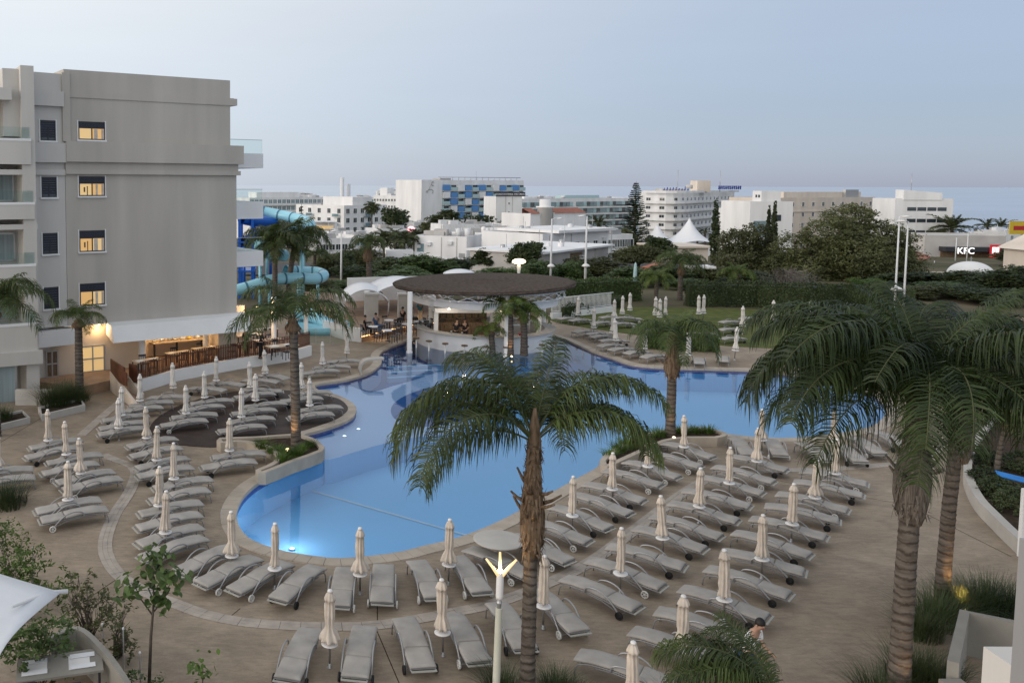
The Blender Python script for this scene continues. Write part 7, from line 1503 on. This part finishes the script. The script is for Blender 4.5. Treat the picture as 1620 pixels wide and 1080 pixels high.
# camera-side balcony wall, just in the frame
a = D(1556, 1022, 2.6); bw_ = thing('balcony_parapet', 'pale blurred corner of the balcony parapet at the bottom right', 'wall', (a.x, a.y, a.z)); MB().bb(0, .5, -.9, 0, -2, 0).build('wall', M['pale_lit_wall'], parent=bw_); a2 = D(1613, 850, 2.0); MB().bb(a2.x - a.x, a2.x - a.x + .2, a2.y - a.y - .6, a2.y - a.y, -2, a2.z - a.z).build('rail_post', M['alu'], parent=bw_)
wp = G(1616, 880); tag(MB().bb(-.09, .12, -.06, .06, 0, 2.0).build('white_post', M['white'], loc=wp), 'white upright post at the right photo edge', 'post')

# bottom left: sail, shrubs, young tree, table
A_, B_, C_, D_ = G(97, 936, 2.9), G(-260, 760, 4.6), G(-330, 1080, 4.2), G(-40, 1230, 3.2); sl_ = thing('shade_sail', 'white tensile shade sail with pointed corner at the bottom left', 'canopy', (A_.x, A_.y, 0)); m = MB(); m.smooth = True; nq = 14
for j in range(nq + 1):
    for i in range(nq + 1):
        s, q = i / nq, j / nq; P = (A_ * (1 - s) + B_ * s) * (1 - q) + (D_ * (1 - s) + C_ * s) * q; cen = (A_ + B_ + C_ + D_) / 4; k = .32 * (4 * s * (1 - s) * (1 - 4 * q * (1 - q)) + 4 * q * (1 - q) * (1 - 4 * s * (1 - s))); P = P.lerp(cen, k * .75); P.z -= .3 * (16 * s * (1 - s) * q * (1 - q)); m.v.append(P - Vector((A_.x, A_.y, 0)))
for j in range(nq):
    for i in range(nq): k = j * (nq + 1) + i; m.face([k, k + 1, k + nq + 2, k + nq + 1])
o = m.build('membrane', M['sail'], parent=sl_); o.modifiers.new('thickness', 'SOLIDIFY').thickness = .012
c0 = Vector((A_.x, A_.y, 0)); tip = A_ - c0; inn = ((A_ * 3 + C_) / 4) - c0; MB().tube([tip + Vector((.12, .03, .0)), tip - Vector((.25, .08, -.02)), inn + Vector((0, 0, .03))], [.045, .045, .025], 8).build('corner_spar', M['galv'], parent=sl_)
MB().tube([tuple((C_ + B_) / 2 - c0 - Vector((0, 0, 4.3))), tuple((C_ + B_) / 2 - c0)], .09, 8).build('mast', M['galv'], parent=sl_)
def loose(label, base, lobes, n, size, leaf, seed, name='shrub', stems=6):
    t = thing(name, label, 'shrub', base); m = MB(); r = random.Random(seed)
    for (cx, cy, cz, rx, ry, rz) in lobes:
        for k in range(stems): m.tube([(r.uniform(-.1, .1), r.uniform(-.1, .1), 0), (cx * .6 + r.uniform(-.1, .1), cy * .6, cz * .6), (cx + rx * r.uniform(-.6, .6), cy + ry * r.uniform(-.6, .6), cz + rz * r.uniform(-.3, .8))], [.016, .011, .004], 4)
    m.build('stems', M['bark'], parent=t); put('leaves', crown_mesh('leaves', seed, lobes, n, size, leaf, .15), t)
b_ = G(30, 985); loose('dense bright green shrub behind the shade sail', b_, [(-.6, 1.0, 1.3, .9, .8, .9), (.1, .8, .9, .8, .7, .7), (-1.3, 1.0, 1.6, .8, .7, .9), (.7, .5, .6, .6, .6, .5)], 3000, .055, 'leaf_bright', 301)
b_ = G(140, 1010); loose('thin sparse shrub right of the sail tip', b_, [(0, 0, 1.0, .65, .5, .8), (.5, -.2, .8, .55, .5, .6), (-.4, .2, .9, .5, .5, .7)], 1100, .05, 'leaf_olive', 302, stems=10)
b_ = G(185, 1040); loose('thin sparse shrub beside the curved wall', b_, [(0, 0, .75, .45, .4, .6), (.3, -.3, .6, .35, .4, .5)], 600, .045, 'leaf_olive', 303, stems=10)
b_ = G(60, 1100); loose('green shrub under the shade sail', b_, [(0, 0, 1.2, .8, .7, .7), (-.7, .2, 1.4, .8, .7, .7), (.35, .3, .7, .5, .5, .6)], 2400, .06, 'leaf_green', 304)
b_ = G(218, 1110); loose('low weedy shrub at the foot of the young tree', b_, [(0, 0, .35, .6, .5, .35)], 500, .05, 'leaf_green', 306)
# young tree with big leaves
b_ = G(236, 1085); yt = thing('young_tree', 'young tree with large glossy leaves on a thin stem at bottom left', 'tree', b_); m = MB(); hz = D(245, 905, b_.y).z; m.tube([(0, 0, 0), (.05, .0, hz * .45), (.12, 0, hz * .75), (.1, 0, hz)], [.04, .032, .024, .012], 7); m.tube([(.1, 0, hz * .62), (-.15, .05, hz * .75), (-.3, .05, hz * .88)], [.018, .014, .008], 6); m.tube([(.12, 0, hz * .66), (.35, 0, hz * .78), (.5, 0, hz * .95)], [.018, .014, .008], 6); m.build('trunk', M['bark'], parent=yt)
r = random.Random(9); lv = MB(); lm_ = MB(); nseg = 4
for e in range(nseg): lm_.quad((-.055 * math.sin(math.pi * (e / nseg) ** .8), .16 * e / nseg, -.02 * e), (.055 * math.sin(math.pi * (e / nseg) ** .8), .16 * e / nseg, -.02 * e), (.055 * math.sin(math.pi * ((e + 1) / nseg) ** .8), .16 * (e + 1) / nseg, -.02 * (e + 1)), (-.055 * math.sin(math.pi * ((e + 1) / nseg) ** .8), .16 * (e + 1) / nseg, -.02 * (e + 1)))
LMe = lm_.mesh('leaf', M['leaf_green'])
for k in range(230):
    c = r.choice(((.1, 0, hz * 1.0, .5, .42, .3), (-.35, .05, hz * .88, .42, .4, .26), (.48, 0, hz * .98, .42, .4, .28), (.25, 0, hz * .8, .3, .3, .18), (.1, .1, hz * 1.15, .3, .3, .16)))
    p = Vector((c[0] + r.gauss(0, .5) * c[3], c[1] + r.gauss(0, .5) * c[4], c[2] + r.gauss(0, .5) * c[5])); o = put('leaf', LMe, yt, p, 0, r.uniform(.8, 1.5)); o.rotation_euler = (r.uniform(-.7, .3), r.uniform(-.5, .5), r.uniform(0, 6.28))
b_ = G(320, 1100); sd_ = thing('sapling', 'small bright sapling at the bottom edge left of centre', 'plant', b_); MB().tube([(0, 0, 0), (.02, 0, .7)], [.015, .006], 5).build('stem', M['bark'], parent=sd_)
LB = LMe.copy(); LB.materials.clear(); LB.materials.append(M['leaf_bright'])
for k in range(60): o = put('leaf', LB, sd_, (r.gauss(0, .12), r.gauss(0, .12), r.uniform(.35, .9)), 0, r.uniform(.5, .9)); o.rotation_euler = (r.uniform(-.7, .3), r.uniform(-.5, .5), r.uniform(0, 6.28))
for (u, v0, vt, lab) in ((53, 935, 865, 'thin white stake left of the sparse shrubs'), (163, 1040, 985, 'thin pale stake among the sparse shrubs'), (196, 1070, 992, 'thin pale stake near the young tree'), (222, 1085, 1030, 'short pale stake left of the young tree stem')):
    p = G(u, v0); zt = D(u, vt, p.y).z; tag(MB().lathe([(.014, 0), (.014, zt - .05), (.03, zt - .04), (.02, zt)], 8).build('stake', M['galv'], loc=p), lab, 'stake')
cw = smooth_path([G(u, v, .9)[:2] for u, v in [(78, 1008), (122, 992), (160, 1022), (190, 1060), (212, 1100), (222, 1140)]], 5); cwt = thing('retaining_wall', 'curved grey wall round the dining nook at the bottom left', 'wall', (cw[0].x, cw[0].y, 0)); wall_path(MB(), [p - cw[0] for p in cw], .12, 0, .9).build('wall', M['dark_concrete'], parent=cwt)
p = G(95, 1050, .75); dt = dining_table((p.x, p.y, 0), .28, 1.7, .9, 'dining table with white cloth runners in the nook at bottom left', 'nook tables'); [c_ for c_ in dt.children if c_.name.startswith('tabletop')][0].data.materials[0] = M['dark_concrete']
for x in (-.5, .45):
    for y in (-.2, .22): tag(MB().box((0, 0, 0), (.5, .17, .006), .28).build('table_runner', M['sail'], loc=(p.x + x * math.cos(.28) - y * math.sin(.28), p.y + x * math.sin(.28) + y * math.cos(.28), .762)), '%s %s white cloth runner on the nook table' % ('left' if x < 0 else 'right', 'near' if y < 0 else 'far'), 'cloth')
for x in (-.5, .4): chair((p.x + x, p.y - .75, 0), math.pi + .28, 'dark chair %s in front of the nook table' % ('left' if x < 0 else 'right'), 'nook chairs')
